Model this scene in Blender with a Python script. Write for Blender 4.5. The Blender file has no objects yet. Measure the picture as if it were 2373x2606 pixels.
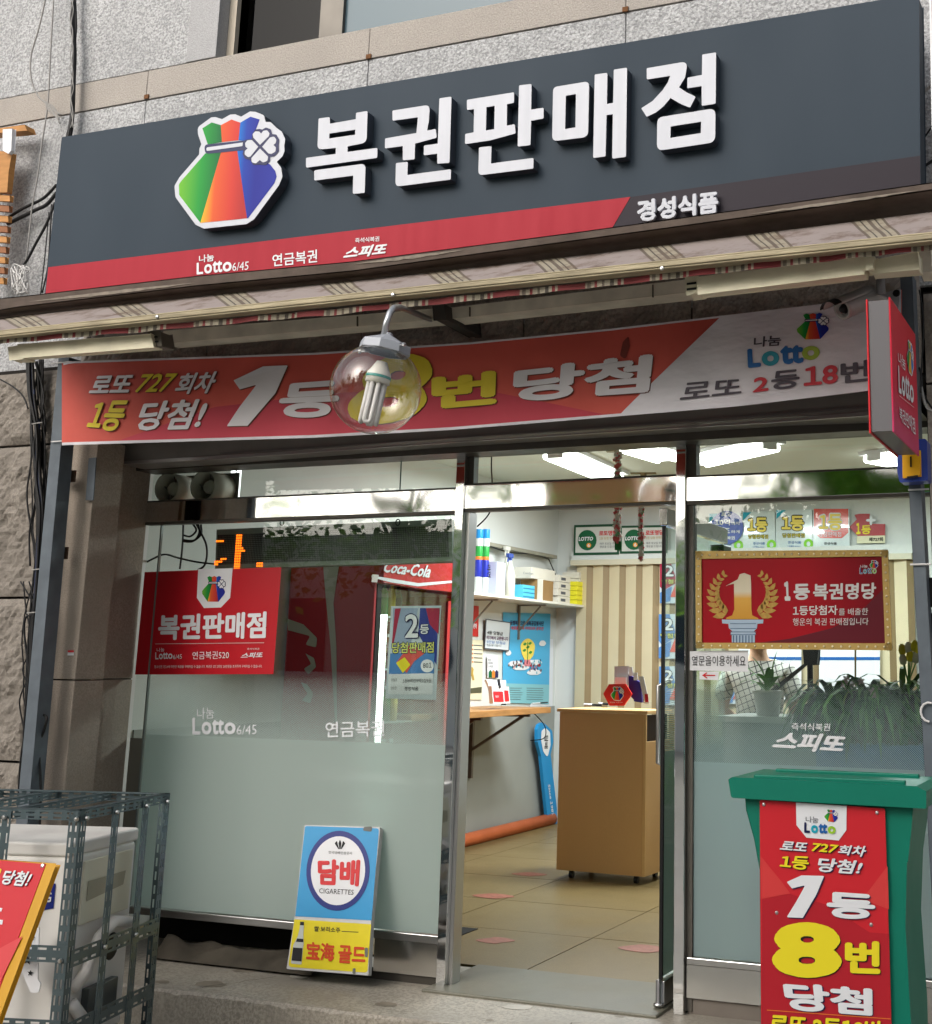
import bpy, math, random
from mathutils import Vector, Matrix, noise
from mathutils.geometry import tessellate_polygon
random.seed(7)
R = math.radians
sc = bpy.context.scene
COL = sc.collection

# ------------------------------------------------------------------ camera
CAM = Vector((0.0, -5.3, 1.38))
RX = Vector((0.9334889811529314, 0.3584393191684385, 0.01093510585811531))
RD = Vector((-0.06209878452258368, 0.1916071160962796, -0.9795052087774135))
RF = Vector((-0.3531884242537964, 0.9136782625932025, 0.20112177763182998))
FPX, PX, PY = 3253.8077987886754, 1630.3280644403542, 1028.7412391
IW, IH = 2373.0, 2606.0
cd = bpy.data.cameras.new('camera'); cam = bpy.data.objects.new('camera', cd); COL.objects.link(cam)
cd.sensor_fit = 'VERTICAL'; cd.sensor_height = 24.0; cd.lens = FPX / IH * 24.0
cd.shift_x = (IW/2 - PX) / IH; cd.shift_y = (PY - IH/2) / IH
cd.clip_start = 0.05; cd.clip_end = 400
mw = Matrix.Identity(4)
for i in range(3):
    mw[i][0] = RX[i]; mw[i][1] = -RD[i]; mw[i][2] = -RF[i]; mw[i][3] = CAM[i]
cam.matrix_world = mw
sc.camera = cam

# ------------------------------------------------------------------ sky, sun, exposure
world = bpy.data.worlds.new('World'); sc.world = world; world.use_nodes = True
wn = world.node_tree; bg = wn.nodes['Background']
sky = wn.nodes.new('ShaderNodeTexSky'); sky.sky_type = 'NISHITA'; sky.sun_disc = False
sky.sun_elevation = R(32); sky.sun_rotation = R(200); sky.air_density = 1.0; sky.dust_density = 6.0; sky.ozone_density = 1.0
hs = wn.nodes.new('ShaderNodeHueSaturation'); hs.inputs['Saturation'].default_value = 0.45
wn.links.new(sky.outputs[0], hs.inputs['Color']); wn.links.new(hs.outputs[0], bg.inputs[0]); bg.inputs[1].default_value = 0.15
sd = bpy.data.lights.new('sun', 'SUN'); sd.energy = 0.8; sd.angle = R(80); sd.color = (1, .985, .965)
sun = bpy.data.objects.new('sun', sd); COL.objects.link(sun)
sun.location = (-3, -12, 14)
# sky sun_rotation 200 deg: direction towards the sun = (sin200*cos32, cos200*cos32, sin32)
sdir = Vector((math.sin(R(200))*math.cos(R(32)), math.cos(R(200))*math.cos(R(32)), math.sin(R(32))))
sun.rotation_euler = sdir.to_track_quat('Z', 'Y').to_euler()
sc.view_settings.view_transform = 'Standard'; sc.view_settings.look = 'None'
sc.view_settings.exposure = 0.30; sc.view_settings.gamma = 1
sc.view_settings.use_curve_mapping = False
sc.cycles.use_denoising = True
sc.cycles.max_bounces = 8; sc.cycles.transparent_max_bounces = 24; sc.cycles.glossy_bounces = 4
sc.cycles.caustics_reflective = False; sc.cycles.caustics_refractive = False
sc.cycles.sample_clamp_indirect = 6

# ------------------------------------------------------------------ picture-to-place helpers
def ray(x, y):
    return RX*((x-PX)/FPX) + RD*((y-PY)/FPX) + RF
class Pl:                                   # a plane in the place; m() finds the point of it seen at a photo pixel
    def __init__(s, p0, n):
        s.p = Vector(p0); s.n = Vector(n).normalized()
        if s.n.dot(CAM - s.p) < 0: s.n = -s.n
    def m(s, x, y, lift=0.0):
        r = ray(x, y); t = (s.p + s.n*lift - CAM).dot(s.n)/r.dot(s.n)
        return CAM + r*t
def PYY(Y): return Pl((0, Y, 0), (0, -1, 0))
def PXX(X): return Pl((X, 0, 0), (1, 0, 0))
def PZZ(Z): return Pl((0, 0, Z), (0, 0, 1))
def W(x, y, Y): return PYY(Y).m(x, y)
def zc(ox, oy, s):                          # converter for coordinates read in an enlarged crop
    return lambda pts: [((ox + p[0]/s, oy + p[1]/s) + tuple(q/s for q in p[2:])) for p in pts]

# ------------------------------------------------------------------ mesh helpers
def thing(name, label, cat, loc, group=None, kind=None):
    o = bpy.data.objects.new(name, None); COL.objects.link(o); o.location = loc; o.empty_display_size = .1
    if cat: o['category'] = cat
    if label: o['label'] = label
    if group: o['group'] = group
    if kind: o['kind'] = kind
    o['_o'] = list(loc)
    return o
class MB:
    def __init__(s): s.v = []; s.f = []; s.mi = []; s.cur = 0
    def add(s, vs, fs):
        b = len(s.v); s.v += [Vector(v) for v in vs]; s.f += [tuple(b+i for i in f) for f in fs]; s.mi += [s.cur]*len(fs); return s
    def box(s, x0, x1, y0, y1, z0, z1):
        s.add([(x0,y0,z0),(x1,y0,z0),(x1,y1,z0),(x0,y1,z0),(x0,y0,z1),(x1,y0,z1),(x1,y1,z1),(x0,y1,z1)],
              [(0,3,2,1),(4,5,6,7),(0,1,5,4),(1,2,6,5),(2,3,7,6),(3,0,4,7)]); return s
    def obox(s, c, ax, ay, az):             # centre and three half-axis vectors
        c, ax, ay, az = map(Vector, (c, ax, ay, az))
        p = [c-ax-ay-az, c+ax-ay-az, c+ax+ay-az, c-ax+ay-az, c-ax-ay+az, c+ax-ay+az, c+ax+ay+az, c-ax+ay+az]
        s.add(p, [(0,3,2,1),(4,5,6,7),(0,1,5,4),(1,2,6,5),(2,3,7,6),(3,0,4,7)]); return s
    def bar(s, a, b, w, h, up=(0,0,1)):
        a, b = Vector(a), Vector(b); d = (b-a); n = d.normalized(); u = Vector(up)
        if abs(u.dot(n)) > .95: u = Vector((0,1,0))
        r = n.cross(u).normalized(); u = r.cross(n)
        return s.obox((a+b)/2, d/2, r*w/2, u*h/2)
    def prism(s, loops, vec):               # planar loops (first = outline, others = holes) pushed along vec
        vec = Vector(vec); flat = [Vector(p) for l in loops for p in l]; n = len(flat)
        tris = tessellate_polygon([[Vector(p) for p in l] for l in loops])
        if vec.length < 1e-9:
            return s.add(flat, [tuple(t) for t in tris])
        fs = [tuple(t) for t in tris] + [tuple(i+n for i in reversed(t)) for t in tris]; b = 0
        for l in loops:
            k = len(l)
            for i in range(k):
                j = (i+1) % k; fs.append((b+i, b+j, b+j+n, b+i+n))
            b += k
        return s.add(flat + [p+vec for p in flat], fs)
    def tube(s, path, r, seg=8, cap=True):
        path = [Vector(p) for p in path]; rs = r if isinstance(r, (list, tuple)) else [r]*len(path)
        vs = []; fs = []; last = None
        for i, p in enumerate(path):
            d = (path[min(i+1, len(path)-1)] - path[max(i-1, 0)]).normalized()
            if last is None:
                u = d.cross(Vector((0,0,1)))
                if u.length < .1: u = d.cross(Vector((0,1,0)))
            else: u = last - d*last.dot(d)
            u.normalize(); last = u; w = d.cross(u)
            for k in range(seg):
                a = 2*math.pi*k/seg; vs.append(p + (u*math.cos(a) + w*math.sin(a))*rs[i])
        for i in range(len(path)-1):
            for k in range(seg):
                j = (k+1) % seg; fs.append((i*seg+k, i*seg+j, (i+1)*seg+j, (i+1)*seg+k))
        if cap: fs += [tuple(reversed(range(seg))), tuple(range((len(path)-1)*seg, len(path)*seg))]
        return s.add(vs, fs)
    def lathe(s, c, axis, prof, seg=24):    # prof: (radius, height along axis)
        c = Vector(c); ax = Vector(axis).normalized(); u = ax.cross(Vector((0,0,1)))
        if u.length < .1: u = ax.cross(Vector((0,1,0)))
        u.normalize(); w = ax.cross(u); vs = []; fs = []
        for r, h in prof:
            for k in range(seg):
                a = 2*math.pi*k/seg; vs.append(c + ax*h + (u*math.cos(a) + w*math.sin(a))*r)
        for i in range(len(prof)-1):
            for k in range(seg):
                j = (k+1) % seg; fs.append((i*seg+k, i*seg+j, (i+1)*seg+j, (i+1)*seg+k))
        return s.add(vs, fs)
    def quad(s, a, b, c, d): return s.add([a, b, c, d], [(0,1,2,3)])
    def grid(s, fn, nu, nv):
        vs = [fn(i/nu, j/nv) for j in range(nv+1) for i in range(nu+1)]
        fs = [(j*(nu+1)+i, j*(nu+1)+i+1, (j+1)*(nu+1)+i+1, (j+1)*(nu+1)+i) for j in range(nv) for i in range(nu)]
        return s.add(vs, fs)
def mk(name, mb, mat, parent=None, label=None, cat=None, group=None, kind=None, smooth=False, bevel=0, solid=0):
    if parent is not None: org = Vector(parent['_o'])
    else:
        xs = [v.x for v in mb.v]; ys = [v.y for v in mb.v]; zs = [v.z for v in mb.v]
        org = Vector(((min(xs)+max(xs))/2, (min(ys)+max(ys))/2, min(zs)))
    me = bpy.data.meshes.new(name); me.from_pydata([v-org for v in mb.v], [], mb.f); me.update()
    mats = mat if isinstance(mat, (list, tuple)) else [mat]
    for m in mats: me.materials.append(m)
    if len(mats) > 1: me.polygons.foreach_set('material_index', mb.mi)
    if smooth: me.polygons.foreach_set('use_smooth', [True]*len(me.polygons))
    o = bpy.data.objects.new(name, me); COL.objects.link(o)
    if parent is not None: o.parent = parent
    else: o.location = org
    o['_o'] = list(org)
    if label: o['label'] = label
    if cat: o['category'] = cat
    if group: o['group'] = group
    if kind: o['kind'] = kind
    if solid:
        md = o.modifiers.new('solid', 'SOLIDIFY'); md.thickness = solid; md.offset = 0
    if bevel:
        md = o.modifiers.new('bevel', 'BEVEL'); md.width = bevel; md.segments = 2; md.limit_method = 'ANGLE'; md.angle_limit = R(32)
        md.harden_normals = False
    return o
def box(name, b, mat, parent=None, bevel=0, **k):
    return mk(name, MB().box(*b), mat, parent, bevel=bevel, **k)

def rnd(pts, dr=0, seg=5):                  # round the corners of a 2D outline; a third value is that corner's radius
    out = []; n = len(pts)
    for i in range(n):
        p = pts[i]; r = p[2] if len(p) > 2 else dr
        P0 = Vector(pts[i-1][:2]); P = Vector(p[:2]); P1 = Vector(pts[(i+1) % n][:2])
        if r <= 0: out.append(tuple(P)); continue
        a = P0-P; b = P1-P; la, lb = a.length, b.length
        if la < 1e-6 or lb < 1e-6: continue
        a /= la; b /= lb; ang = math.acos(max(-1, min(1, a.dot(b))))
        if ang > 3.05: out.append(tuple(P)); continue
        d = min(r/math.tan(ang/2), la*.48, lb*.48); A = P+a*d; B = P+b*d
        for k in range(seg+1):
            t = k/seg; q = A*(1-t)**2 + P*2*t*(1-t) + B*t*t; out.append(tuple(q))
    return out
def poly(name, pts, pl, mat, parent, lift=.003, thick=0, holes=(), **k):
    L = [[pl.m(p[0], p[1], lift) for p in pts]] + [[pl.m(p[0], p[1], lift) for p in h] for h in holes]
    return mk(name, MB().prism(L, -pl.n*thick), mat, parent, **k)
# lettering: glyph outlines of the built-in font, filled and fitted into a four-cornered patch of a plane
_tc = {}
def raw(s):
    if s in _tc: return _tc[s]
    c = bpy.data.curves.new('t', 'FONT'); c.body = s; c.size = 1; c.resolution_u = 5 if len(s) < 3 else 2; c.fill_mode = 'FRONT'
    o = bpy.data.objects.new('t', c); me = bpy.data.meshes.new_from_object(o)
    v = [(p.co.x, p.co.y) for p in me.vertices]; f = [tuple(p.vertices) for p in me.polygons]
    bpy.data.objects.remove(o); bpy.data.curves.remove(c); bpy.data.meshes.remove(me)
    _tc[s] = (v, f); return _tc[s]
def glyphs(s, bold):
    """outline of a string in a unit box; weight is added by laying shifted copies over each other"""
    if (s, bold) in _tc: return _tc[(s, bold)]
    segs = []; cur = ''
    for ch in s:
        if ch == '1':
            if cur: segs.append(cur)
            segs.append('\uff11'); cur = ''
        else: cur += ch
    if cur: segs.append(cur)
    V = []; F = []; x = 0
    for g in segs:
        lead = len(g) - len(g.lstrip()); trail = len(g) - len(g.rstrip()); x += lead*.28
        v, f = raw(g.strip()); a = min(p[0] for p in v); w = max(p[0] for p in v) - a; b = len(V)
        V += [(p[0]-a+x, p[1]) for p in v]; F += [tuple(b+i for i in t) for t in f]; x += w + .07 + trail*.28
    cp = [(0, 0)]
    if bold > .008:
        n = 8; cp = [(bold*math.cos(i*2*math.pi/n), bold*math.sin(i*2*math.pi/n)) for i in range(n)]
        if bold > .04: cp += [(a*.5, b*.5) for a, b in cp[::2]]
        cp.append((0, 0))
    VV = []; FF = []
    for k, (dx, dy) in enumerate(cp):
        b = len(VV); VV += [(p[0]+dx, p[1]+dy, k) for p in V]; FF += [tuple(b+i for i in t) for t in F]
    x0 = min(p[0] for p in VV); x1 = max(p[0] for p in VV); y0 = min(p[1] for p in VV); y1 = max(p[1] for p in VV)
    _tc[(s, bold)] = ([((p[0]-x0)/(x1-x0), (p[1]-y0)/(y1-y0), p[2]) for p in VV], FF); return _tc[(s, bold)]
def text(s, q, pl, mat, parent, bold=.02, lift=.005, thick=0, name='lettering', **k):
    tl, tr, br, bl = [Vector(p[:2]) for p in q]; uv, f = glyphs(s, bold); pts = []
    for u, v, n in uv:
        t = tl*(1-u)+tr*u; b = bl*(1-u)+br*u; p = b*(1-v)+t*v; pts.append(pl.m(p.x, p.y, lift + n*6e-5))
    mb = MB(); mb.add(pts, f)
    o = mk(name, mb, mat, parent, **k)
    if thick:
        md = o.modifiers.new('solid', 'SOLIDIFY'); md.thickness = thick; md.offset = 1
    return o

# ------------------------------------------------------------------ materials
def C(r, g, b, k=1.0):
    f = lambda c: ((c/255+.055)/1.055)**2.4 if c > 10 else c/255/12.92
    return (min(.95, f(r)*k), min(.95, f(g)*k), min(.95, f(b)*k), 1)
_mc = {}
def M(name, col, rough=.5, metal=0, var=0, vs=6, bump=0, bs=60, spec=.3, emit=0, detail=4, speck=0, ss=120, stretch=None, coat=0):
    if name in _mc: return _mc[name]
    m = bpy.data.materials.new(name); m.use_nodes = True; _mc[name] = m
    nt = m.node_tree; p = nt.nodes['Principled BSDF']
    p.inputs['Roughness'].default_value = rough; p.inputs['Metallic'].default_value = metal
    p.inputs['Specular IOR Level'].default_value = spec; p.inputs['Base Color'].default_value = col
    if coat: p.inputs['Coat Weight'].default_value = coat
    if emit:
        p.inputs['Emission Color'].default_value = col; p.inputs['Emission Strength'].default_value = emit
    co = None
    if var or bump or speck:
        tc = nt.nodes.new('ShaderNodeTexCoord'); co = tc.outputs['Object']
        if stretch:
            mp = nt.nodes.new('ShaderNodeMapping'); mp.inputs['Scale'].default_value = stretch; nt.links.new(co, mp.inputs[0]); co = mp.outputs[0]
    cur = None
    def mixc(fac, a, dark):
        mx = nt.nodes.new('ShaderNodeMix'); mx.data_type = 'RGBA'
        nt.links.new(fac, mx.inputs[0])
        if cur is None: mx.inputs[6].default_value = a
        else: nt.links.new(cur, mx.inputs[6])
        mx.inputs[7].default_value = dark; return mx.outputs[2]
    if var:
        n = nt.nodes.new('ShaderNodeTexNoise'); n.inputs['Scale'].default_value = vs; n.inputs['Detail'].default_value = detail
        nt.links.new(co, n.inputs[0])
        rp = nt.nodes.new('ShaderNodeMapRange'); rp.inputs[1].default_value = .35; rp.inputs[2].default_value = .75
        rp.inputs[3].default_value = 0; rp.inputs[4].default_value = 1; nt.links.new(n.outputs[0], rp.inputs[0])
        d = tuple(c*(1-var) for c in col[:3]) + (1,)
        cur = mixc(rp.outputs[0], col, d)
        nt.links.new(cur, p.inputs['Base Color'])
        rr = nt.nodes.new('ShaderNodeMapRange'); rr.inputs[3].default_value = max(0, rough-.08); rr.inputs[4].default_value = min(1, rough+.12)
        nt.links.new(n.outputs[0], rr.inputs[0]); nt.links.new(rr.outputs[0], p.inputs['Roughness'])
    if speck:
        n2 = nt.nodes.new('ShaderNodeTexNoise'); n2.inputs['Scale'].default_value = ss; n2.inputs['Detail'].default_value = 3; n2.inputs['Roughness'].default_value = .7
        nt.links.new(co, n2.inputs[0])
        r2 = nt.nodes.new('ShaderNodeMapRange'); r2.inputs[1].default_value = .42; r2.inputs[2].default_value = .6; nt.links.new(n2.outputs[0], r2.inputs[0])
        d = tuple(c*(1-speck) for c in col[:3]) + (1,)
        cur = mixc(r2.outputs[0], col, d); nt.links.new(cur, p.inputs['Base Color'])
    if bump:
        n3 = nt.nodes.new('ShaderNodeTexNoise'); n3.inputs['Scale'].default_value = bs; n3.inputs['Detail'].default_value = 4
        nt.links.new(co, n3.inputs[0])
        b = nt.nodes.new('ShaderNodeBump'); b.inputs['Strength'].default_value = min(1, bump); b.inputs['Distance'].default_value = .004*max(1, bump)
        nt.links.new(n3.outputs[0], b.inputs['Height']); nt.links.new(b.outputs[0], p.inputs['Normal'])
    return m
def grad(name, stops, axis=0, rough=.45, ang=0):   # colour gradient printed along a generated axis
    m = bpy.data.materials.new(name); m.use_nodes = True; nt = m.node_tree; p = nt.nodes['Principled BSDF']
    tc = nt.nodes.new('ShaderNodeTexCoord'); sp = nt.nodes.new('ShaderNodeSeparateXYZ'); nt.links.new(tc.outputs['Generated'], sp.inputs[0])
    cr = nt.nodes.new('ShaderNodeValToRGB'); nt.links.new(sp.outputs[axis], cr.inputs[0])
    e = cr.color_ramp.elements; e[0].position = stops[0][0]; e[0].color = stops[0][1]; e[1].position = stops[-1][0]; e[1].color = stops[-1][1]
    for ps, c in stops[1:-1]:
        x = e.new(ps); x.color = c
    nt.links.new(cr.outputs[0], p.inputs['Base Color']); p.inputs['Roughness'].default_value = rough; p.inputs['Specular IOR Level'].default_value = .15
    return m
def glass(name, tint=(.93, .97, .95), refl=1.0, rough=0.0, wob=0):
    m = bpy.data.materials.new(name); m.use_nodes = True; nt = m.node_tree; nt.nodes.remove(nt.nodes['Principled BSDF'])
    out = nt.nodes['Material Output']; tr = nt.nodes.new('ShaderNodeBsdfTransparent'); tr.inputs[0].default_value = tint + (1,)
    gl = nt.nodes.new('ShaderNodeBsdfGlossy'); gl.inputs['Roughness'].default_value = rough; gl.inputs[0].default_value = (1, 1, 1, 1)
    fr = nt.nodes.new('ShaderNodeLayerWeight'); fr.inputs[0].default_value = .5
    pw = nt.nodes.new('ShaderNodeMath'); pw.operation = 'POWER'; pw.inputs[1].default_value = 5 if refl <= 1.01 else 3.5; nt.links.new(fr.outputs['Facing'], pw.inputs[0])
    mu = nt.nodes.new('ShaderNodeMath'); mu.operation = 'MULTIPLY_ADD'; mu.inputs[1].default_value = .9*min(1, refl); mu.inputs[2].default_value = .045*refl; mu.use_clamp = True
    nt.links.new(pw.outputs[0], mu.inputs[0]); mx = nt.nodes.new('ShaderNodeMixShader')
    nt.links.new(mu.outputs[0], mx.inputs[0]); nt.links.new(tr.outputs[0], mx.inputs[1]); nt.links.new(gl.outputs[0], mx.inputs[2])
    nt.links.new(mx.outputs[0], out.inputs[0])
    if wob:
        n = nt.nodes.new('ShaderNodeTexNoise'); n.inputs['Scale'].default_value = 3
        tc = nt.nodes.new('ShaderNodeTexCoord'); nt.links.new(tc.outputs['Object'], n.inputs[0])
        b = nt.nodes.new('ShaderNodeBump'); b.inputs['Strength'].default_value = wob; nt.links.new(n.outputs[0], b.inputs['Height'])
        nt.links.new(b.outputs[0], gl.inputs['Normal']); pass
    return m
def mirror(name, col=(.75, .76, .77, 1), rough=.06, wob=.25, sx=1.0, sz=1.0):
    m = bpy.data.materials.new(name); m.use_nodes = True; nt = m.node_tree; p = nt.nodes['Principled BSDF']
    p.inputs['Base Color'].default_value = col; p.inputs['Metallic'].default_value = 1; p.inputs['Roughness'].default_value = rough
    tc = nt.nodes.new('ShaderNodeTexCoord'); mp = nt.nodes.new('ShaderNodeMapping'); mp.inputs['Scale'].default_value = (sx, 1, sz)
    nt.links.new(tc.outputs['Object'], mp.inputs[0]); n = nt.nodes.new('ShaderNodeTexNoise'); n.inputs['Scale'].default_value = 3; n.inputs['Detail'].default_value = 1
    nt.links.new(mp.outputs[0], n.inputs[0]); b = nt.nodes.new('ShaderNodeBump'); b.inputs['Strength'].default_value = wob; b.inputs['Distance'].default_value = .02
    nt.links.new(n.outputs[0], b.inputs['Height']); nt.links.new(b.outputs[0], p.inputs['Normal'])
    return m
def frost(name, solid_z, fade_z, tint, see=.30):      # white-green film: solid below solid_z, printed diagonal hatching that thins out up to fade_z
    m = bpy.data.materials.new(name); m.use_nodes = True; nt = m.node_tree; nt.nodes.remove(nt.nodes['Principled BSDF']); N = nt.nodes.new; L = nt.links.new
    out = nt.nodes['Material Output']
    df = N('ShaderNodeBsdfDiffuse'); df.inputs[0].default_value = tint
    tl = N('ShaderNodeBsdfTranslucent'); tl.inputs[0].default_value = tint
    rf = N('ShaderNodeBsdfRefraction'); rf.inputs['Roughness'].default_value = .55; rf.inputs['IOR'].default_value = 1.12; rf.inputs[0].default_value = (.8, .92, .88, 1)
    m1 = N('ShaderNodeMixShader'); m1.inputs[0].default_value = .42; L(df.outputs[0], m1.inputs[1]); L(tl.outputs[0], m1.inputs[2])
    m2 = N('ShaderNodeMixShader'); m2.inputs[0].default_value = see; L(m1.outputs[0], m2.inputs[1]); L(rf.outputs[0], m2.inputs[2])
    tr = N('ShaderNodeBsdfTransparent')
    ge = N('ShaderNodeNewGeometry'); sp = N('ShaderNodeSeparateXYZ'); L(ge.outputs['Position'], sp.inputs[0])
    mr = N('ShaderNodeMapRange'); mr.inputs[1].default_value = solid_z; mr.inputs[2].default_value = fade_z; mr.inputs[3].default_value = .62; mr.inputs[4].default_value = 0
    L(sp.outputs[2], mr.inputs[0])
    ad = N('ShaderNodeMath'); ad.operation = 'ADD'; L(sp.outputs[0], ad.inputs[0]); L(sp.outputs[2], ad.inputs[1])
    fq = N('ShaderNodeMath'); fq.operation = 'MULTIPLY'; fq.inputs[1].default_value = 112; L(ad.outputs[0], fq.inputs[0])
    frc = N('ShaderNodeMath'); frc.operation = 'FRACT'; L(fq.outputs[0], frc.inputs[0])
    lt = N('ShaderNodeMath'); lt.operation = 'LESS_THAN'; L(frc.outputs[0], lt.inputs[0]); L(mr.outputs[0], lt.inputs[1])
    ls = N('ShaderNodeMath'); ls.operation = 'LESS_THAN'; ls.inputs[1].default_value = solid_z; L(sp.outputs[2], ls.inputs[0])
    mxx = N('ShaderNodeMath'); mxx.operation = 'MAXIMUM'; L(lt.outputs[0], mxx.inputs[0]); L(ls.outputs[0], mxx.inputs[1])
    m3 = N('ShaderNodeMixShader'); L(mxx.outputs[0], m3.inputs[0]); L(tr.outputs[0], m3.inputs[1]); L(m2.outputs[0], m3.inputs[2])
    gl = N('ShaderNodeBsdfGlossy'); gl.inputs['Roughness'].default_value = .03; m4 = N('ShaderNodeMixShader'); m4.inputs[0].default_value = .05; L(m3.outputs[0], m4.inputs[1]); L(gl.outputs[0], m4.inputs[2])
    L(m4.outputs[0], out.inputs[0]); return m

WHITE = M('white_print', C(225, 226, 230), .45)
PWHITE = M('soft_white', C(215, 213, 212), .5)
YEL = M('yellow_print', C(232, 214, 40), .45)
RED = M('red_print', C(203, 34, 44), .4)
DRED = M('deep_red_print', C(190, 28, 40), .4)
BLACK = M('black_plastic', C(22, 22, 24), .4)
INK = M('black_ink', C(25, 25, 30), .5)
GINK = M('grey_ink', C(82, 84, 92), .5)
NAVY = M('navy_ink', C(24, 30, 78), .45)
LBLUE = M('blue_ink', C(30, 95, 165), .45)
TEAL = M('teal_ink', C(20, 160, 185), .45)
LIME = M('lime_ink', C(150, 195, 50), .45)
CHROME = mirror('chrome_post', (.86,.87,.88,1), sx=1.5, sz=1.6, wob=.10, rough=.04)
BAND = mirror('chrome_band', (.84,.85,.85,1), sx=.9, sz=.3, wob=.22, rough=.05)
STEEL = mirror('brushed_steel', (.6, .6, .6, 1), .28, .1)
DARKAL = M('dark_bronze_aluminium', C(104, 100, 94), .4, .4, var=.2)
GREYST = M('grey_painted_steel', C(100, 108, 116), .5, .2, var=.3, vs=9, bump=.15, bs=40)
CREAM = M('cream_enamel', C(238, 231, 204), .45, var=.25, vs=7)
GLASS = glass('clear_glass')
# the lottery bag logo, traced on the main sign and kept in flat coordinates (u right, v down, 0..1)
SIGNPL = PYY(-.90)
_lz = zc(430, 270, 5.564)
LG = dict(
 out=[(408,300,90),(600,160,40),(660,155,30),(755,185,10),(870,120,30),(940,115,30),(1025,150,10),(1150,75,40),(1230,82,30),(1350,130,50),(1372,225,10),(1440,225,40),(1530,310,20),(1600,360,40),(1650,470,60),(1635,560,20),(1640,640,40),(1610,710,30),(1530,790,5),(1590,870,60),(1610,1000,80),(1560,1120,60),(1210,1600,60),(1100,1670,40),(500,1735,60),(380,1680,60),(95,1290,80),(80,1130,80),(150,1010,60),(430,685,30),(435,600,30),(462,540,10),(415,400,40)],
 green1=[(478,315),(610,232),(740,270),(755,512),(555,545)], orange1=[(740,270),(890,190),(1015,235),(990,485),(755,512)],
 blue1=[(1015,235),(1160,150),(1290,190),(1240,325),(1180,500),(990,485)],
 green2=[(520,670),(745,645),(450,1655),(150,1260,40),(145,1110,40),(180,1060)], orange2=[(745,645),(970,620),(1110,1590),(450,1655)],
 blue2=[(970,620),(1080,610),(1440,830),(1510,920,30),(1530,1000),(1500,1090,30),(1125,1590),(1110,1590)],
 band=[(505,548,55),(1100,485),(1080,625),(520,682,55)], stick=[(540,590,25),(1055,518),(1050,570),(540,640,25)],
 clover=[(1190,400),(1225,335,30),(1290,325,20),(1330,335,5),(1380,305,30),(1450,330,30),(1470,400,10),(1530,405,30),(1570,480,30),(1560,560,10),(1565,640,30),(1500,715,30),(1440,720,5),(1440,780,30),(1380,840,30),(1290,830,5),(1200,840,30),(1160,770,10),(1080,745,30),(1050,680,20),(1070,600),(1055,540),(1080,480,30),(1180,470,10)],
 h1=[(1300,553),(1205,450,20),(1195,400,30),(1230,362,30),(1290,365,20),(1315,395),(1345,355,20),(1400,345,30),(1435,390,20),(1425,430,20)],
 h2=[(1330,580),(1440,450,20),(1500,435,30),(1532,480,30),(1520,530,20),(1490,555),(1525,590,20),(1518,650,30),(1460,682,30),(1420,675,20)],
 h3=[(1300,605),(1415,720,20),(1405,780,30),(1340,803,30),(1297,768),(1240,818,30),(1182,800,30),(1178,740,20)],
 h4=[(1275,580),(1185,485,20),(1120,488,30),(1088,530,30),(1095,580,20),(1125,603),(1085,640,20),(1082,690,30),(1130,728,30),(1165,718,20)])
_flat = {}
for k_, pts_ in LG.items():
    w_ = [SIGNPL.m(*p) for p in rnd(_lz(pts_), 0)]; _flat[k_] = [(p.x, p.z) for p in w_]
_x0 = min(p[0] for p in _flat['out']); _x1 = max(p[0] for p in _flat['out']); _z0 = min(p[1] for p in _flat['out']); _z1 = max(p[1] for p in _flat['out'])
_flat = {k: [((x-_x0)/(_x1-_x0), (_z1-z)/(_z1-_z0)) for x, z in v] for k, v in _flat.items()}
LG_GREEN = grad('logo_green', [(0, C(110, 180, 50)), (.22, C(38, 148, 60)), (.42, C(16, 95, 55))])
LG_ORANGE = grad('logo_orange', [(.24, C(238, 190, 50)), (.38, C(214, 92, 50)), (.55, C(200, 62, 52)), (.68, C(170, 50, 50))])
LG_BLUE = grad('logo_blue', [(.56, C(20, 120, 205)), (.66, C(34, 62, 160)), (.78, C(36, 42, 140)), (1, C(40, 50, 150))])
def logo(q, pl, parent, lift=.005, border=False, name='logo', step=.0012):
    """the bag with its clover, fitted into quad q (corners of the white outline's box); one part with coloured pieces"""
    tl, tr, br, bl = [Vector(p[:2]) for p in q]
    def mp(k, l):
        o = []
        for u, v in _flat[k]:
            p = (tl*(1-u)+tr*u)*(1-v) + (bl*(1-u)+br*u)*v; o.append(pl.m(p.x, p.y, l))
        return o
    mb = MB(); mats = [WHITE, LG_GREEN, LG_ORANGE, LG_BLUE, NAVY]
    if border: mb.cur = 0; mb.prism([mp('out', lift-step)], (0,0,0))
    for k, ci, l in (('green1',1,0),('orange1',2,0),('blue1',3,0),('green2',1,0),('orange2',2,0),('blue2',3,0),('band',4,1),('clover',4,1.6),('stick',0,2.2),('h1',0,2.6),('h2',0,2.6),('h3',0,2.6),('h4',0,2.6)):
        mb.cur = ci; mb.prism([mp(k, lift+step*l)], (0,0,0))
    return mk(name, mb, mats, parent)
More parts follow.
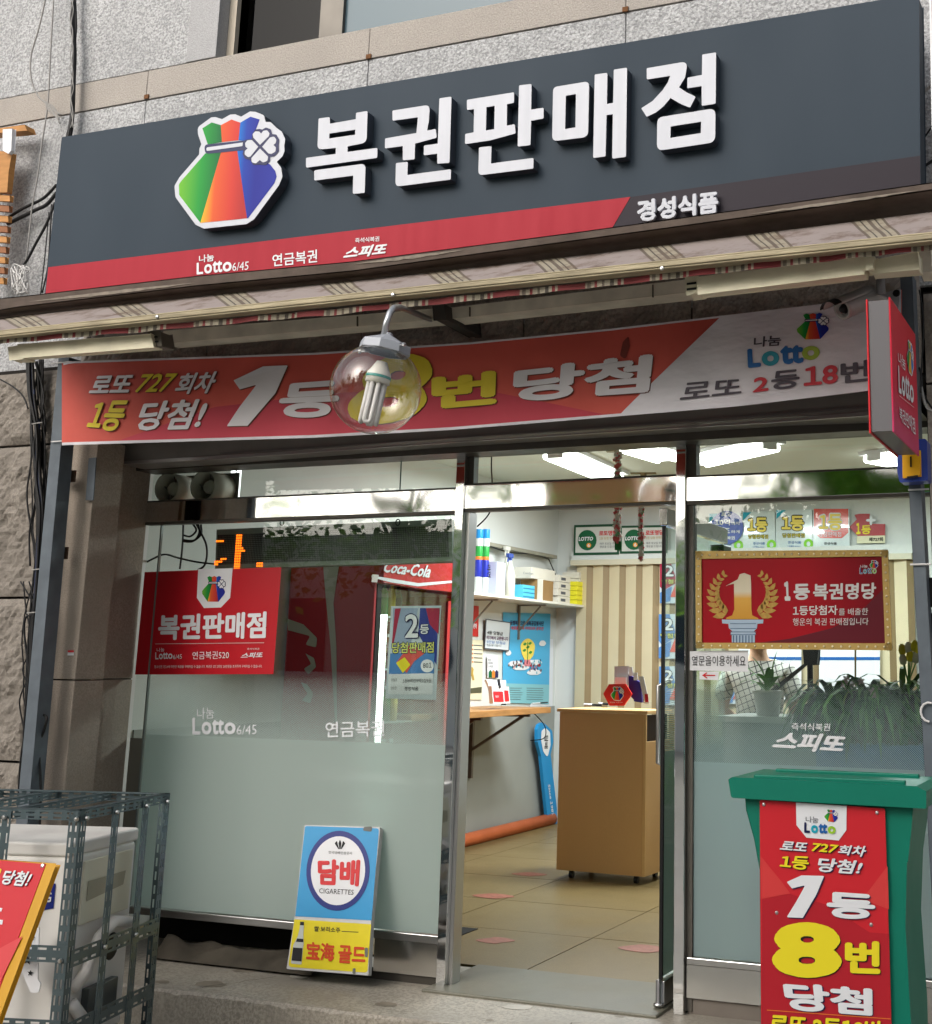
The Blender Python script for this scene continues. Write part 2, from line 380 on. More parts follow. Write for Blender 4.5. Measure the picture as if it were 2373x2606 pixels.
# ------------------------------------------------------------------ ground, doorstep, shop floor
ASPH = M('street_paving', C(172, 168, 160), .85, var=.15, vs=3, bump=.5, bs=90, speck=.3, ss=200)
CONC = M('worn_doorstep_concrete', C(188, 180, 166), .5, var=.5, vs=2.2, bump=.3, bs=35, speck=.45, ss=75)
ZS = -0.17
o = box('street', (-40, 40, -40, -.53, ZS-.3, ZS), ASPH, kind='structure')
g = MB(); rs = random.Random(3)
def _ed(x): return -.53 + .010*noise.noise(Vector((x*3.1, 0, 0))) + .006*noise.noise(Vector((x*14, 2, 0)))
def _ch(x): return .010 + .012*max(0, noise.noise(Vector((x*9, 5, 0)))) + .010*max(0, noise.noise(Vector((x*27, 8, 0))))
def _st(u, v):
    x = -5.2+u*5.6; k = v*6
    if k <= 2: return Vector((x, _ed(x) - .004*noise.noise(Vector((x*9, k*2, 3))), ZS-.05 + (-ZS+.05-_ch(x))*k/2))
    if k <= 3: f = k-2; return Vector((x, _ed(x)+_ch(x)*.9*f*f, -_ch(x)*(1-f)))
    f = (k-3)/3; return Vector((x, (_ed(x)+_ch(x)*.9)*(1-f)+.36*f, 0))
g.grid(_st, 420, 6)
ds = mk('doorstep', g, CONC, kind='structure', smooth=False)
STN = M('old_grime', C(146, 136, 121), .55, var=.4, vs=9); STL = M('scuffed_pale_patch', C(196, 190, 178), .35, var=.3, vs=6)
rq = random.Random(5)
for k in range(16):
    cx = rq.uniform(-4.6, -1.2); cy = rq.uniform(-.46, -.10); a = rq.uniform(.012, .05); n_ = 14; ph = rq.uniform(0, 9)
    pts = [(cx+math.cos(i*6.2832/n_)*a*(1+.5*noise.noise(Vector((i*.9, ph, 0))))*1.5, cy+math.sin(i*6.2832/n_)*a*(1+.5*noise.noise(Vector((i*.9, ph, 4)))), .0015+k*.00002) for i in range(n_)]
    mk('stain', MB().prism([pts], (0,0,0)), STN if k % 4 else STL, ds)
for (xa, xb, ya, yb) in ((-3.9,-3.72,-.50,-.16),(-2.3,-2.16,-.50,-.3)):
    P_ = [(xa+(xb-xa)*i/9+.012*rq.uniform(-1,1), ya+(yb-ya)*i/9) for i in range(10)]
    mk('crack', MB().prism([[(x, y, .0022) for x, y in P_]+[(x+.0035, y, .0022) for x, y in P_[::-1]]], (0,0,0)), M('crack_dark', C(50,45,40), .9), ds)
# painted grey sill of the doorway
SILL = M('grey_door_sill', C(120, 118, 104), .35, var=.35, vs=4, speck=.15, ss=90)
box('door_sill', (-2.98, -1.90, -.13, .385, -.02, .012), SILL, kind='structure', bevel=.006)

TILE = M('terrazzo_tile', C(126, 108, 70), .38, var=.22, vs=2.2, speck=.35, ss=160)
GROUT = M('floor_grout', C(70, 60, 48), .9)
fl = box('shop_floor', (-5.05, 1.0, .37, 6.0, -.06, -.004), GROUT, kind='structure')
fl['_o'] = list(fl.location)
xs_ = [-3.66 + .925*k for k in range(-2, 6)]; ys_ = [.388] + [.388+.79*k + .0 for k in range(1, 8)]
for i in range(len(xs_)-1):
    for j in range(len(ys_)-1):
        x0 = max(xs_[i], -5.05)+.003; x1 = min(xs_[i+1], 1.0)-.003
        if x1-x0 < .05: continue
        h = .0007*rs.random()
        box('tile', (x0, x1, ys_[j]+.003, ys_[j+1]-.003, -.02, .004+h), TILE, fl)
PINK = M('pink_floor_sticker', C(150, 92, 74), .5, var=.35, vs=30)
for n_, (x, y, a, b) in enumerate([(1347.5,2225.5,.11,.075),(1256,2281,.12,.08),(1261.5,2394,.085,.075),(1640,2415,.12,.085)]):
    c = PZZ(.004).m(x, y); pts = [(c.x+math.cos(t)*a+.02*math.sin(3*t), c.y+math.sin(t)*b, .0065) for t in [i*math.pi/10 for i in range(20)]]
    lab = ['small pink dot on the shop floor, farthest back by the wooden cabinet', 'pink dot on the floor crossing a tile joint near the shop desk',
           'round pink dot on the floor just inside the left door post', 'pink dot on the floor beside the foot of the open glass door'][n_]
    mk('floor_sticker', MB().prism([pts], (0,0,-.001)), PINK, label=lab, cat='sticker', group='pink dots stuck on the shop floor')

# ------------------------------------------------------------------ stone walls
def stone_mat(name, c, k=.35, bs=30, b=1.6, speck=.35, ss=70): return M(name, c, .85, var=k, vs=3.2, bump=b, bs=bs, speck=speck, ss=ss)
ROUGH = stone_mat('rough_split_stone', C(150, 142, 133), .45, 22, 3.0)
DARKST = stone_mat('sooty_split_stone', C(184, 174, 164), .45, 16, 3.0)
SLAB = stone_mat('smooth_granite', C(172, 160, 147), .3, 60, .6, .3, 150)
LGRAN = stone_mat('bush_hammered_granite', C(196, 197, 199), .22, 75, 2.8, .46, 80)
PGRAN = stone_mat('pink_granite_band', C(178, 171, 164), .15, 120, 1.2, .25, 130)
PILAST = stone_mat('plain_grey_granite', C(176, 176, 178), .12, 150, .8, .2, 170)
def rough_stone(x0, x1, z0, z1, yf, yb, mat, parent, amp=.03, sc_=5, name='stone'):
    nx = max(3, int((x1-x0)/.017)); nz = max(3, int((z1-z0)/.017)); seed = rs.uniform(0, 50); mb = MB()
    def fn(u, v):
        x = x0+(x1-x0)*u; z = z0+(z1-z0)*v; e = min(u, 1-u)*(x1-x0), min(v, 1-v)*(z1-z0); m_ = min(1, min(e)/.04)
        d = amp*(noise.noise(Vector((x*sc_, seed, z*sc_))) + .5*noise.noise(Vector((x*sc_*2.7, seed, z*sc_*2.7))) + .35*noise.noise(Vector((x*sc_*7, seed, z*sc_*7))) + .16*noise.noise(Vector((x*sc_*15, seed, z*sc_*15))))
        return Vector((x, yf - (d+amp*.7)*m_, z))
    mb.grid(fn, nx, nz); fr_n = nx*nz
    for a, b in (((x0,z0),(x1,z0)), ((x1,z0),(x1,z1)), ((x1,z1),(x0,z1)), ((x0,z1),(x0,z0))):
        mb.quad((a[0],yf,a[1]), (a[0],yb,a[1]), (b[0],yb,b[1]), (b[0],yf,b[1]))
    return mk(name, mb, mat, parent)
# left pier
t = thing('stone_pier', 'rough split stone pier on the left with black cables running down it', 'wall', (-5.6, -.3, ZS))
zz = [ZS, PYY(-.65).m(30,1940).z, PYY(-.65).m(80,1520).z, PYY(-.65).m(60,1132).z, 2.78]
xe = -4.78
MORT = M('dark_joint', C(30, 27, 24), .9)
box('core', (-7.2, xe-.01, -.60, -.42, ZS, 2.8), MORT, t); box('core', (-7.2, -5.001, -.419, .2, ZS, 2.8), MORT, t)
for i in range(4):
    z0, z1 = zz[i]+.006, zz[i+1]-.006
    cuts = [-7.2, -6.1+rs.uniform(-.2, .2), xe-.015] if i % 2 == 0 else [-7.2, -6.6, -5.35+rs.uniform(-.1,.1), xe-.015]
    for a, b in zip(cuts, cuts[1:]): rough_stone(a+.005, b-.005, z0, z1, -.63, -.55, ROUGH, t)
# granite jamb slabs beside the opening
t = thing('granite_jamb', 'smooth brown granite jamb between the rough pier and the left window', 'wall', (-4.75, -.3, 0))
zj = PYY(-.5).m(200, 1730).z
for a, b in ((ZS, zj-.003), (zj+.003, 2.42)):
    box('slab', (-4.775, -4.60, -.60, -.42, a, b), SLAB, t, bevel=.004)
    box('return_slab', (-5.0, -4.80, -.285, -.01, a, b), SLAB, t, bevel=.004)
box('shutter_guide', (-4.93, -4.785, -.31, -.288, ZS, 2.42), M('pale_guide_strip', C(168, 155, 135), .4, .3), t)
box('slot_lining', (-5.0, -4.94, -.41, -.3, ZS, 2.42), MORT, t)
# right pier
t = thing('stone_pier', 'dark stone pier on the right edge beside the grey post', 'wall', (-.3, -.3, ZS))
box('core', (-.685, 1.5, -.58, -.02, ZS, 2.78), MORT, t)
for a, b in zip([ZS, .5, 1.15, 1.8, 2.42], [.5, 1.15, 1.8, 2.42, 2.77]):
    rough_stone(-.68, -.25, a+.005, b-.005, -.60, -.5, DARKST, t, .02); rough_stone(-.24, 1.5, a+.005, b-.005, -.60, -.5, DARKST, t, .02)
# dark stone lintel over the banner
t = thing('stone_lintel', 'row of sooty split stone blocks above the banner, under the awning arms', 'wall', (-2.8, -.5, 2.45))
xx = [-4.76, -4.0, -3.15, -2.35, -1.6, -.69]
box('core', (-4.76, -.69, -.57, -.2, 2.46, 3.4), MORT, t)
for a, b in zip(xx, xx[1:]):
    rough_stone(a+.004, b-.004, 2.47, 3.0, -.60, -.5, DARKST, t, .028, 6)

# ------------------------------------------------------------------ upper wall with its window
YU = -.60; PU = PYY(YU)
zb0 = (PU.m(190,286).z + PU.m(1593,32).z)/2; zb1 = (PU.m(30,246).z + PU.m(400,175).z)/2
t = thing('granite_wall', 'upper wall of light bush-hammered granite with a pinkish band and a window', 'wall', (-2.6, -.3, 2.8))
jx = [-7.6, -6.2] + [PU.m(375,215).x, PU.m(940,112).x, PU.m(1593,10).x] + [0.0, 1.5]
box('core', (-7.6, 1.5, YU+.03, .6, 2.8, zb1-.001), MORT, t)
for a, b in zip(jx, jx[1:]):
    box('band_panel', (a+.0015, b-.0015, YU, YU+.04, zb0+.003, zb1-.003), PGRAN, t, bevel=.002)
    box('panel', (a+.002, b-.002, YU+.004, YU+.04, 2.8, zb0-.003), LGRAN, t, bevel=.002)
xw0 = PU.m(549,150).x; xp0 = PU.m(475,150).x
box('panel', (-7.6, xp0-.003, YU+.004, .4, zb1+.003, 6.2), LGRAN, t, bevel=.002)
box('pilaster', (xp0, xw0, YU-.002, .4, zb1+.003, 6.2), PILAST, t, bevel=.002)
box('panel', (.3, 1.5, YU+.004, .4, zb1+.003, 6.2), LGRAN, t)
w = thing('window_opening', None, None, (0,0,0)); bpy.data.objects.remove(w)
YW = YU+.10; PW = PYY(YW)
fr = MB(); xa = PW.m(556,130).x
zs0 = zb1+.002
fr.box(xa, xa+.085, YW-.02, YW+.05, zs0, 6.2)
for px in (840, ): fr.box(PW.m(px-28,90).x, PW.m(px+30,90).x, YW, YW+.05, zs0+.02, 6.2)
fr.box(xa, .3, YW, YW+.05, zs0, zs0+.018)
o = mk('window_frame', fr, DARKAL, t)
box('frame_edge', (PW.m(593,120).x-.012, PW.m(606,120).x, YW-.03, YW, zs0, 6.2), M('pale_frame_edge', C(190,180,165), .4), t)
box('pane', (xa+.085, PW.m(812,90).x, YW+.03, YW+.034, zs0+.02, 6.2), glass('upper_glass', (.16,.16,.16), .25), t)
box('pane', (PW.m(870,90).x, .3, YW+.02, YW+.026, zs0+.02, 6.2), M('bluish_curtained_pane', C(88,108,118), .25), t, label='bluish pane of the upper window')
rm = MB(); rm.box(-4.2, .3, YU+.6, YU+.65, 3.9, 6.2); rm.box(-4.2, .3, YU+.2, YU+.65, 6.0, 6.1)
mk('room_back', rm, M('upper_room_dark', C(44,40,36), .8), t)
for i in range(3):
    box('ceiling_beam', (-4.1+i*.42, -3.95+i*.42, YU+.2, YU+.6, 5.2-.0*i, 5.28), M('upper_room_beam', C(92,84,72), .7), t)
cb = MB(); cb.box(-7.6, 1.5, .3, .7, 2.95, 6.2); mk('inner_wall', cb, MORT, t)
# rusty clamps on the band joints
RUST = M('rust', C(120, 82, 52), .85, var=.4, vs=40)
for px, py in ((375,247),(940,145),(1593,25)):
    p = PU.m(px, py); box('clamp', (p.x-.013, p.x+.013, YU-.008, YU, p.z-.011, p.z+.011), RUST, t)

# ------------------------------------------------------------------ main sign
PS = PYY(-.85)
SGREY = M('sign_slate_panel', C(53, 64, 75), .5, var=.07, vs=1.3, spec=.12, stretch=(2,1,.6))
SRED = M('sign_red_stripe', C(168, 42, 56), .5, spec=.15, var=.1, vs=3, stretch=(5,1,.5)); SBR = M('sign_brown_stripe', C(52, 47, 54), .5, spec=.12)
t = thing('shop_sign', 'long slate grey shop sign with raised white Korean letters and a coloured bag logo', 'sign', tuple(PS.m(1200, 500)))
A, B, D_, E_ = PS.m(159,351), PS.m(2337,-14), PS.m(2343,462), PS.m(116,746)
E2 = PS.m(110,800); D2 = PS.m(2344,500)
mb = MB().prism([[A, B, D2, E2]], (0, .11, 0)); mk('panel', mb, SGREY, t, bevel=.004)
L1 = [(123,680),(1605,500.5),(1542,577+18),(1473,640),(110,800)]
poly('red_stripe', [(123.5,680),(1605,501),(1535,620),(111,800)], PS, SRED, t, .002)
poly('brown_stripe', [(1606.5,501),(2342.5,396),(2344.5,500),(1536,620)], PS, SBR, t, .002)
PF = PYY(-.90); za = zc(760,200,3.991); zb = zc(1160,160,3.991); zd = zc(1500,110,4.59)
LSIDE = M('letter_return_dark', C(66, 72, 82), .5); LFACE = M('letter_face_white', C(197, 200, 209), .42, var=.05, vs=5, stretch=(6,1,.6))
def letter(shapes, parent, pl=PF, depth=.048, name='letter', dr=14, face=LFACE, side=LSIDE):
    mb = MB()
    for out, holes in shapes:
        L = [[pl.m(*p) for p in l] for l in [rnd(out, 0)] + [rnd(h, 0) for h in holes]]
        flat = [p for l in L for p in l]; tris = tessellate_polygon(L); n = len(flat)
        mb.cur = 0; mb.add(flat, [tuple(x) for x in tris])
        mb.cur = 1; b = 0; v = flat + [p + Vector((0, depth, 0)) for p in flat]; fs = []
        for l in L:
            k = len(l); fs += [(b+i, b+(i+1) % k, b+(i+1) % k+n, b+i+n) for i in range(k)]; b += k
        mb.add(v, fs)
    return mk(name, mb, [face, side], parent)
def cr(pts, d=14): return [p if len(p) > 2 else (p[0], p[1], d) for p in pts]
letter([(za(cr([(205,405),(318,390),(320,458,0),(583,412,0),(585,347),(703,328),(692,650,70),(500,688,0),(498,745,0),(803,703),(800,805),(77,905),(77,805),(378,765,0),(380,704,0),(192,722,45)])), [za([(315,558),(578,518),(575,570),(312,608)])]),
        (za(cr([(160,932),(683,862,48),(673,1160),(552,1170),(557,985,0),(160,1036)])), [])], t)
letter([(za(cr([(955,325),(1335,265,45),(1325,430,40),(1308,528,0),(1395,510),(1405,600),(1185,660,0),(1180,820),(1060,830),(1060,685,0),(878,710),(880,608),(1198,553,0),(1214,393,0),(955,428)])), []),
        (za(cr([(1432,200),(1555,182),(1535,855),(1410,865),(1410,762,0),(1272,780),(1275,680),(1415,660,0)])), []),
        (za(cr([(990,858),(1112,845),(1107,978,0),(1550,920),(1547,1025),(985,1098,42)])), [])], t)
letter([(zb(cr([(115,375),(595,298),(593,405),(522,420,0),(520,638,0),(600,622),(612,715),(350,787,60),(95,825),(97,722),(183,705,0),(188,470,0),(115,480)])), [zb([(313,450),(397,436),(392,672),(308,686)])]),
        (zb(cr([(645,228),(772,213),(768,475,0),(895,455),(893,565),(767,588,0),(760,835),(630,850)])), []),
        (zb(cr([(238,858),(365,845),(360,1022,0),(792,965),(790,1073),(230,1143,42)])), [])], t)
letter([(zb([(990,246,55),(1357,186,45),(1346,752,70),(980,797,50)]), [zb([(1120,334),(1223,316),(1217,655),(1112,672)])]),
        (zb(cr([(1413,118),(1542,100),(1537,418,0),(1600,405,0),(1607,68),(1742,48),(1730,955),(1590,973),(1597,522,0),(1533,530,0),(1523,950),(1397,966)])), [])], t)
letter([(zd(cr([(672,292),(1152,210,60),(1120,400,40),(1050,515,0),(1140,575,5),(1245,625),(1178,752),(1080,715,5),(950,640,0),(870,735,40),(780,808,30),(672,860),(608,760),(740,675,30),(860,545,40),(920,455,20),(947,380,0),(672,424)])), []),
        (zd(cr([(1320,133),(1482,106),(1478,705),(1314,732),(1313,500,0),(1145,527),(1148,402),(1317,370,0)])), []),
        (zd([(795,868,80),(1475,758,70),(1472,1156,95),(790,1258,70)]), [zd([(952,972),(1307,916),(1304,1050),(948,1106)])])], t)
# logo block
lo = letter([( _lz(LG['out']), [])], t, PF, .048, 'logo_block')
qx = [p for p in (PF.m(*q) for q in rnd(_lz(LG['out']), 0))]
X0, X1, Z0, Z1 = min(p.x for p in qx), max(p.x for p in qx), min(p.z for p in qx), max(p.z for p in qx)
def _lgp(k, l): return [(X0+(X1-X0)*u, -.90-l, Z1-(Z1-Z0)*v) for u, v in _flat[k]]
mb = MB()
for k, ci, l in (('green1',0,1),('orange1',1,1),('blue1',2,1),('green2',0,1),('orange2',1,1),('blue2',2,1),('band',3,2),('clover',3,2.6),('stick',4,3.2),('h1',4,3.8),('h2',4,3.8),('h3',4,3.8),('h4',4,3.8)):
    mb.cur = ci; mb.prism([_lgp(k, l*.001)], (0,0,0))
mk('logo_print', mb, [LG_GREEN, LG_ORANGE, LG_BLUE, NAVY, LFACE], t)
text('나눔', [(507,649.7),(545,644.8),(545,664),(507,668.8)], PS, WHITE, t)
def lotto(q, pl, parent, mats, bold=.035, lift=.005):
    tl, tr, br, bl = [Vector(p[:2]) for p in q]
    def sub(a, b, v0): 
        f = lambda u, v: (tl*(1-u)+tr*u)*(1-v)+(bl*(1-u)+br*u)*v
        return [f(a, v0), f(b, v0), f(b, 1), f(a, 1)]
    for s_, a, b, v0, m_ in (('L',0,.185,0,mats[0]),('o',.215,.44,.22,mats[1]),('tt',.455,.735,.04,mats[2]),('o',.745,1,.22,mats[3])):
        text(s_, sub(a, b, v0), pl, m_, parent, bold, lift)
lotto([(501,669),(590,658),(590,690),(501,699)], PS, t, [WHITE]*4, .03)
text('6/45', [(591.7,668.8),(633.8,665),(632.4,686.5),(591.7,690)], PS, WHITE, t, .0)
text('연금복권', [(693.6,647.3),(807.8,634.5),(807.8,667.8),(693.6,679)], PS, WHITE, t, .015)
text('즉석식복권', [(904.4,606),(965.8,600.8),(965.8,613.7),(904.4,618.9)], PS, WHITE, t, .015)
text('스피또', [(889,628),(990,618),(980,648),(871,660)], PS, WHITE, t, .045)
o = text('경성식품', [(1624,513),(1832.3,488.4),(1830.8,544.3),(1626,568.8)], PYY(-.865), LFACE, t, .045, name='raised_lettering', thick=.014)

# ------------------------------------------------------------------ awning
t = thing('awning', 'retracted striped awning under a rusty hood, with cream folding arms', 'awning', tuple(W(1200, 700, -1.1)))
HOOD = M('rusty_brown_hood', C(92, 80, 72), .75, var=.35, vs=12, bump=.4, bs=30)
PEEL = M('peeling_paint', C(140, 130, 118), .7, var=.4, vs=25)
YH = -1.06; PH = PYY(YH)
up = [(-60,765),(54,754),(500,702),(900,665),(1473,590),(2000,517),(2420,457)]
dn = [(-60,800),(54,781),(500,728),(900,690),(1473,612),(2000,540),(2420,477)]
mb = MB()
for (a, b), (c, d) in zip(zip(up, up[1:]), zip(dn, dn[1:])):
    p = [PH.m(*a), PH.m(*b), PH.m(*d), PH.m(*c)]
    mb.prism([p], (0, .004, 0))
    q = [p[3], p[2], p[2]+Vector((0, .22, .0)), p[3]+Vector((0, .22, .0))]; mb.prism([q], (0,0,.004))
    q = [p[0], p[1], p[1]+Vector((0, .22, .02)), p[0]+Vector((0, .22, .02))]; mb.prism([q], (0,0,-.004))
mk('hood', mb, HOOD, t)
mb = MB()
for (x0, y0, x1, y1) in ((70,768,500,719),(900,672,1180,636),(1900,546,2340,484)):
    n = 24; lo_ = []; hi = []
    for i in range(n+1):
        u = i/n; x = x0+(x1-x0)*u; y = y0+(y1-y0)*u; e = math.sin(math.pi*u); lo_.append(PH.m(x, y+ e*(5+3*noise.noise(Vector((x*.05,0,0)))), .003)); hi.append(PH.m(x, y-e*3*(1+noise.noise(Vector((x*.07,3,0)))), .003))
    mb.prism([hi+lo_[::-1]], (0,0,0))
mk('peeled_paint_patch', mb, PEEL, t, kind='stuff')
# left closing piece of the hood
mk('hood_end', MB().prism([[PH.m(-60,800), PH.m(54,781), PYY(-.86).m(83,803), PYY(-.86).m(-60,828)]], (0,0,.004)), HOOD, t)
# fabric
def stripe_mat(name, base, dirt=.85):
    m = bpy.data.materials.new(name); m.use_nodes = True; nt = m.node_tree; p = nt.nodes['Principled BSDF']; p.inputs['Roughness'].default_value = .8
    tc = nt.nodes.new('ShaderNodeTexCoord'); sp = nt.nodes.new('ShaderNodeSeparateXYZ'); nt.links.new(tc.outputs['UV'], sp.inputs[0])
    cr = nt.nodes.new('ShaderNodeValToRGB'); cr.color_ramp.interpolation = 'CONSTANT'; e = cr.color_ramp.elements
    seq = base; e[0].position = seq[0][0]; e[0].color = seq[0][1]; e[1].position = seq[1][0]; e[1].color = seq[1][1]
    for a, c in seq[2:]: x = e.new(a); x.color = c
    fr = nt.nodes.new('ShaderNodeMath'); fr.operation = 'FRACT'; nt.links.new(sp.outputs[0], fr.inputs[0]); nt.links.new(fr.outputs[0], cr.inputs[0])
    n = nt.nodes.new('ShaderNodeTexNoise'); n.inputs['Scale'].default_value = 7; n.inputs['Detail'].default_value = 9; n.inputs['Roughness'].default_value = .72; nt.links.new(tc.outputs['Object'], n.inputs[0])
    mr = nt.nodes.new('ShaderNodeMapRange'); mr.inputs[1].default_value = .5; mr.inputs[2].default_value = .8; mr.inputs[4].default_value = dirt*2; nt.links.new(n.outputs[0], mr.inputs[0])
    mx = nt.nodes.new('ShaderNodeMix'); mx.data_type = 'RGBA'; nt.links.new(mr.outputs[0], mx.inputs[0]); nt.links.new(cr.outputs[0], mx.inputs[6]); mx.inputs[7].default_value = C(95,75,62)
    nt.links.new(mx.outputs[2], p.inputs['Base Color']); return m
pk, br_, bg_, dk = C(146,135,131), C(98,88,78), C(152,144,127), C(72,65,58)
FAB = stripe_mat('striped_awning_cloth', [(0,pk),(.42,br_),(.45,bg_),(.50,dk),(.515,bg_),(.56,br_),(.60,bg_),(.635,dk),(.65,bg_),(.70,br_),(.73,pk)])
VAL = stripe_mat('striped_valance_cloth', [(0,C(118,42,46)),(.33,bg_),(.36,br_),(.42,bg_),(.48,C(118,42,46)),(.52,bg_),(.6,br_),(.64,bg_),(.72,dk),(.78,bg_),(.83,C(118,42,46)),(.88,bg_),(.92,C(118,42,46))], .2)
def uvgrid(name, fn, nu, nv, mat, parent, ku, shear=0, **k):
    mb = MB().grid(fn, nu, nv); o = mk(name, mb, mat, parent, smooth=True, **k); uv = o.data.uv_layers.new(name='uv')
    for pl_ in o.data.polygons:
        for li, vi in zip(pl_.loop_indices, pl_.vertices):
            i, j = vi % (nu+1), vi // (nu+1); uv.data[li].uv = (i/nu*ku + shear*(j/nv), j/nv)
    return o
def lin(pts, x):
    for a, b in zip(pts, pts[1:]):
        if x <= b[0]: return a[1]+(b[1]-a[1])*(x-a[0])/(b[0]-a[0])
    return pts[-1][1]
ftop = [(-60,818),(83,800),(900,716),(1473,652),(2373,540),(2430,533)]; fbot = [(-60,853),(0,845),(900,764),(1473,703),(2373,600),(2430,592)]
def fab(u, v):
    x = -60+2490*u; yb = lin(fbot, x); yt = lin(ftop, x)
    y = yb+(yt-yb)*v*1.02; Y = -1.34+.36*v
    p = W(x+ (60*v), y + (-7.0*v), Y); s_ = math.sin(v*math.pi)
    p.z += s_*.007*noise.noise(Vector((x*.006, v*2, 0))) ; p.y += s_*.012*noise.noise(Vector((x*.004, v*1.5, 5))); return p
uvgrid('fabric', fab, 160, 8, FAB, t, 9.2, .42)
PB = PYY(-1.36); mb = MB(); a0 = (PB.m(-60,847)+PB.m(-60,872))/2; a1 = (PB.m(2430,591)+PB.m(2430,611))/2
BARM = M('weathered_front_bar', C(178,166,138), .6, .1, var=.5, vs=14, bump=.4, bs=50, stretch=(.35,1,3))
hb = (PB.m(1000,753)-PB.m(1000,775)).length
d_ = (a1-a0); upv = Vector((0,0,1))
mb.bar(a0, a1, .05, hb*.52); mb.bar(a0-Vector((0,-.004,hb*.38)), a1-Vector((0,-.004,hb*.38)), .05, hb*.2); mb.bar(a0+Vector((0,.004,hb*.38)), a1+Vector((0,.004,hb*.38)), .05, hb*.2)
mk('front_bar', mb, BARM, t, bevel=.003)
def vala(u, v):
    x = -60+2490*u; yt = lin(fbot, x)+22; p = PYY(-1.345).m(x, yt-4); h_ = .022+.005*noise.noise(Vector((x*.01,0,2)))
    return p - Vector((0, .004*math.sin(x*.05), h_*(1-v)))
uvgrid('valance', vala, 240, 1, VAL, t, 15)
for px, py in ((400,806),(1000,750),(1685,683)):
    p = PB.m(px, py, .028); mk('screw', MB().lathe(p, (0,-1,0), [(0,.004),(.006,.003),(.008,0)], 10), STEEL, t)
CR2 = M('shaded_cream_box', C(240,234,216), .5, var=.3, vs=8)
def qbar(name, tl, tr, br, bl, Y, depth, mat, parent, bev=.004):
    pl = PYY(Y); return mk(name, MB().prism([[pl.m(*tl), pl.m(*tr), pl.m(*br), pl.m(*bl)]], (0, depth, 0)), mat, parent, bevel=bev)
qbar('arm', (47,878),(385,850),(390,882),(54,909), -1.29, .05, CREAM, t)
qbar('arm_tip', (22,885),(46,880),(60,912),(26,915), -1.28, .06, CREAM, t)
qbar('elbow', (378,846),(408,843),(414,880),(384,884), -1.27, .07, M('elbow_grey', C(120,114,104), .5, var=.3), t)
qbar('torsion_box', (417,843),(1103,786),(1103,812),(417,873), -.86, .10, CR2, t)
qbar('wall_bracket', (1103,780),(1132,776),(1135,812),(1106,814), -.92, .3, M('bracket_dark', C(75,72,68), .6), t)
qbar('torsion_box', (1134,786),(1752,712),(1752,744),(1134,812), -.86, .10, CR2, t)
for px, y0, y1 in ((908,805,830),(1194,781,805),(1660,724,756)):
    qbar('box_seam', (px,y0),(px+3,y0),(px+3,y1),(px,y1), -.864, .006, M('seam_dark', C(95,88,76), .6), t, 0)
qbar('elbow', (1746,708),(1776,704),(1780,745),(1750,749), -1.27, .07, CREAM, t)
qbar('arm', (1776,707),(2203,655),(2200,699),(1779,747), -1.29, .05, CREAM, t)
qbar('arm_knuckle', (2203,648),(2224,646),(2222,684),(2206,686), -1.30, .06, CREAM, t)
qbar('arm_end', (2226,664),(2336,640),(2338,683),(2220,694), -1.27, .07, CREAM, t)
qbar('end_bracket', (2338,636),(2369,630),(2369,688),(2340,690), -1.05, .12, CR2, t)
for (x, y) in ((1768,720),(1768,734)): qbar('elbow_slot', (x-20,y),(x+4,y-3),(x+4,y+2),(x-20,y+5), -1.274, .003, BLACK, t, 0)
for (x, y) in ((392,858),(394,870)): qbar('elbow_slot', (x-20,y),(x+8,y-3),(x+8,y+1),(x-20,y+4), -1.274, .003, BLACK, t, 0)

# ------------------------------------------------------------------ dark lintel box of the shutter, with silver trims
t = thing('shutter_housing', 'dark steel shutter housing with silver trim lines above the glass', 'shutter housing', tuple(W(1200,1120,-.3)))
def strip(name, pts, Y, mat, depth=.02, bev=0, par=None):
    return mk(name, MB().prism([[PYY(Y).m(*p) for p in pts]], (0, depth, 0)), mat, par or t, bevel=bev)
HOUS = M('dark_housing', C(140,137,133), .5, .1, var=.2)
ZT = PYY(-.14).m(300,1182).z
strip('front_plate', [(196,1120),(2345,965),(2345,1048),(1973,1062),(1573,1089),(1073,1121),(500,1166),(297,1180),(215,1148)], -.34, HOUS, .2)
strip('trim_line', [(297,1175),(1175,1122),(1973,1068),(2345,1036),(2345,1048),(1973,1075),(1573,1099),(1172,1125),(500,1172),(298,1182)], -.345, M('silver_trim', C(170,168,168), .35, .5), .01)
strip('trim_line', [(560,1152),(1573,1080),(2345,1022),(2345,1029),(1573,1086),(560,1157)], -.346, M('silver_trim_dim', C(125,122,122), .4, .4), .01)
box('head_frame', (-4.80, -.62, -.12, .03, PYY(-.12).m(1200,1151).z, 2.60), DARKAL, t)
o = strip('bracket_plate', [(226,1166),(245,1164),(237,1273),(218,1273)], -.62, GREYST, .006)

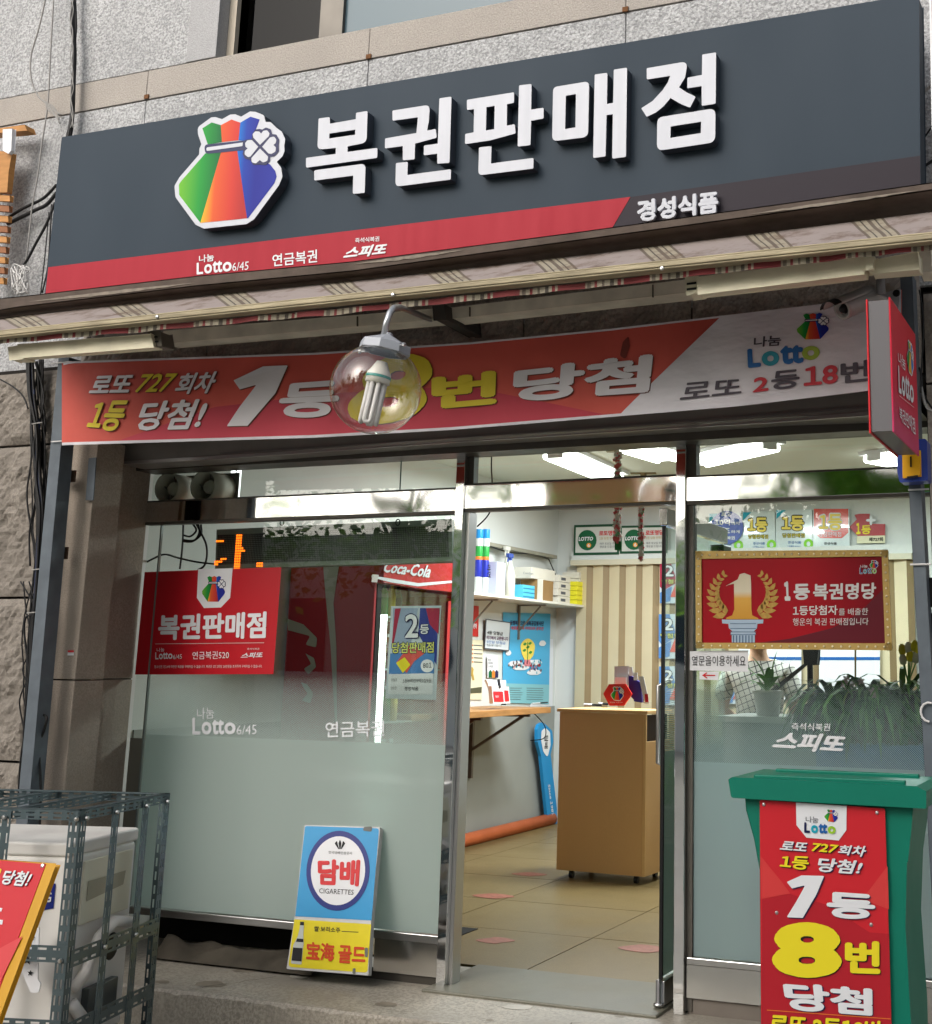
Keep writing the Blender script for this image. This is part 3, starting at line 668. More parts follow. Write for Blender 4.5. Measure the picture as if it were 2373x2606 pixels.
# ------------------------------------------------------------------ shop front: posts, transoms, panes, rails
t = thing('storefront', 'glazed shop front with chrome posts, mirror transom bands and frosted lower glass', 'shop front', (-2.9, 0, 0))
G0 = PYY(0)
xl = -4.795; xr = -.62
zt0 = G0.m(1190,1297).z; 
zband1 = PYY(-.035).m(1195,1238).z
zb_lo = PYY(-.035).m(1190,1293).z; zhead = PYY(-.12).m(1200,1151).z
px0, px1 = PYY(-.04).m(1109,2498).x, PYY(-.04).m(1132,2509).x           # left chrome post, front face
qx0, qx1 = PYY(-.04).m(1713,2574).x, PYY(-.04).m(1740,2580).x
box('chrome_post', (px0, px1, -.04, .085, 0, zhead+.1), CHROME, t, bevel=.003, label='chrome post left of the doorway')
box('chrome_post', (qx0, qx1, -.04, .05, 0, zhead+.1), CHROME, t, bevel=.003, label='chrome post right of the doorway')
zlB = PYY(-.02).m(700,1275).z
for a, b, nm in ((xl, px0, 'left'), (px1, qx0, 'door'), (qx1, xr, 'right')):
    if nm == 'left': z0, z1 = PYY(-.03).m(1000,1306).z, PYY(-.03).m(1000,1251).z
    elif nm == 'door': z0, z1 = PYY(-.03).m(1400,1287).z, PYY(-.03).m(1400,1225).z
    else: z0, z1 = PYY(-.03).m(1950,1268).z, PYY(-.03).m(1950,1206).z
    box('mirror_band', (a+.001, b-.001, -.03, .02, z0, z1), BAND, t, bevel=.002)
    box('band_edge', (a+.001, b-.001, -.026, .018, z0-.014, z0-.0005), DARKAL, t)
    box('band_edge', (a+.001, b-.001, -.024, .018, z1+.0005, z1+.008), DARKAL, t)
    box('transom_pane', (a+.002, b-.002, .004, .010, z1+.009, zhead+.0), GLASS, t)
    if nm == 'left': zL = z0-.014
    if nm == 'right': zR = z0-.014
    if nm == 'door': zD0, zD1 = z0-.014, z1
# inner dark stops
box('stop', (px1+.001, px1+.030, -.005, .04, zD1+.01, zhead), DARKAL, t); box('stop', (px1+.001, px1+.02, -.012, .06, .012, zD0), STEEL, t)
box('stop', (qx1+.001, qx1+.026, -.010, .04, .012, zR), DARKAL, t); box('stop', (qx1+.001, qx1+.04, -.012, .04, zR+.1, zhead), DARKAL, t)
zbot = G0.m(770,2346).z; zbotR = G0.m(1760,2434).z
box('display_pane', (xl+.002, px0-.002, .004, .012, zbot, zL), GLASS, t, label='large left window pane')
box('display_pane', (qx1+.026, xr, .004, .012, zbotR, zR), GLASS, t, label='right window pane')
FR1 = frost('frosted_film', 1.02, 1.33, C(206, 218, 214, 1.0))
FR2 = frost('frosted_film_right', .99, 1.33, C(196, 220, 222, 1.0), .42)
box('frosted_film', (xl+.10, px0-.004, .0005, .003, zbot+.002, 1.34), FR1, t)
box('frosted_film', (qx1+.027, xr, .0005, .003, zbotR+.002, 1.34), FR2, t)
box('film_strip', (xl+.004, xl+.085, .0005, .003, zbot+.002, 1.0), M('grey_film_edge', C(120,118,108), .4), t)
box('glass_edge', (xl+.088, xl+.096, -.010, .004, zbot, zL), M('pane_edge_grey', C(120,128,124), .3, .2), t)
box('bottom_rail', (xl, px0-.001, -.02, .03, zbot-.035, zbot-.001), STEEL, t, bevel=.003)
rx = G0.m(960,2380).x
box('base_panel', (rx-.0, px0-.001, -.018, .02, .035, zbot-.036), mirror('base_steel', (.66,.64,.6,1), .18, .3), t)
box('base_kerb', (rx-.3, px0-.001, -.01, .05, -.0, .034), M('kerb_dark', C(70,66,60), .8), t)
box('bottom_rail', (qx1+.005, xr, -.02, .03, zbotR-.028, zbotR-.001), STEEL, t, bevel=.003)
box('base_panel', (qx1+.005, xr, -.018, .02, zbotR-.155, zbotR-.029), mirror('base_steel_b', (.62,.62,.6,1), .2, .3), t)
box('base_kerb', (qx1+.005, xr, -.005, .05, -.0, zbotR-.156), M('kerb_grey', C(120,112,104), .8, var=.2), t)
# dark hollow under the left window with a crumpled rag
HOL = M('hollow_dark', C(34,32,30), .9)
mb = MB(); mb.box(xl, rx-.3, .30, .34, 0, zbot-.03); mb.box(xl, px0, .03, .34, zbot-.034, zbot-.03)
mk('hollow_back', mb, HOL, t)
# vertical join lines in the left transom
for px in (1020,):
    p = G0.m(px, 1200); box('glass_joint', (p.x-.003, p.x+.003, .001, .004, zL+.13, zhead), M('joint_green', C(95,115,105), .3), t)
# writing on the glass
zw = zc(300,1300,2.04); PG = PYY(-.001)
text('나눔', zw([(412,1023),(500,1020),(500,1078),(412,1082)]), PG, WHITE, t, .0, .004)
lotto(zw([(388,1074),(612,1082),(612,1160),(388,1162)]), PG, t, [WHITE]*4, .03, .004)
text('6/45', zw([(617,1115),(722,1110),(720,1160),(617,1163)]), PG, WHITE, t, .0, .004)
text('연금복권', zw([(1078,1095),(1385,1088),(1385,1170),(1078,1178)]), PG, WHITE, t, .012, .004)
zx = zc(1650,1200,2.52)
text('즉석식복권', zx([(920,1612),(1170,1615),(1165,1665),(920,1660)]), PG, WHITE, t, .01, .004)
text('스피또', zx([(850,1665),(1285,1692),(1240,1808),(785,1782)]), PG, WHITE, t, .045, .004)

# ------------------------------------------------------------------ open glass door, swung inwards
XD = PYY(-.02).m(1667,2500).x + .015; DL = .90
t = thing('glass_door', 'open glass door swung inward at the right post, with steel rails and a frosted lower half', 'door', (XD, .1, .012))
zdt = zD0-.012
box('pane', (XD-.004, XD+.004, .02, DL, .115, zdt-.077), glass('door_glass', (.86,.93,.9)), t)
box('frosted_film', (XD-.0055, XD-.0045, .03, DL-.01, .12, 1.30), frost('frosted_film_door', 1.02, 1.33, C(206,218,214,1.0)), t)
box('bottom_rail', (XD-.02, XD+.02, .0, DL, .018, .113), STEEL, t, bevel=.003)
box('top_rail', (XD-.02, XD+.02, .0, DL, zdt-.075, zdt), mirror('door_rail', (.45,.46,.46,1), .12, .15), t, bevel=.003)
box('edge_strip', (XD-.007, XD+.007, .004, .019, .115, zdt-.077), BLACK, t)
mk('pivot_cap', MB().lathe((XD, -.012, .018), (0,0,1), [(0,0),(.022,0),(.022,.012),(.012,.014),(.012,.1),(0,.1)], 16), STEEL, t, smooth=True)
mk('lock_box', MB().box(XD-.035, XD+.035, DL-.12, DL+.01, zdt-.21, zdt-.09), M('dark_green_lock', C(32,62,58), .4), t, bevel=.004)
mk('handle', MB().tube([(XD-.005, .12, .95),(XD-.06, .12, .97),(XD-.06, .12, 1.3),(XD-.005, .12, 1.32)], .011, 8), STEEL, t, smooth=True)
#==SECTION3==
# ------------------------------------------------------------------ grey steel posts
YP = -.76
t = thing('steel_post', 'grey painted steel post on the left that the banner is tied to', 'post', tuple(W(60, 2000, YP)), 'steel posts at both ends of the banner')
pl = PYY(YP); a = pl.m(150,912); b = pl.m(50.6,2000); dirn = (b-a)/(b.z-a.z); bt = a + dirn*(ZS-a.z)
wp = (pl.m(176,934)-pl.m(150,934)).x
mb = MB(); mb.prism([[a, a+Vector((wp,0,0)), bt+Vector((wp,0,0)), bt]], (0,.075,0)); mk('tube', mb, GREYST, t, bevel=.004)
BR = M('rusty_bar', C(92,72,58), .7, var=.4, vs=20)
for py in (1214, 1408):
    p = W(150, py, -.66); box('bracket', (p.x, -4.66, -.665, -.655, p.z-.028, p.z+.028), BR, t)
for py in (926, 1125): 
    q = pl.m(140, py); mk('cable_tie', MB().tube([(q.x-.01,YP-.01,q.z),(q.x+wp+.05,YP-.012,q.z)], .003, 6), PWHITE, t)
t = thing('steel_post', 'grey painted steel post on the right behind the hanging blade sign', 'post', tuple(W(2360, 2000, YP)), 'steel posts at both ends of the banner')
a = pl.m(2300,700); a = Vector((pl.m(2313,1232).x, YP, a.z)); b = pl.m(2362,2100); dirn = (b-pl.m(2313,1232))/(b.z-pl.m(2313,1232).z)
a = pl.m(2313,1232)+dirn*(a.z-pl.m(2313,1232).z)*.3; a.z = pl.m(2300,700).z; bt = pl.m(2313,1232)+dirn*(ZS-pl.m(2313,1232).z); md = pl.m(2313,1232)
wp = (pl.m(2346,1300)-pl.m(2315,1300)).x
mb = MB(); mb.prism([[a, a+Vector((wp,0,0)), md+Vector((wp,0,0)), bt+Vector((wp,0,0)), bt, md]], (0,.08,0)); mk('tube', mb, GREYST, t, bevel=.004)
for (x, y) in ((2320,1247),(2325,1437)):
    q = pl.m(x, y); mk('cable_tie', MB().tube([(q.x-.01,YP-.006,q.z),(q.x+wp+.02,YP-.008,q.z)], .0035, 6), PWHITE, t)
q = pl.m(2366,1812); mk('curled_tie', MB().tube([q+Vector((.028*math.cos(i*.5+1.2), -.01, .032*math.sin(i*.5+1.2))) for i in range(8)], .004, 6), PWHITE, t)

# ------------------------------------------------------------------ banner
t = thing('banner', 'long red banner with white and yellow lottery lettering and a dirty white right end', 'banner', tuple(W(1200, 1000, -.74)))
btop = [(160,925),(179,920),(800,898),(1200,871),(1550,837),(2096,773),(2292,737)]; bbot = [(155,1134),(161,1133),(800,1114),(1150,1094),(1550,1061.5),(1878,1034),(2209,995),(2292,985)]
def bdisp(x, y):
    return .018*noise.noise(Vector((x*.0045, y*.003, 1.5))) + .006*noise.noise(Vector((x*.012, y*.006, 8)))
class Ban:
    n = Vector((0,-1,0))
    def m(s, x, y, lift=0): return PYY(-.79 + bdisp(x, y) - lift).m(x, y)
BN = Ban()
def bm(name, ptsfn, nu, nv, mat, lift, **k):
    mb = MB().grid(lambda u, v: BN.m(*ptsfn(u, v), lift), nu, nv); return mk(name, mb, mat, t, smooth=True, **k)
BRED = M('banner_red', C(214,92,80), .6, var=.3, vs=1.5, bump=5, bs=3.5, stretch=(1,1,.6)); BCRI = M('banner_crimson', C(196,66,82), .6, var=.2, vs=2, bump=5, bs=3.5, stretch=(1,1,.6))
BWH = M('dirty_banner_white', C(222,219,226), .6, var=.3, vs=3.5, bump=6, bs=3, stretch=(1,1,2.2)); BORG = M('banner_orange', C(212,104,80), .6, var=.1)
BLT = M('banner_letter_white', C(226,222,228), .55, var=.12, vs=5); BYL = M('banner_yellow', C(222,200,52), .55, var=.12, vs=6); BSH = M('banner_letter_shadow', C(105,60,50), .6)
def bx_(x0, x1): return lambda u, v: (x0+(x1-x0)*u, lin(bbot, x0+(x1-x0)*u)*(1-v)+lin(btop, x0+(x1-x0)*u)*v)
bm('cloth', bx_(158, 2296), 200, 14, BRED, 0)
bm('hem', lambda u, v: (158+2134*u, lin(bbot, 158+2134*u)-7*v), 160, 1, BWH, .0035)
bm('hem', lambda u, v: (162+2130*u, lin(btop, 162+2130*u)+5*(1-v)), 160, 1, BWH, .0035)
cb_ = [(300,1122),(545,1036),(860,1000),(1180,982),(1420,1030),(1573,1062)]
bm('crimson_band', lambda u, v: (310+1255*u, (lin(bbot, 310+1255*u)-7)*(1-v)+ min(lin(cb_, 310+1255*u), lin(bbot, 310+1255*u)-8)*v), 120, 6, BCRI, .0035)
we = [(812,1839.7),(883,1769),(944,1703.7),(996,1660),(1031,1625),(1057,1573)]
def wf(u, v):
    yt = lin(btop, 1700)*(1-.0); y = None
    x0b, x0t = 1575, 1836
    s_ = v; xl_ = 1575+ (1836-1575)*(s_**1.05) ; x = xl_+(2294-xl_)*u; return (x, (lin(bbot, x)-1)*(1-v)+(lin(btop, x)+1)*v)
bm('white_end', wf, 60, 14, BWH, .004)
z3 = zc(0,700,2.295); z4 = zc(750,700,2.295); z5 = zc(1573,700,2.295)
def btext(s, q, mat, bold=.03, sh=True):
    if sh: text(s, [(x+2.2, y+2.2) for x, y in q], BN, BSH, t, bold, .0055)
    text(s, q, BN, mat, t, bold, .0085)
btext('로또', z3([(556,590),(792,580),(750,686),(518,690)]), BLT)
btext('727', z3([(835,578),(1042,572),(985,682),(780,686)]), BYL, .02)
btext('회차', z3([(1062,575),(1288,560),(1228,690),(1010,698)]), BLT)
btext('1등', z3([(560,735),(765,730),(690,915),(500,900)]), BYL)
btext('당첨!', z3([(845,738),(1232,720),(1160,900),(780,910)]), BLT)
one = z3([(1538,533),(1682,527),(1610,690),(1447,880),(1325,883),(1400,770),(1500,640),(1402,668),(1365,615)])
for dl, ml, dd in ((.0055, BSH, 2.4), (.0085, BLT, 0)):
    mk('numeral', MB().prism([[BN.m(x+dd, y+dd, dl) for x, y in rnd(one, 2)]], (0,0,0)), ml, t)
btext('등', [(722,977),(868,966),(858,1062),(700,1064)], BLT, .04)
btext('8', [(945,902),(1118,898),(1072,1074),(862,1084)], BYL, .05)
btext('번', z4([(800,585),(1188,556),(1180,752),(800,786)]), BYL, .05)
btext('당첨', [(1309,938),(1663,900),(1652,999),(1303,1024)], BLT, .045)
BLU2 = M('banner_blue', C(40,100,165), .55); DK2 = M('banner_grey', C(78,72,82), .55)
btext('나눔', z5([(795,362),(958,348),(950,412),(793,422)]), DK2, .02, False)
for s_, q, m_ in (('L',[(755,432),(832,425),(837,535),(760,543)],BLU2),('o',[(838,447),(940,440),(945,525),(842,535)],M('banner_teal',C(50,150,170),.55)),('tt',[(945,412),(1085,403),(1085,513),(950,525)],BLU2),('o',[(1072,418),(1180,410),(1178,492),(1078,500)],M('banner_lime',C(160,185,70),.55))):
    btext(s_, z5(q), m_, .045, False)
logo(z5([(1035,222),(1248,205),(1240,378),(1038,390)]), BN, t, lift=.009, step=.0008)
DRD = M('banner_text_red', C(190,50,62), .55)
btext('로또', z5([(385,630),(722,604),(722,690),(360,730)]), DK2, .02, False)
btext('2', z5([(795,600),(880,592),(880,675),(785,687)]), DRD, .03, False)
btext('등', z5([(905,563),(1062,547),(1062,655),(885,675)]), DK2, .03, False)
btext('18', z5([(1085,540),(1285,514),(1285,632),(1085,650)]), DRD, .03, False)
btext('번', z5([(1300,510),(1470,493),(1470,618),(1300,635)]), DK2, .03, False)
mk('stain', MB().prism([[BN.m(x, y, .0045) for x, y in rnd([(1578,905,8),(1586,870,5),(1600,855,3),(1604,880,8),(1592,915,8)], 4)]], (0,0,0)), M('scorch_stain', C(120,50,42), .6), t)

# ------------------------------------------------------------------ globe lamp
YG = -1.55; pg = PYY(YG)
gc = pg.m(957, 990); rr = (pg.m(1056,990)-pg.m(858,990)).length/2
t = thing('globe_lamp', 'clear glass globe lamp on a bent steel pipe in front of the banner', 'lamp', tuple(gc - Vector((0,0,rr))))
ax = Vector((-.04, .10, -1)).normalized()*-1
tilt = (pg.m(982,870)-gc).normalized(); tilt = Vector((tilt.x*.9, .06, tilt.z)).normalized()
mb = MB(); n1 = 24; prof = [(rr*math.sin(math.pi*i/n1), -rr*math.cos(math.pi*i/n1)) for i in range(0, n1-2)]
mb.lathe(gc, tilt, prof, 40); mk('globe', mb, glass('globe_glass', (.97,.97,.96), 1.6), t, smooth=True)
CAPM = M('grey_lamp_cap', C(168,172,180), .4, .1, var=.1)
cp = gc + tilt*rr*.86
mb = MB(); mb.lathe(cp, tilt, [(.50*rr,-.02*rr),(.58*rr,-.02*rr),(.56*rr,.18*rr),(.50*rr,.20*rr),(.14*rr,.36*rr),(.10*rr,.37*rr),(.10*rr,.43*rr),(0,.43*rr)], 8); mk('cap', mb, CAPM, t, bevel=.002)
for a_ in (-1, 1):
    q = cp + tilt*.05*rr + Vector((a_*.62*rr, -.25*rr if a_ > 0 else 0, 0)); mk('screw', MB().lathe(q, (a_,-.3,0), [(0,-.03),(.003,-.03),(.003,0),(.0075,0),(.0075,.008),(0,.009)], 8), STEEL, t)
top = cp + tilt*rr*.38
wall = Vector((W(1100, 810, -.9).x, -.62, W(1100,806,-.9).z+.06))
bend = pg.m(1003, 800); bend2 = pg.m(1008, 786)
path = [top, pg.m(975,865), pg.m(984,822), pg.m(992,798), PYY(-1.50).m(1002,784), PYY(-1.44).m(1018,782), PYY(-1.3).m(1040,790), PYY(-.62).m(1118,822)]
mk('pipe', MB().tube(path, .0115, 12), M('galvanised_pipe', C(185,188,192), .3, .7), t, smooth=True)
bx0 = gc + tilt*rr*.55
WB = M('bulb_white', C(226,222,212), .35)
mb = MB(); mb.lathe(gc, tilt, [(0,.62*rr),(.12*rr,.62*rr),(.2*rr,.45*rr),(.26*rr,.36*rr),(.27*rr,.14*rr),(.2*rr,.12*rr),(0,.12*rr)], 24); mk('bulb_base', mb, WB, t, smooth=True)
mk('bulb_ring', MB().lathe(gc, tilt, [(.268*rr,.30*rr),(.276*rr,.30*rr),(.278*rr,.24*rr),(.27*rr,.24*rr)], 24), M('bulb_ring_green', C(60,150,140), .4), t)
side = tilt.cross(Vector((0,1,0))).normalized(); fw = tilt.cross(side)
for i in range(4):
    for k in range(2):
        a0_ = math.pi*2*(i*2+k)/8; o_ = side*math.cos(a0_)*.18*rr + fw*math.sin(a0_)*.18*rr
        a1_ = math.pi*2*(i*2+k+1)/8
        if k == 0:
            o2 = side*math.cos(a1_)*.18*rr + fw*math.sin(a1_)*.18*rr
            bt_ = -.72*rr
            P_ = [gc+o_+tilt*.14*rr, gc+o_+tilt*bt_, gc+(o_*.8+o2*.2)+tilt*(bt_-.05*rr), gc+(o_*.2+o2*.8)+tilt*(bt_-.05*rr), gc+o2+tilt*bt_, gc+o2+tilt*.14*rr]
            mk('bulb_tube', MB().tube(P_, .05*rr, 10), M('bulb_tube_white', C(220,218,216), .25), t, smooth=True)

# ------------------------------------------------------------------ blade sign on the right
XB = -.665; pb = PXX(XB)
c1, c2, c3, c4 = pb.m(2266,759), pb.m(2329,846), pb.m(2341,1161), pb.m(2277,1101)
y0 = (c1.y+c4.y)/2; y1 = (c2.y+c3.y)/2; zt = (c1.z+c2.z)/2; zb_ = (c3.z+c4.z)/2; TH = .072
t = thing('blade_sign', 'red and grey projecting lottery sign box hanging at the right end of the banner', 'sign', (XB, (y0+y1)/2, zb_))
BLR = grad('blade_red', [(0, C(200,66,110)), (.35, C(205,40,70)), (1, C(203,36,52))], 2)
box('side_panel', (XB-.006, XB, y0, y1, zb_, zt), BLR, t, bevel=.002)
box('side_panel', (XB-TH-.006, XB-TH, y0, y1, zb_, zt), RED, t, bevel=.002)
box('case', (XB-TH+.001, XB-.007, y0+.006, y1-.004, zb_+.006, zt-.006), M('sign_case_grey', C(104,102,105), .45), t)
zb5 = zc(1573,700,2.295)
logo(zb5([(1686,360),(1728,415),(1728,605),(1690,560)]), pb, t, lift=.003, border=True, step=.0006)
text('나눔', zb5([(1636,448),(1678,480),(1681,562),(1640,520)]), pb, WHITE, t, .01, .003)
lotto(zb5([(1637,525),(1726,625),(1729,755),(1641,685)]), pb, t, [WHITE]*4, .03, .003)
poly('line', zb5([(1644,702),(1730,772),(1730,775),(1644,705)]), pb, PWHITE, t, .003)
text('복권판매점', zb5([(1643,765),(1734,836),(1739,935),(1648,848)]), pb, WHITE, t, .015, .003)
mk('hanger_pipe', MB().tube([PYY(-1.0).m(2240,690), PYY(-1.0).m(2243,748)], .016, 12), M('hanger_grey', C(130,130,134), .4, .4), t, smooth=True)
mk('mount_plate', MB().prism([[PYY(-.84).m(2215,752), PYY(-.84).m(2292,735), PYY(-.84).m(2284,800), PYY(-.84).m(2216,790)]], (0,.006,0)), M('plate_grey', C(160,160,166), .45, .2), t)
mk('cable_hole', MB().lathe(PYY(-.845).m(2282,746), (0,-1,0), [(0,.004),(.012,.004),(.014,0)], 12), BLACK, t)

# ------------------------------------------------------------------ security camera
t = thing('security_camera', 'small silver bullet security camera above the white end of the banner', 'security camera', tuple(W(2170, 780, -1.0)))
ca = W(2143,788,-1.08); cb2 = W(2222,755,-.96); dv = (cb2-ca).normalized(); L_ = (cb2-ca).length
SIL = M('camera_silver', C(165,162,160), .4, .2, var=.15)
mk('body', MB().lathe(ca, dv, [(0,.014),(.026,.014),(.028,0),(.037,0),(.038,.012),(.036,.035),(.036,L_),(.025,L_+.01),(0,L_+.01)], 20), SIL, t, smooth=True)
mk('lens', MB().lathe(ca, -dv, [(0,.001),(.012,.001),(.013,-.004),(.018,-.011)], 16), BLACK, t, smooth=True)
uz = Vector((0,0,1)); uz = (uz - dv*uz.dot(dv)).normalized(); sx_ = dv.cross(uz)
mb = MB(); mb.grid(lambda u, v: ca + dv*(-.045+ (L_+.03)*v) + (sx_*math.sin((u-.5)*2.2) + uz*math.cos((u-.5)*2.2))*.045, 10, 3); mk('sun_hood', mb, SIL, t, smooth=True, solid=.002)
mb = MB(); mb.grid(lambda u, v: ca + dv*(-.06+.035*v) + (sx_*math.sin((u-.5)*2.0) + uz*math.cos((u-.5)*2.0))*.046, 10, 1); mk('hood_lip', mb, BLACK, t, solid=.003)
mk('bracket', MB().tube([cb2, cb2+Vector((.03,.05,-.0)), cb2+Vector((.05,.2,.01))], .012, 8), SIL, t)

# ------------------------------------------------------------------ blue and yellow box on the right post
t = thing('alarm_box', 'blue box with a yellow slotted front on the right post below the blade sign', 'box', tuple(W(2320, 1225, -.83)))
za5 = zc(1573,700,2.295); pa = PYY(-.86)
mk('case', MB().prism([[pa.m(*p) for p in rnd(za5([(1630,1060,8),(1700,965,8),(1805,955,20),(1812,1200,12),(1645,1212,18),(1632,1150)]), 0)]], (0,.08,0)), M('alarm_blue', C(42,62,140), .35), t, bevel=.005)
mk('front', MB().prism([[pa.m(*p, .012) for p in za5([(1665,1040),(1762,1028),(1765,1170),(1668,1180)])]], (0,.012,0)), M('alarm_yellow', C(225,165,30), .35), t, bevel=.003)
mk('slot', MB().prism([[pa.m(*p, .015) for p in za5([(1706,1060),(1715,1059),(1716,1120),(1707,1121)])]], (0,.002,0)), BLACK, t)
mk('slot', MB().prism([[pa.m(*p, .015) for p in za5([(1688,1176),(1752,1168),(1753,1180),(1690,1188)])]], (0,.002,0)), BLACK, t)

# ------------------------------------------------------------------ stickers on the glass, left
zq = zc(300,1300,2.04); PO = PYY(-.006)
t = thing('window_sign', 'square red lottery retailer sign with a white logo tab in the left window', 'sign', tuple(PO.m(530,1716)))
poly('sheet', zq([(140,318),(850,292),(808,848),(90,850)]), PO, M('window_sign_red', C(186,26,38), .35, var=.06, vs=3), t, 0, .001)
poly('logo_tab', rnd(zq([(418,303),(597,298),(584,452),(536,502),(448,505),(411,452)]), 0), PO, WHITE, t, .0015)
logo(zq([(436,333),(572,328),(560,478),(430,482)]), PO, t, lift=.003, step=.0005)
text('복권판매점', zq([(214,540),(774,522),(768,662),(208,672)]), PO, WHITE, t, .035, .003)
poly('line', zq([(195,690),(760,684),(760,686),(195,692)]), PO, PWHITE, t, .002)
text('나눔', zq([(203,712),(242,710),(242,730),(203,733)]), PO, WHITE, t, .0, .003)
lotto(zq([(195,735),(284,733),(285,768),(195,771)]), PO, t, [WHITE]*4, .02, .003)
text('6/45', zq([(288,747),(333,745),(333,768),(288,770)]), PO, WHITE, t, 0, .003)
text('연금복권520', zq([(388,732),(578,727),(577,768),(388,771)]), PO, WHITE, t, 0, .003)
text('즉석식복권', zq([(672,712),(735,711),(735,722),(672,723)]), PO, PWHITE, t, 0, .003)
text('스피또', zq([(655,736),(756,733),(750,762),(635,766)]), PO, WHITE, t, .03, .003)
text('청소년은 만19세 미만은 복권을 구매하실 수 없습니다. 복권은 1인 1회당 10만원을 초과하여 구매하실 수 없습니다.', zq([(190,802),(750,799),(750,814),(190,817)]), PO, PWHITE, t, 0, .003)

# second prize poster behind the glass
PI = PYY(.03)
t = thing('prize_poster', 'blue and white second prize poster in the left window by the chrome post', 'poster', tuple(PI.m(1050,1780)))
poly('sheet', zq([(1420,495),(1680,492),(1652,982),(1390,974)]), PI, M('poster_pale', C(196,206,214), .3), t, 0, .001)
poly('ray', zq([(1430,505),(1560,505),(1520,700),(1425,760)]), PI, M('poster_grey_blue', C(150,165,190), .3), t, .0015)
poly('ray', zq([(1570,505),(1665,505),(1655,800),(1560,640)]), PI, M('poster_navy', C(50,62,140), .3), t, .0015)
poly('ray', zq([(1600,505),(1672,505),(1665,640),(1620,590)]), PI, M('poster_crimson', C(165,40,70), .3), t, .0022)
poly('ray', zq([(1440,508),(1470,506),(1430,700),(1422,700)]), PI, M('poster_crimson', C(165,40,70), .3), t, .0022)
poly('ray', zq([(1415,740),(1645,735),(1642,845),(1408,850)]), PI, M('poster_sky', C(80,130,190), .3), t, .0018)
poly('ray', zq([(1445,790),(1520,690),(1600,735),(1540,780),(1500,842)]), PI, M('poster_orange', C(215,90,80), .3), t, .0025)
poly('ray', zq([(1445,790),(1490,760),(1520,800),(1480,842)]), PI, YEL, t, .003)
poly('panel', rnd(zq([(1405,848,8),(1638,843,8),(1634,955,8),(1403,952,8)]), 0), PI, WHITE, t, .003)
text('2', zq([(1488,532),(1568,530),(1565,664),(1486,666)]), PI, NAVY, t, .07, .0035); text('2', zq([(1493,538),(1562,536),(1559,658),(1491,660)]), PI, WHITE, t, .02, .005)
text('등', zq([(1566,588),(1620,586),(1618,642),(1564,643)]), PI, NAVY, t, .07, .0035); text('등', zq([(1569,591),(1617,589),(1615,639),(1567,640)]), PI, WHITE, t, .02, .005)
text('당첨판매점', zq([(1422,680),(1645,676),(1643,740),(1420,744)]), PI, NAVY, t, .07, .0035); text('당첨판매점', zq([(1425,684),(1642,680),(1640,736),(1423,740)]), PI, M('poster_lime', C(222,225,120), .4), t, .015, .005)
mk('badge', MB().prism([[PI.m(*p, .0045) for p in zq([(1607+34*math.cos(i*.3142), 805+34*math.sin(i*.3142)) for i in range(20)])]], (0,0,0)), WHITE, t)
text('801', zq([(1585,790),(1630,788),(1630,814),(1585,816)]), PI, INK, t, .0, .006)
text('당첨금', zq([(1420,870),(1450,869),(1450,885),(1420,886)]), PI, INK, t, 0, .005); text('5천9백만9백5십9원', zq([(1482,872),(1628,870),(1627,892),(1480,894)]), PI, INK, t, 0, .005)
text('판매점', zq([(1417,913),(1447,912),(1447,928),(1417,929)]), PI, INK, t, 0, .005); text('경성식품', zq([(1488,913),(1562,912),(1560,933),(1488,934)]), PI, INK, t, .02, .005)

# ------------------------------------------------------------------ LED ticker
PL_ = PYY(.22)
t = thing('led_display', 'long black LED ticker showing a few orange dots, hung inside the left window', 'led display', tuple(PL_.m(850,1440)))
LE = [(553,1349),(1150,1322),(1153,1428),(549,1447)]
def ledp(u, v): 
    tl, tr, br, bl = [Vector(p) for p in LE]; p = (tl*(1-u)+tr*u)*(1-v)+(bl*(1-u)+br*u)*v; return p
mk('case', MB().prism([[PL_.m(*p) for p in LE]], (0,.07,0)), M('led_silver', C(140,148,138), .4, .3), t, bevel=.003)
def ledmat():
    m = bpy.data.materials.new('led_dot_matrix'); m.use_nodes = True; nt = m.node_tree; p = nt.nodes['Principled BSDF']; p.inputs['Roughness'].default_value = .35
    tc = nt.nodes.new('ShaderNodeTexCoord'); mp = nt.nodes.new('ShaderNodeMapping'); mp.inputs['Scale'].default_value = (100, 1, 100); nt.links.new(tc.outputs['Object'], mp.inputs[0])
    sp = nt.nodes.new('ShaderNodeSeparateXYZ'); nt.links.new(mp.outputs[0], sp.inputs[0]); ds = []
    for i in (0, 2):
        f = nt.nodes.new('ShaderNodeMath'); f.operation = 'FRACT'; nt.links.new(sp.outputs[i], f.inputs[0])
        s = nt.nodes.new('ShaderNodeMath'); s.operation = 'SUBTRACT'; s.inputs[1].default_value = .5; nt.links.new(f.outputs[0], s.inputs[0])
        q = nt.nodes.new('ShaderNodeMath'); q.operation = 'POWER'; q.inputs[1].default_value = 2; nt.links.new(s.outputs[0], q.inputs[0]); ds.append(q)
    a = nt.nodes.new('ShaderNodeMath'); nt.links.new(ds[0].outputs[0], a.inputs[0]); nt.links.new(ds[1].outputs[0], a.inputs[1])
    l = nt.nodes.new('ShaderNodeMath'); l.operation = 'LESS_THAN'; l.inputs[1].default_value = .12; nt.links.new(a.outputs[0], l.inputs[0])
    mx = nt.nodes.new('ShaderNodeMix'); mx.data_type = 'RGBA'; nt.links.new(l.outputs[0], mx.inputs[0]); mx.inputs[6].default_value = C(14,14,14); mx.inputs[7].default_value = C(104,108,102)
    nt.links.new(mx.outputs[2], p.inputs['Base Color']); return m
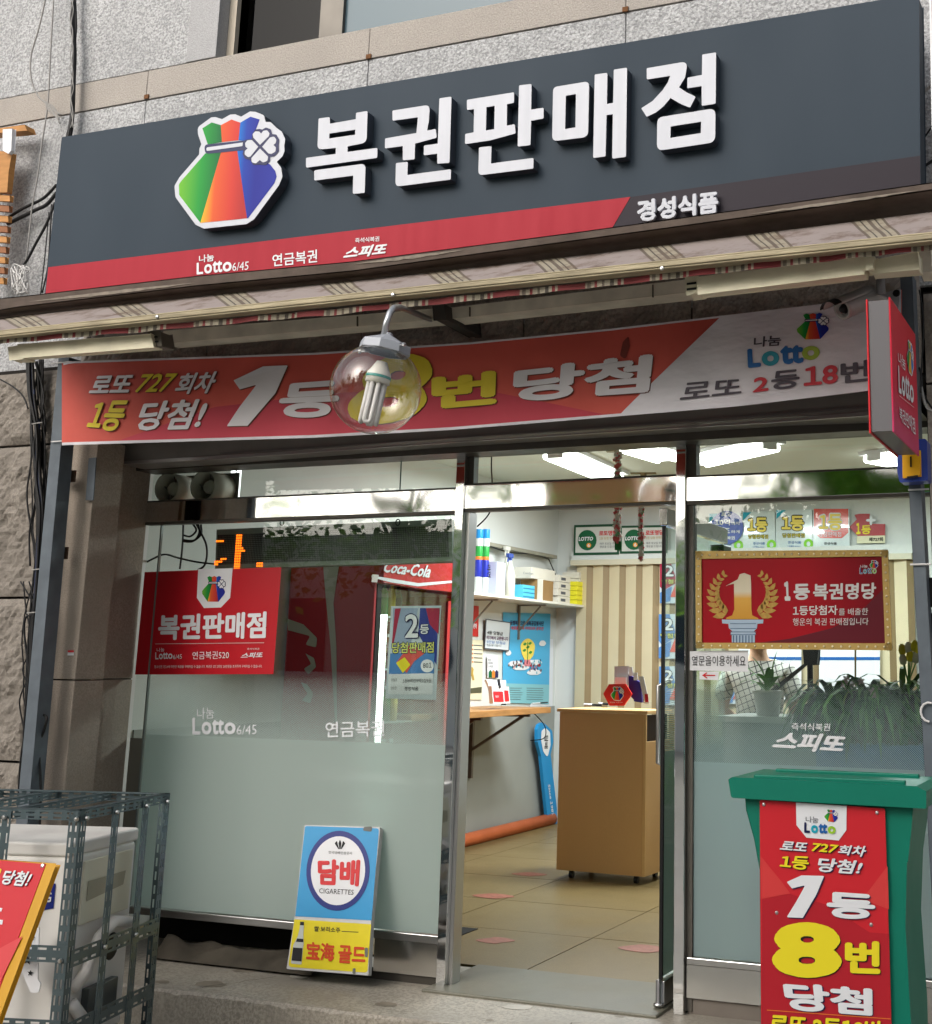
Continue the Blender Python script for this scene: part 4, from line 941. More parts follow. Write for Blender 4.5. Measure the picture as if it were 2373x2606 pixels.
A_, B_, C_, D_ = ledp(.004,.13), ledp(.985,.13), ledp(.985,.90), ledp(.004,.90)
poly('dot_panel', [A_, B_, C_, D_], PL_, ledmat(), t, .002)
GLOW = M('led_orange_glow', C(255,105,15), .4, emit=3.2); glowpts = []
rows = ["..........XXX..", "..........XXX..", "XXXX......XXX..", "..........XXX..", "..........XXX..", "..........XXXX.", "..........XXXXX", "..........XXX..", "..........XXX..", "...XXX....XXX..", "XXXX......XXX..", "XX........XXX..", "..........XXX..", "..........XXX.."]
p0 = PL_.m(*ledp(.004,.16)); stp = .0135; mb = MB()
for j, r_ in enumerate(rows):
    for i, ch in enumerate(r_):
        if ch == 'X':
            c = Vector((p0.x+i*stp*.95, .22-.004, p0.z-j*stp)); mb.obox(c, (.0042,0,0), (0,.001,0), (0,0,.0042))
for i in range(3):
    for j in range(2): c = Vector((p0.x+(20+i)*stp, .216, p0.z-(11+j)*stp)); mb.obox(c, (.0042,0,0), (0,.001,0), (0,0,.0042))
mk('lit_dots', mb, GLOW, t, kind='stuff')
for px in (718, 1013):
    q = PL_.m(px, 1332); mk('hook', MB().tube([q+Vector((.012*math.cos(a*.7), 0, .016*math.sin(a*.7)+.005)) for a in range(10)], .0028, 6), BLACK, t)

# ------------------------------------------------------------------ two round exhaust fans behind the left transom
zf = zc(340,1150,5.1)
FG = M('fan_grey', C(232,226,214), .5, var=.1); FD = M('fan_dark', C(120,116,108), .6)
for (cx, cy, rx_, lab) in ((432,463,150,'left round exhaust fan in the corner above the left window'), (902,440,158,'right round exhaust fan, beside the bright strip of the transom')):
    pf_ = PYY(.03); c = pf_.m(*zf([(cx, cy)])[0]); r_ = (pf_.m(*zf([(cx+rx_, cy)])[0])-c).length*1.04
    f = thing('exhaust_fan', lab, 'fan', tuple(c), 'exhaust fans above the left window')
    mk('duct_ring', MB().lathe(c, (0,1,0), [(r_*.93,0),(r_,-.0),(r_,.16),(r_*.93,.16),(r_*.88,.16),(r_*.86,.03),(r_*.93,0)], 32), FG, f, smooth=True)
    mk('hub', MB().lathe(c+Vector((0,.05,0)), (0,-1,0), [(0,.01),(r_*.40,.008),(r_*.44,0),(r_*.44,-.06)], 24), FG, f, smooth=True)
    for k in range(5):
        a_ = k*2*math.pi/5+.4; u1 = Vector((math.cos(a_),0,math.sin(a_))); u2 = Vector((math.cos(a_+.55),0,math.sin(a_+.55)))
        mb = MB(); mb.quad(c+u1*r_*.4+Vector((0,.06,0)), c+u1*r_*.86+Vector((0,.055,0)), c+u2*r_*.86+Vector((0,.11,0)), c+u2*r_*.4+Vector((0,.09,0))); mk('blade', mb, FD, f, solid=.003)
    box('back_board', (c.x-r_*1.15, c.x+r_*1.15, .195, .20, c.z-r_*1.1, c.z+r_*1.1), FD, f)
t = thing('lamp_tube', 'pair of bright vertical strips beside the exhaust fans above the left window', 'lamp', tuple(W(602,1200,.30)))
for px in (592, 607):
    a_ = W(px+3,1190,.3); b_ = W(px-3,1267,.3); mk('strip', MB().tube([a_, b_], .012, 8), M('lit_strip', (1,1,1,1), .5, emit=2.2), t)

# ------------------------------------------------------------------ gold framed prize sign on the right glass
zg = zc(1573,1250,2.295); PGd = PYY(-.03)
t = thing('gold_frame_sign', 'dark red first prize sign in a gold bulb-studded frame on the right window', 'sign', tuple(PGd.m(2020,1655)))
o4 = zg([(452,350),(1577,342),(1602,930),(455,918)]); i4 = zg([(487,395),(1541,380),(1560,888),(490,885)])
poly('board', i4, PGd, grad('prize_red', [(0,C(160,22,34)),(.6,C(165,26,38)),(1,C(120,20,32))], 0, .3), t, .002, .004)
GOLD = M('frame_gold', C(190,160,95), .4, .3, var=.15, vs=20)
for a, b in ((0,1),(1,2),(2,3),(3,0)):
    poly('frame_bar', [o4[a], o4[b], i4[b], i4[a]], PGd, GOLD, t, .010, .010)
DOT = M('frame_bulb', C(240,228,190), .4); mb = MB()
def dots(p, q, n):
    for i in range(n):
        u = (i+.5)/n; c = PGd.m(p[0]+(q[0]-p[0])*u, p[1]+(q[1]-p[1])*u, .012); mb.lathe(c, (0,-1,0), [(.0045,-.001),(.0035,.002),(0,.003)], 8)
mids = [((o4[i][0]+i4[i][0])/2, (o4[i][1]+i4[i][1])/2) for i in range(4)]
dots(mids[0], mids[1], 25); dots(mids[1], mids[2], 12); dots(mids[2], mids[3], 22); dots(mids[3], mids[0], 12)
mk('bulbs', mb, DOT, t, kind='stuff')
for q in mids: mk('suction_cup', MB().lathe(PGd.m(q[0], q[1], .012), (0,-1,0), [(.018,0),(.015,.006),(.006,.008),(.005,.014),(0,.015)], 14), glass('cup_glass', (.8,.8,.75), 1.5), t, smooth=True)
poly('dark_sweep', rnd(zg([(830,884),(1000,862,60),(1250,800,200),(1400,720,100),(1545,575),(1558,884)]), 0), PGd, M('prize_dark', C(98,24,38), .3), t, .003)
text('1', zg([(966,528),(1008,526),(1008,640),(975,640)]), PGd, PWHITE, t, .06, .005)
text('등', zg([(1026,542),(1122,540),(1120,634),(1026,636)]), PGd, PWHITE, t, .04, .005)
text('복권명당', zg([(1140,540),(1510,534),(1506,630),(1140,636)]), PGd, PWHITE, t, .03, .005)
text('1등당첨자', zg([(1022,670),(1284,665),(1282,722),(1022,726)]), PGd, PWHITE, t, .02, .005)
text('를 배출한', zg([(1290,685),(1462,682),(1460,722),(1290,725)]), PGd, PWHITE, t, .0, .005)
text('행운의 복권 판매점입니다', zg([(1022,742),(1464,740),(1462,781),(1022,785)]), PGd, PWHITE, t, .005, .005)
GD = grad('numeral_gold', [(0,C(205,150,60)),(.45,C(222,170,80)),(.6,C(225,215,190)),(1,C(215,205,180))], 2)
poly('numeral', rnd(zg([(632,555),(700,515,12),(712,485),(738,478),(775,492),(778,540),(780,690),(785,725),(820,742),(822,748),(632,748),(634,738),(668,725),(680,690),(678,540),(632,552)]), 0), PGd, GD, t, .0045)
GLF = M('laurel_gold', C(196,155,75), .4, var=.3, vs=60)
mb = MB()
def leaf2(cx, cy, a, L, w):
    d = Vector((math.cos(a), math.sin(a))); n = Vector((-d.y, d.x)); p = Vector((cx, cy))
    pts = [p, p+d*L*.3+n*w, p+d*L*.7+n*w*.7, p+d*L, p+d*L*.7-n*w*.7, p+d*L*.3-n*w]; mb.prism([[PGd.m(*q, .0045) for q in zg([tuple(x) for x in pts])]], (0,0,0))
for sg in (-1, 1):
    for k in range(9):
        u = k/8; ang = math.pi*.5 + sg*(.55 + u*1.75); cx = 728+sg*0; ex = 728 + 160*math.cos(ang)*-1*(1 if sg > 0 else 1); 
        th = (.62+u*1.75); ex = 728 + sg*165*math.sin(th); ey = 600 + 148*math.cos(th)*1.0
        L = 80-46*u; w = 19-9*u
        ta = math.atan2(-math.sin(th)*148, sg*math.cos(th)*165)
        leaf2(ex, ey, ta+ sg*.0 + .75*(1 if sg<0 else -1)*-1, L, w); leaf2(ex, ey, ta - .75*(1 if sg<0 else -1)*-1, L*.85, w*.9)
mk('laurel', mb, GLF, t, kind='stuff')
COLM = M('column_blue', C(170,190,210), .4); COLD = M('column_dark', C(85,110,140), .4)
poly('column', zg([(608,750),(850,750),(848,772),(815,775),(812,800),(795,818),(805,830),(800,840),(800,884),(665,884),(665,840),(658,830),(668,818),(648,800),(645,775),(610,772)]), PGd, COLM, t, .0045)
for k in range(7):
    x = 672+k*18; poly('flute', zg([(x,842),(x+7,842),(x+7,884),(x,884)]), PGd, COLD, t, .0055)
for yy in (772, 800, 820, 836): poly('moulding', zg([(655,yy),(808,yy),(806,yy+4),(657,yy+4)]), PGd, COLD, t, .0055)
logo(zg([(1470,403),(1521,403),(1521,452),(1470,452)]), PGd, t, lift=.004, border=True, step=.0005)
text('나눔', zg([(1416,430),(1458,430),(1458,446),(1416,448)]), PGd, PWHITE, t, .03, .005); lotto(zg([(1411,446),(1511,443),(1511,482),(1411,484)]), PGd, t, [PWHITE, PWHITE, PWHITE, PWHITE], .05, .005)
lotto(zg([(1414,449),(1508,446),(1508,479),(1414,481)]), PGd, t, [LBLUE, TEAL, LBLUE, LIME], .0, .0065)

PO = PYY(-.018)
t = thing('notice_sheet', 'white paper notice with black Korean writing taped under the gold framed sign', 'notice', tuple(PO.m(1830,1710)))
poly('sheet', zx([(268,1153),(642,1147),(640,1285),(268,1275)]), PO, WHITE, t, 0, .001)
text('옆문을이용하세요', zx([(280,1182),(626,1180),(624,1252),(280,1242)]), PO, INK, t, .0, .003)
t = thing('arrow_card', 'small white card with a red arrow pointing left, below the white notice', 'notice', tuple(PO.m(1805,1731)))
poly('sheet', zx([(329,1281),(453,1284),(449,1338),(329,1333)]), PO, WHITE, t, .0, .001)
poly('arrow', zx([(345,1307),(375,1288),(380,1292),(366,1303),(430,1304),(430,1311),(366,1311),(382,1324),(377,1328)]), PO, RED, t, .002)

# ------------------------------------------------------------------ cigarette sign leaning on the glass
ztc = zc(600,1906,2.623)
bl = W(731,2470,-.21); tl_ = W(775,2100,-.035)
nrm = Vector((1,0,0)).cross(tl_-bl); CS = Pl(bl, nrm)
t = thing('cigarette_sign', 'blue and yellow tin cigarette sign leaning against the left window', 'sign', tuple((bl.x+.2, -.18, 0)))
TINW = M('tin_white', C(205,205,205), .4, var=.15, vs=12)
co = rnd(ztc([(460,508,12),(966,521,14),(904,1160),(885,1512,8),(340,1468,8),(395,1120)]), 0)
nn = CS.n
mk('board', MB().prism([[CS.m(*p) for p in co]], -nn*.028), TINW, t, bevel=.002)
poly('blue_field', rnd(ztc([(464,514,16),(958,530,20),(908,1145),(398,1117)]), 0), CS, M('tin_blue', C(52,150,205), .35, var=.08, vs=6), t, .0015)
poly('yellow_field', rnd(ztc([(393,1137),(905,1170),(880,1494,22),(352,1455,24)]), 0), CS, M('tin_yellow', C(228,210,30), .4, var=.1, vs=10), t, .0015)
def ell(cx, cy, rx, ry, tl=.05, n=48): return [(cx+rx*math.cos(i*2*math.pi/n)+tl*-ry*math.sin(i*2*math.pi/n), cy+ry*math.sin(i*2*math.pi/n)+tl*rx*math.cos(i*2*math.pi/n)*.6) for i in range(n)]
poly('oval', ztc(ell(684,813,211,267)), CS, M('tin_navy', C(28,42,120), .35), t, .003); poly('oval', ztc(ell(684,813,181,230)), CS, WHITE, t, .0045)
for dx in (-20, 0, 20): poly('emblem', rnd(ztc([(697+dx,602+abs(dx)*.5,8),(707+dx*1.3,630,8),(700+dx*.4,668,3),(694+dx*.4,668,3),(687+dx*1.3,630,8)]), 0), CS, INK, t, .006)
text('한국담배인삼공사', ztc([(620,680),(779,687),(779,706),(620,699)]), CS, INK, t, .0, .006)
text('담배', ztc([(548,735),(834,740),(822,918),(550,908)]), CS, M('tin_red', C(205,40,45), .4), t, .045, .006)
text('CIGARETTES', ztc([(558,930),(790,940),(786,974),(558,963)]), CS, INK, t, .0, .006)
text('쌀·보리소주', ztc([(525,1181),(700,1192),(697,1227),(523,1217)]), CS, INK, t, .01, .004)
poly('line', ztc([(708,1216),(820,1221),(820,1225),(708,1220)]), CS, INK, t, .003)
ORR = M('tin_orange_red', C(205,70,25), .4)
text('宝海', ztc([(475,1285),(662,1298),(658,1420),(470,1405)]), CS, ORR, t, .035, .004); text('골드', ztc([(688,1308),(870,1318),(865,1437),(682,1428)]), CS, ORR, t, .035, .004)
poly('bottle_print', rnd(ztc([(432,1155),(456,1157),(455,1200),(452,1235,10),(455,1290,12),(440,1440,10),(368,1432,10),(385,1310,12),(415,1250,10),(428,1200)]), 0), CS, M('bottle_grey', C(190,195,190), .4), t, .003)
poly('bottle_label', ztc([(384,1325),(447,1330),(440,1418),(374,1412)]), CS, INK, t, .0045); poly('bottle_label', ztc([(410,1265),(452,1268),(452,1290),(404,1286)]), CS, INK, t, .0045); poly('bottle_cap', ztc([(432,1153),(457,1155),(456,1178),(430,1176)]), CS, INK, t, .0045)
DM = M('dirt_smear', C(110,112,108), .6)
for pts in ([(858,520),(912,516),(908,552),(848,545)], [(862,1325),(885,1328),(880,1392),(862,1388)], [(782,1465),(802,1462),(798,1505),(780,1500)]): poly('worn_spot', rnd(ztc([p+(10,) for p in pts]), 0), CS, DM, t, .0042)

# crumpled rag under the window
mb = MB(); pr = W(560, 2420, -.06)
mb.grid(lambda u, v: Vector((-4.45+ u*.9, -.12+.22*v, .012+ .055*max(0, math.sin(v*math.pi))*(1+.9*noise.noise(Vector((u*6, v*3, 0)))))), 40, 10)
mk('crumpled_cloth', mb, M('dirty_cloth', C(84,78,68), .9, var=.45, vs=8, bump=1, bs=20), label='dirty crumpled brown cloth on the doorstep below the left window', cat='cloth', smooth=True)

# ------------------------------------------------------------------ air conditioner in its cage of slotted angle
SA = M('slotted_angle_steel', C(96,111,116), .38, .55, var=.3, vs=10); SA2 = M('slotted_angle_dark', C(70,80,84), .45, .5, var=.3, vs=10)
ZC = .86; F0 = PZZ(ZC).m(207,2062); F1 = PZZ(ZC).m(434,2018); ey = (F1-F0); DEP = ey.length; ey.normalize(); ex = Vector((ey.y, -ey.x, 0)); WID = 1.02
t = thing('steel_cage', 'grey slotted angle steel cage standing around the outdoor air conditioner unit', 'cage', (F0.x, F0.y, ZS))
def cp_(u, v, z): return F0 + ex*u + ey*v + Vector((0,0,z-ZC))      # u negative = left, v = back
def slotted(a, b, n1, n2, w=.036, nm='angle_bar', mat=SA):
    """L-shaped bar with its rows of slots cut out; n1, n2 = directions of its two flanges"""
    a, b, n1, n2 = Vector(a), Vector(b), Vector(n1).normalized(), Vector(n2).normalized(); d = b-a; L = d.length; d.normalize(); mb = MB(); th = .0025
    for n, o in ((n1, n2), (n2, n1)):
        # strips along the flange: edge, slot row, middle, slot row, edge
        def strip_(c0, c1, s0, s1): mb.obox(a + d*(s0+s1)/2 + n*(c0+c1)/2 + o*th/2, d*(s1-s0)/2, n*(c1-c0)/2, o*th/2)
        strip_(0, w*.24, 0, L); strip_(w*.42, w*.68, 0, L); strip_(w*.86, w, 0, L)
        k = 0; s = 0
        while s < L:
            e = min(L, s+.020); strip_(w*.24, w*.42, s, e); strip_(w*.68, w*.86, s, e); s += .052
    return mk(nm, mb, mat, t)
T_, Bz = ZC, ZS
for (u, v, a1_, a2_) in ((0,0,-ex,ey),(0,DEP,-ex,-ey),(-WID,0,ex,ey),(-WID,DEP,ex,-ey)):
    slotted(cp_(u,v,Bz), cp_(u,v,T_), a1_, a2_, .043, 'corner_post')
dn_ = Vector((0,0,-1))
for z in (T_, ):
    slotted(cp_(0,0,z), cp_(-WID,0,z), dn_, ey, nm='top_bar'); slotted(cp_(0,DEP,z), cp_(-WID,DEP,z), dn_, -ey, nm='top_bar'); slotted(cp_(0,0,z), cp_(0,DEP,z), dn_, -ex, nm='top_bar'); slotted(cp_(-WID,0,z), cp_(-WID,DEP,z), dn_, ex, nm='top_bar')
for u in (-.25, -.48, -.72): slotted(cp_(u,0,T_-.002), cp_(u,DEP,T_-.002), -ex, dn_, .03, 'cross_bar')
def flat(a, b, w, n, nm='slotted_strip', th=.0025):
    a, b, n = Vector(a), Vector(b), Vector(n).normalized(); d = (b-a); L = d.length; d.normalize(); c = d.cross(n); mb = MB()
    def S_(c0, c1, s0, s1): mb.obox(a+d*(s0+s1)/2+c*(c0+c1)/2, d*(s1-s0)/2, c*(c1-c0)/2, n*th/2)
    S_(-w/2, -w*.36, 0, L); S_(-w*.22, w*.22, 0, L); S_(w*.36, w/2, 0, L); s = 0
    while s < L: e = min(L, s+.022); S_(-w*.36, -w*.22, s, e); S_(w*.22, w*.36, s, e); s += .056
    return mk(nm, mb, SA, t)
for v in (DEP*.36, DEP*.70): flat(cp_(.003, v, Bz+.05), cp_(.003, v, T_-.01), .046, ex)
for u in (-.285, -.62): flat(cp_(u, -.003, Bz+.05), cp_(u, -.003, T_-.01), .046, ey)
for z in (ZC-.50, ZC-.74): flat(cp_(.001, 0.02, z), cp_(.001, DEP-.02, z), .058, ex); flat(cp_(0, -.001, z+.02), cp_(-WID, -.001, z+.02), .055, ey)
slotted(cp_(0,0,ZC-.93), cp_(0,DEP,ZC-.93), Vector((0,0,1)), -ex, nm='bottom_bar'); slotted(cp_(0,0,ZC-.93), cp_(-WID,0,ZC-.93), Vector((0,0,1)), ey, nm='bottom_bar')
mk('base_board', MB().obox(cp_(-WID/2, DEP/2, ZC-.92), ex*(WID/2-.01), ey*(DEP/2-.01), Vector((0,0,.01))), M('weathered_board', C(130,122,112), .8, var=.3), t)
for (u, v, z) in ((-.01,-.006,T_-.03),(.006,.03,T_-.03),(.006,DEP*.36,T_-.03),(.006,DEP*.7,T_-.03),(.006,DEP-.03,T_-.03),(-.285,-.006,T_-.03),(-.02,-.006,ZC-.5),(.006,DEP*.36,ZC-.5),(.006,DEP*.7,ZC-.5)):
    c = cp_(u, v, z); mk('bolt', MB().lathe(c, ex if u > 0 else -ey, [(0,.008),(.007,.007),(.009,0)], 8), STEEL, t)

ACW = M('ac_off_white', C(232,229,224), .42, var=.08, vs=5); ACB = M('ac_beige_cover', C(222,218,198), .45)
t = thing('air_conditioner', 'off-white outdoor air conditioner unit with a blue badge inside the steel cage', 'air conditioner', tuple(cp_(-.5, .3, ZC-.9)))
ux1, vx0, vx1, zt_, zb__ = -.10, .13, DEP-.045, ZC-.13, ZC-.86
ux0 = -WID+.04
def acb(u0, u1, v0, v1, z0, z1, nm, mat, bev=.0, seg=2):
    o = mk(nm, MB().obox(cp_((u0+u1)/2, (v0+v1)/2, (z0+z1)/2), ex*(u1-u0)/2, ey*(v1-v0)/2, Vector((0,0,(z1-z0)/2))), mat, t, bevel=bev, smooth=False)
    if bev:
        o.modifiers[0].segments = 4
        o.data.polygons.foreach_set('use_smooth', [True]*6); md = o.modifiers[0]; md.harden_normals = False
        o.modifiers.new('wn', 'WEIGHTED_NORMAL')
    return o
acb(ux0, ux1, vx0, vx1, zb__, zt_-.045, 'body', ACW, .022)
acb(ux0-.004, ux1+.004, vx0-.004, vx1+.004, zt_-.05, zt_, 'lid', ACW, .012)
acb(ux0+.05, ux1-.05, vx0-.012, vx0, zb__-.03, zb__+.0, 'foot_rail', M('ac_foot', C(90,88,84), .6), 0)
# side cover with the grip recess
acb(ux1-.001, ux1+.008, vx0+.09, vx1-.04, zt_-.30, zt_-.075, 'side_cover', ACB, .006)
mb = MB(); mb.prism([[cp_(ux1+.010, vx0+.12, zt_-.15), cp_(ux1+.010, vx1-.09, zt_-.15), cp_(ux1+.010, vx1-.10, zt_-.20), cp_(ux1+.010, vx0+.12, zt_-.22)]], ex*.001); mk('grip_recess', mb, M('ac_recess', C(170,165,145), .5), t)
mk('hole', MB().lathe(cp_(ux1+.001, vx1-.13, zt_-.42), ex, [(0,.003),(.045,.003),(.05,0)], 20), BLACK, t)
hp = [cp_(ux1+.0, vx0+.10, zt_-.52), cp_(ux1+.04, vx0+.11, zt_-.46), cp_(ux1+.05, vx0+.16, zt_-.35), cp_(ux1+.06, vx0+.24, zt_-.31), cp_(ux1+.03, vx1-.05, zt_-.345), cp_(ux1-.02, vx1+.0, zt_-.36)]
hp = [hp[0]] + [ (a*(1-s)+b*s) for a, b in zip(hp, hp[1:]) for s in (.33,.66,1)]
mk('insulated_hose', MB().tube(hp, .021, 10), ACW, t, smooth=True)
hp = [cp_(ux1+.01, vx0+.08, zt_-.56), cp_(ux1+.035, vx0+.12, zt_-.62), cp_(ux1+.03, vx0+.2, zt_-.70), cp_(ux1+.01, vx1-.06, zt_-.74)]
hp = [hp[0]] + [ (a*(1-s)+b*s) for a, b in zip(hp, hp[1:]) for s in (.33,.66,1)]
mk('insulated_hose', MB().tube(hp, .022, 10), ACW, t, smooth=True)
acb(ux1+.0, ux1+.03, vx0+.16, vx1-.11, zt_-.64, zt_-.53, 'valve_box', M('valve_grey', C(100,106,106), .4, .4), .004)
# front: grille recess, badge, star-cut cover
acb(ux0+.04, ux1-.36, vx0-.004, vx0+.0, zt_-.62, zt_-.09, 'grille_panel', M('ac_grille', C(185,182,176), .5), .0)
for k in range(12): acb(ux0+.05, ux1-.37, vx0-.010, vx0-.005, zt_-.14-k*.038, zt_-.128-k*.038, 'grille_slat', ACW, 0)
acb(ux1-.30, ux1-.235, vx0-.016, vx0-.001, zt_-.66, zt_-.10, 'front_trim', ACW, .003)
PLF = Pl(cp_(0, vx0, 0), ey); PLF.n = -ey
bd = [cp_(ux1-.235+.19*u, vx0-.003, zt_-.135-.10*v) for u, v in [(0,.04),(.3,-.02),(.7,-.02),(1,.06),(1.0,.9),(.7,1.02),(.3,1.02),(0,.95)]]
mk('badge', MB().prism([bd], (0,0,0)), M('badge_blue', C(26,40,120), .35), t)
uv, f_ = glyphs('SAMSUNG', .02); mb = MB(); mb.add([cp_(ux1-.225+.17*u, vx0-.006-n*6e-5, zt_-.205+.036*v) for u, v, n in uv], f_); mk('lettering', mb, PWHITE, t)

# paper fan shaped cut-out with stars, leaning before the unit
t = thing('star_cutout', 'white cut-out strip with three dark stars in front of the air conditioner', 'cut-out', tuple(cp_(-.34, .05, ZC-.8)))
zs = zc(0,2000,3.327); PC = Pl(cp_(0, .05, 0), ey)
mk('board', MB().prism([[PC.m(*p) for p in rnd(zs([(262,1200),(332,1200),(322,1640),(345,1670,20),(330,1750,25),(262,1755,30),(232,1690,10),(190,1580,30),(200,1330,40)]), 0)]], ey*.004), WHITE, t)
for cx, cy, r_ in ((275,1285,26),(235,1475,44),(258,1585,28)):
    pts = [(cx+(r_ if i % 2 == 0 else r_*.42)*math.sin(i*math.pi/5+.15), cy-(r_ if i % 2 == 0 else r_*.42)*math.cos(i*math.pi/5+.15)) for i in range(10)]
    mk('star', MB().prism([[PC.m(*p, .003) for p in zs(pts)]], (0,0,0)), INK, t)

# ------------------------------------------------------------------ leaning red board, bottom left corner
Tp = W(135,2205,-2.3); Bp = PXX(Tp.x).m(-2,2575)
nrm = Vector((1,0,0)).cross(Tp-Bp); RB = Pl(Bp, nrm); zr = zc(0,1906,2.623)
t = thing('prize_board', 'red winner board with a yellow edge leaning in the bottom left corner', 'sign', (Tp.x-.3, Bp.y, ZS))
e1 = (Tp-Bp).normalized(); vv = -RB.n; wx = Vector((-.7,0,0))
ext = Bp - e1*((Bp.z-ZS)/e1.z)
fx = Vector((-.035,0,0))
mk('rim', MB().prism([[Tp, Tp+wx, ext+wx, ext]], vv*.018), M('rim_yellow', C(215,160,40), .4, var=.1), t, bevel=.012)
fc = [zr([(0,748)])[0], zr([(292,772)])[0]]
pA = RB.m(117,2199,.002); pBt = pA - e1*(pA-ext).dot(e1)
lft = Vector((-.62,0,0))
mk('face', MB().prism([[pA, pA+lft, pBt+lft+e1*.02, pBt+e1*.02]], vv*.002), M('board_red', C(205,36,48), .4), t)
mk('light_facet', MB().prism([[RB.m(*q, .004) for q in zr([(0,1330),(150,1250),(0,1560)])]], (0,0,0)), M('board_red_light', C(215,66,70), .4), t)
text('당첨!', zr([(40,808),(232,822),(178,925),(0,905)]), RB, NAVY, t, .05, .004); text('당첨!', zr([(40,806),(230,820),(176,921),(0,902)]), RB, WHITE, t, .03, .006)
poly('letter_part', zr([(0,1060),(18,1062),(10,1085),(0,1085)]), RB, WHITE, t, .004); poly('letter_part', zr([(0,1140),(22,1142),(16,1172),(0,1172)]), RB, WHITE, t, .004)
poly('letter_part', zr([(0,795),(12,805),(0,840)]), RB, YEL, t, .004)
mk('screw', MB().lathe(RB.m(109,2203,.002), RB.n, [(.007,0),(.005,.003),(0,.004)], 8), STEEL, t)

# ------------------------------------------------------------------ green bin with its winner board, bottom right
YB = -1.62; PBn = PYY(YB); zn = zc(1700,1900,2.728)
t = thing('litter_bin', 'green plastic litter bin with a wide lid, bottom right by the window', 'bin', tuple((-.85, YB+.2, ZS)))
GRN = M('bin_green', C(2,118,97), .45, var=.12, vs=3, spec=.3); 
lid = rnd(zn([(420,228,10),(445,212,10),(1725,275,12),(1795,310,12),(1795,432,12),(440,356,25)]), 0)
mb = MB(); mb.prism([[PBn.m(*p) for p in lid]], (0,.34,0)); o = mk('lid', mb, GRN, t, bevel=.012)
a = PBn.m(*zn([(575,205)])[0]); b = PBn.m(*zn([(1635,262)])[0])
mb = MB(); mb.box(a.x, b.x, YB+.03, YB+.05, a.z-.03, a.z+.003); mk('lid_slot_rim', mb, GRN, t, bevel=.004); box('lid_slot_rim', (a.x, b.x, YB+.27, YB+.29, a.z-.03, a.z+.003), GRN, t, bevel=.004)
mb = MB(); PB2 = PYY(YB+.03)
body = rnd(zn([(540,340),(545,440,20),(600,640,60),(640,860,60),(648,1926),(655,2500),(1700,2500),(1690,1926),(1645,1250,60),(1662,800,60),(1690,600,40),(1708,380)]), 0)
zb_min = ZS
pts = [PB2.m(*p) for p in body]; pts = [Vector((p.x, p.y, max(p.z, ZS))) for p in pts]
mb.prism([pts], (0,.28,0)); mk('body', mb, GRN, t, bevel=.012)
PBs = PYY(YB+.018)
s4 = zn([(638,372),(1507,432),(1552,1926),(652,1926)])
q4 = [PBs.m(*p) for p in rnd(zn([(638,370,16),(1507,430,16),(1552,1926),(1565,2400),(655,2400),(648,1926)]), 0)]
t2 = thing('prize_board', 'tall red winner board with a big yellow 8 screwed to the green bin', 'sign', tuple(PBs.m(2100,2600)))
mk('board', MB().prism([q4], (0,.006,0)), M('bin_board_red', C(200,38,48), .38), t2)
FCT = M('facet_red_light', C(208,62,62), .38); FCT2 = M('facet_red_dark', C(176,32,44), .38)
poly('facet', zn([(645,760),(800,950),(850,1020),(652,1058)]), PBs, FCT, t2, .001); poly('facet', zn([(1525,830),(1380,1020),(1400,1080),(1535,1130)]), PBs, FCT, t2, .001)
poly('facet', zn([(652,1062),(850,1024),(1110,1100),(1400,1290),(1535,1300),(1552,1926),(652,1926)]), PBs, FCT2, t2, .001)
poly('logo_tab', zn([(890,388),(1242,412),(1240,580),(1187,652),(962,632),(893,545)]), PBs, WHITE, t2, .002)
logo(zn([(1083,430),(1188,436),(1184,533),(1083,522)]), PBs, t2, lift=.003, step=.0005)
text('나눔', zn([(958,483),(1046,487),(1044,532),(958,526)]), PBs, GINK, t2, .0, .004); lotto(zn([(947,525),(1166,538),(1166,608),(947,598)]), PBs, t2, [NAVY, TEAL, LBLUE, LIME], .045, .004)
def stext(s, q, m_, bold=.03):
    text(s, [(x+2, y+2) for x, y in zn(q)], PBs, NAVY if m_ is WHITE else INK, t2, bold+.01, .003); text(s, zn(q), PBs, m_, t2, bold, .005)
stext('로또', [(800,655),(978,668),(960,728),(775,714)], WHITE); stext('727', [(1010,668),(1190,683),(1165,741),(990,724)], YEL); stext('회차', [(1198,683),(1390,690),(1362,768),(1175,747)], WHITE)
stext('1등', [(790,755),(988,764),(970,860),(775,838)], YEL); stext('당첨!', [(1052,768),(1365,795),(1325,888),(1032,868)], WHITE)
on = zn([(928,894),(1086,898),(1030,1030),(937,1190),(825,1185),(890,1080),(955,962),(862,985),(825,940)])
for dd, m_, l_ in ((2.5, NAVY, .003), (0, WHITE, .005)): poly('numeral', rnd([(x+dd, y+dd, 3) for x, y in on], 0), PBs, m_, t2, l_)
stext('등', [(1105,1005),(1440,1028),(1440,1202),(1100,1190)], WHITE, .045); stext('8', [(725,1212),(1205,1225),(1210,1612),(722,1600)], YEL, .055)
stext('번', [(1230,1345),(1475,1352),(1476,1580),(1230,1572)], YEL, .045); stext('당첨', [(795,1632),(1420,1680),(1422,1872),(825,1828)], WHITE, .045)
poly('line', zn([(688,1826),(1548,1888),(1548,1894),(688,1832)]), PBs, M('line_orange', C(225,120,50), .4), t2, .002)
stext('로또 2등18번', [(716,1852),(1480,1905),(1480,2040),(700,1990)], YEL, .04)
for x, y in ((668,402),(1453,459),(757,1153),(1412,1236)):
    c = PBs.m(*zn([(x, y)])[0]); mk('screw', MB().lathe(c, (0,-1,0), [(.006,0),(.0045,.003),(0,.004)], 8), STEEL, t2)

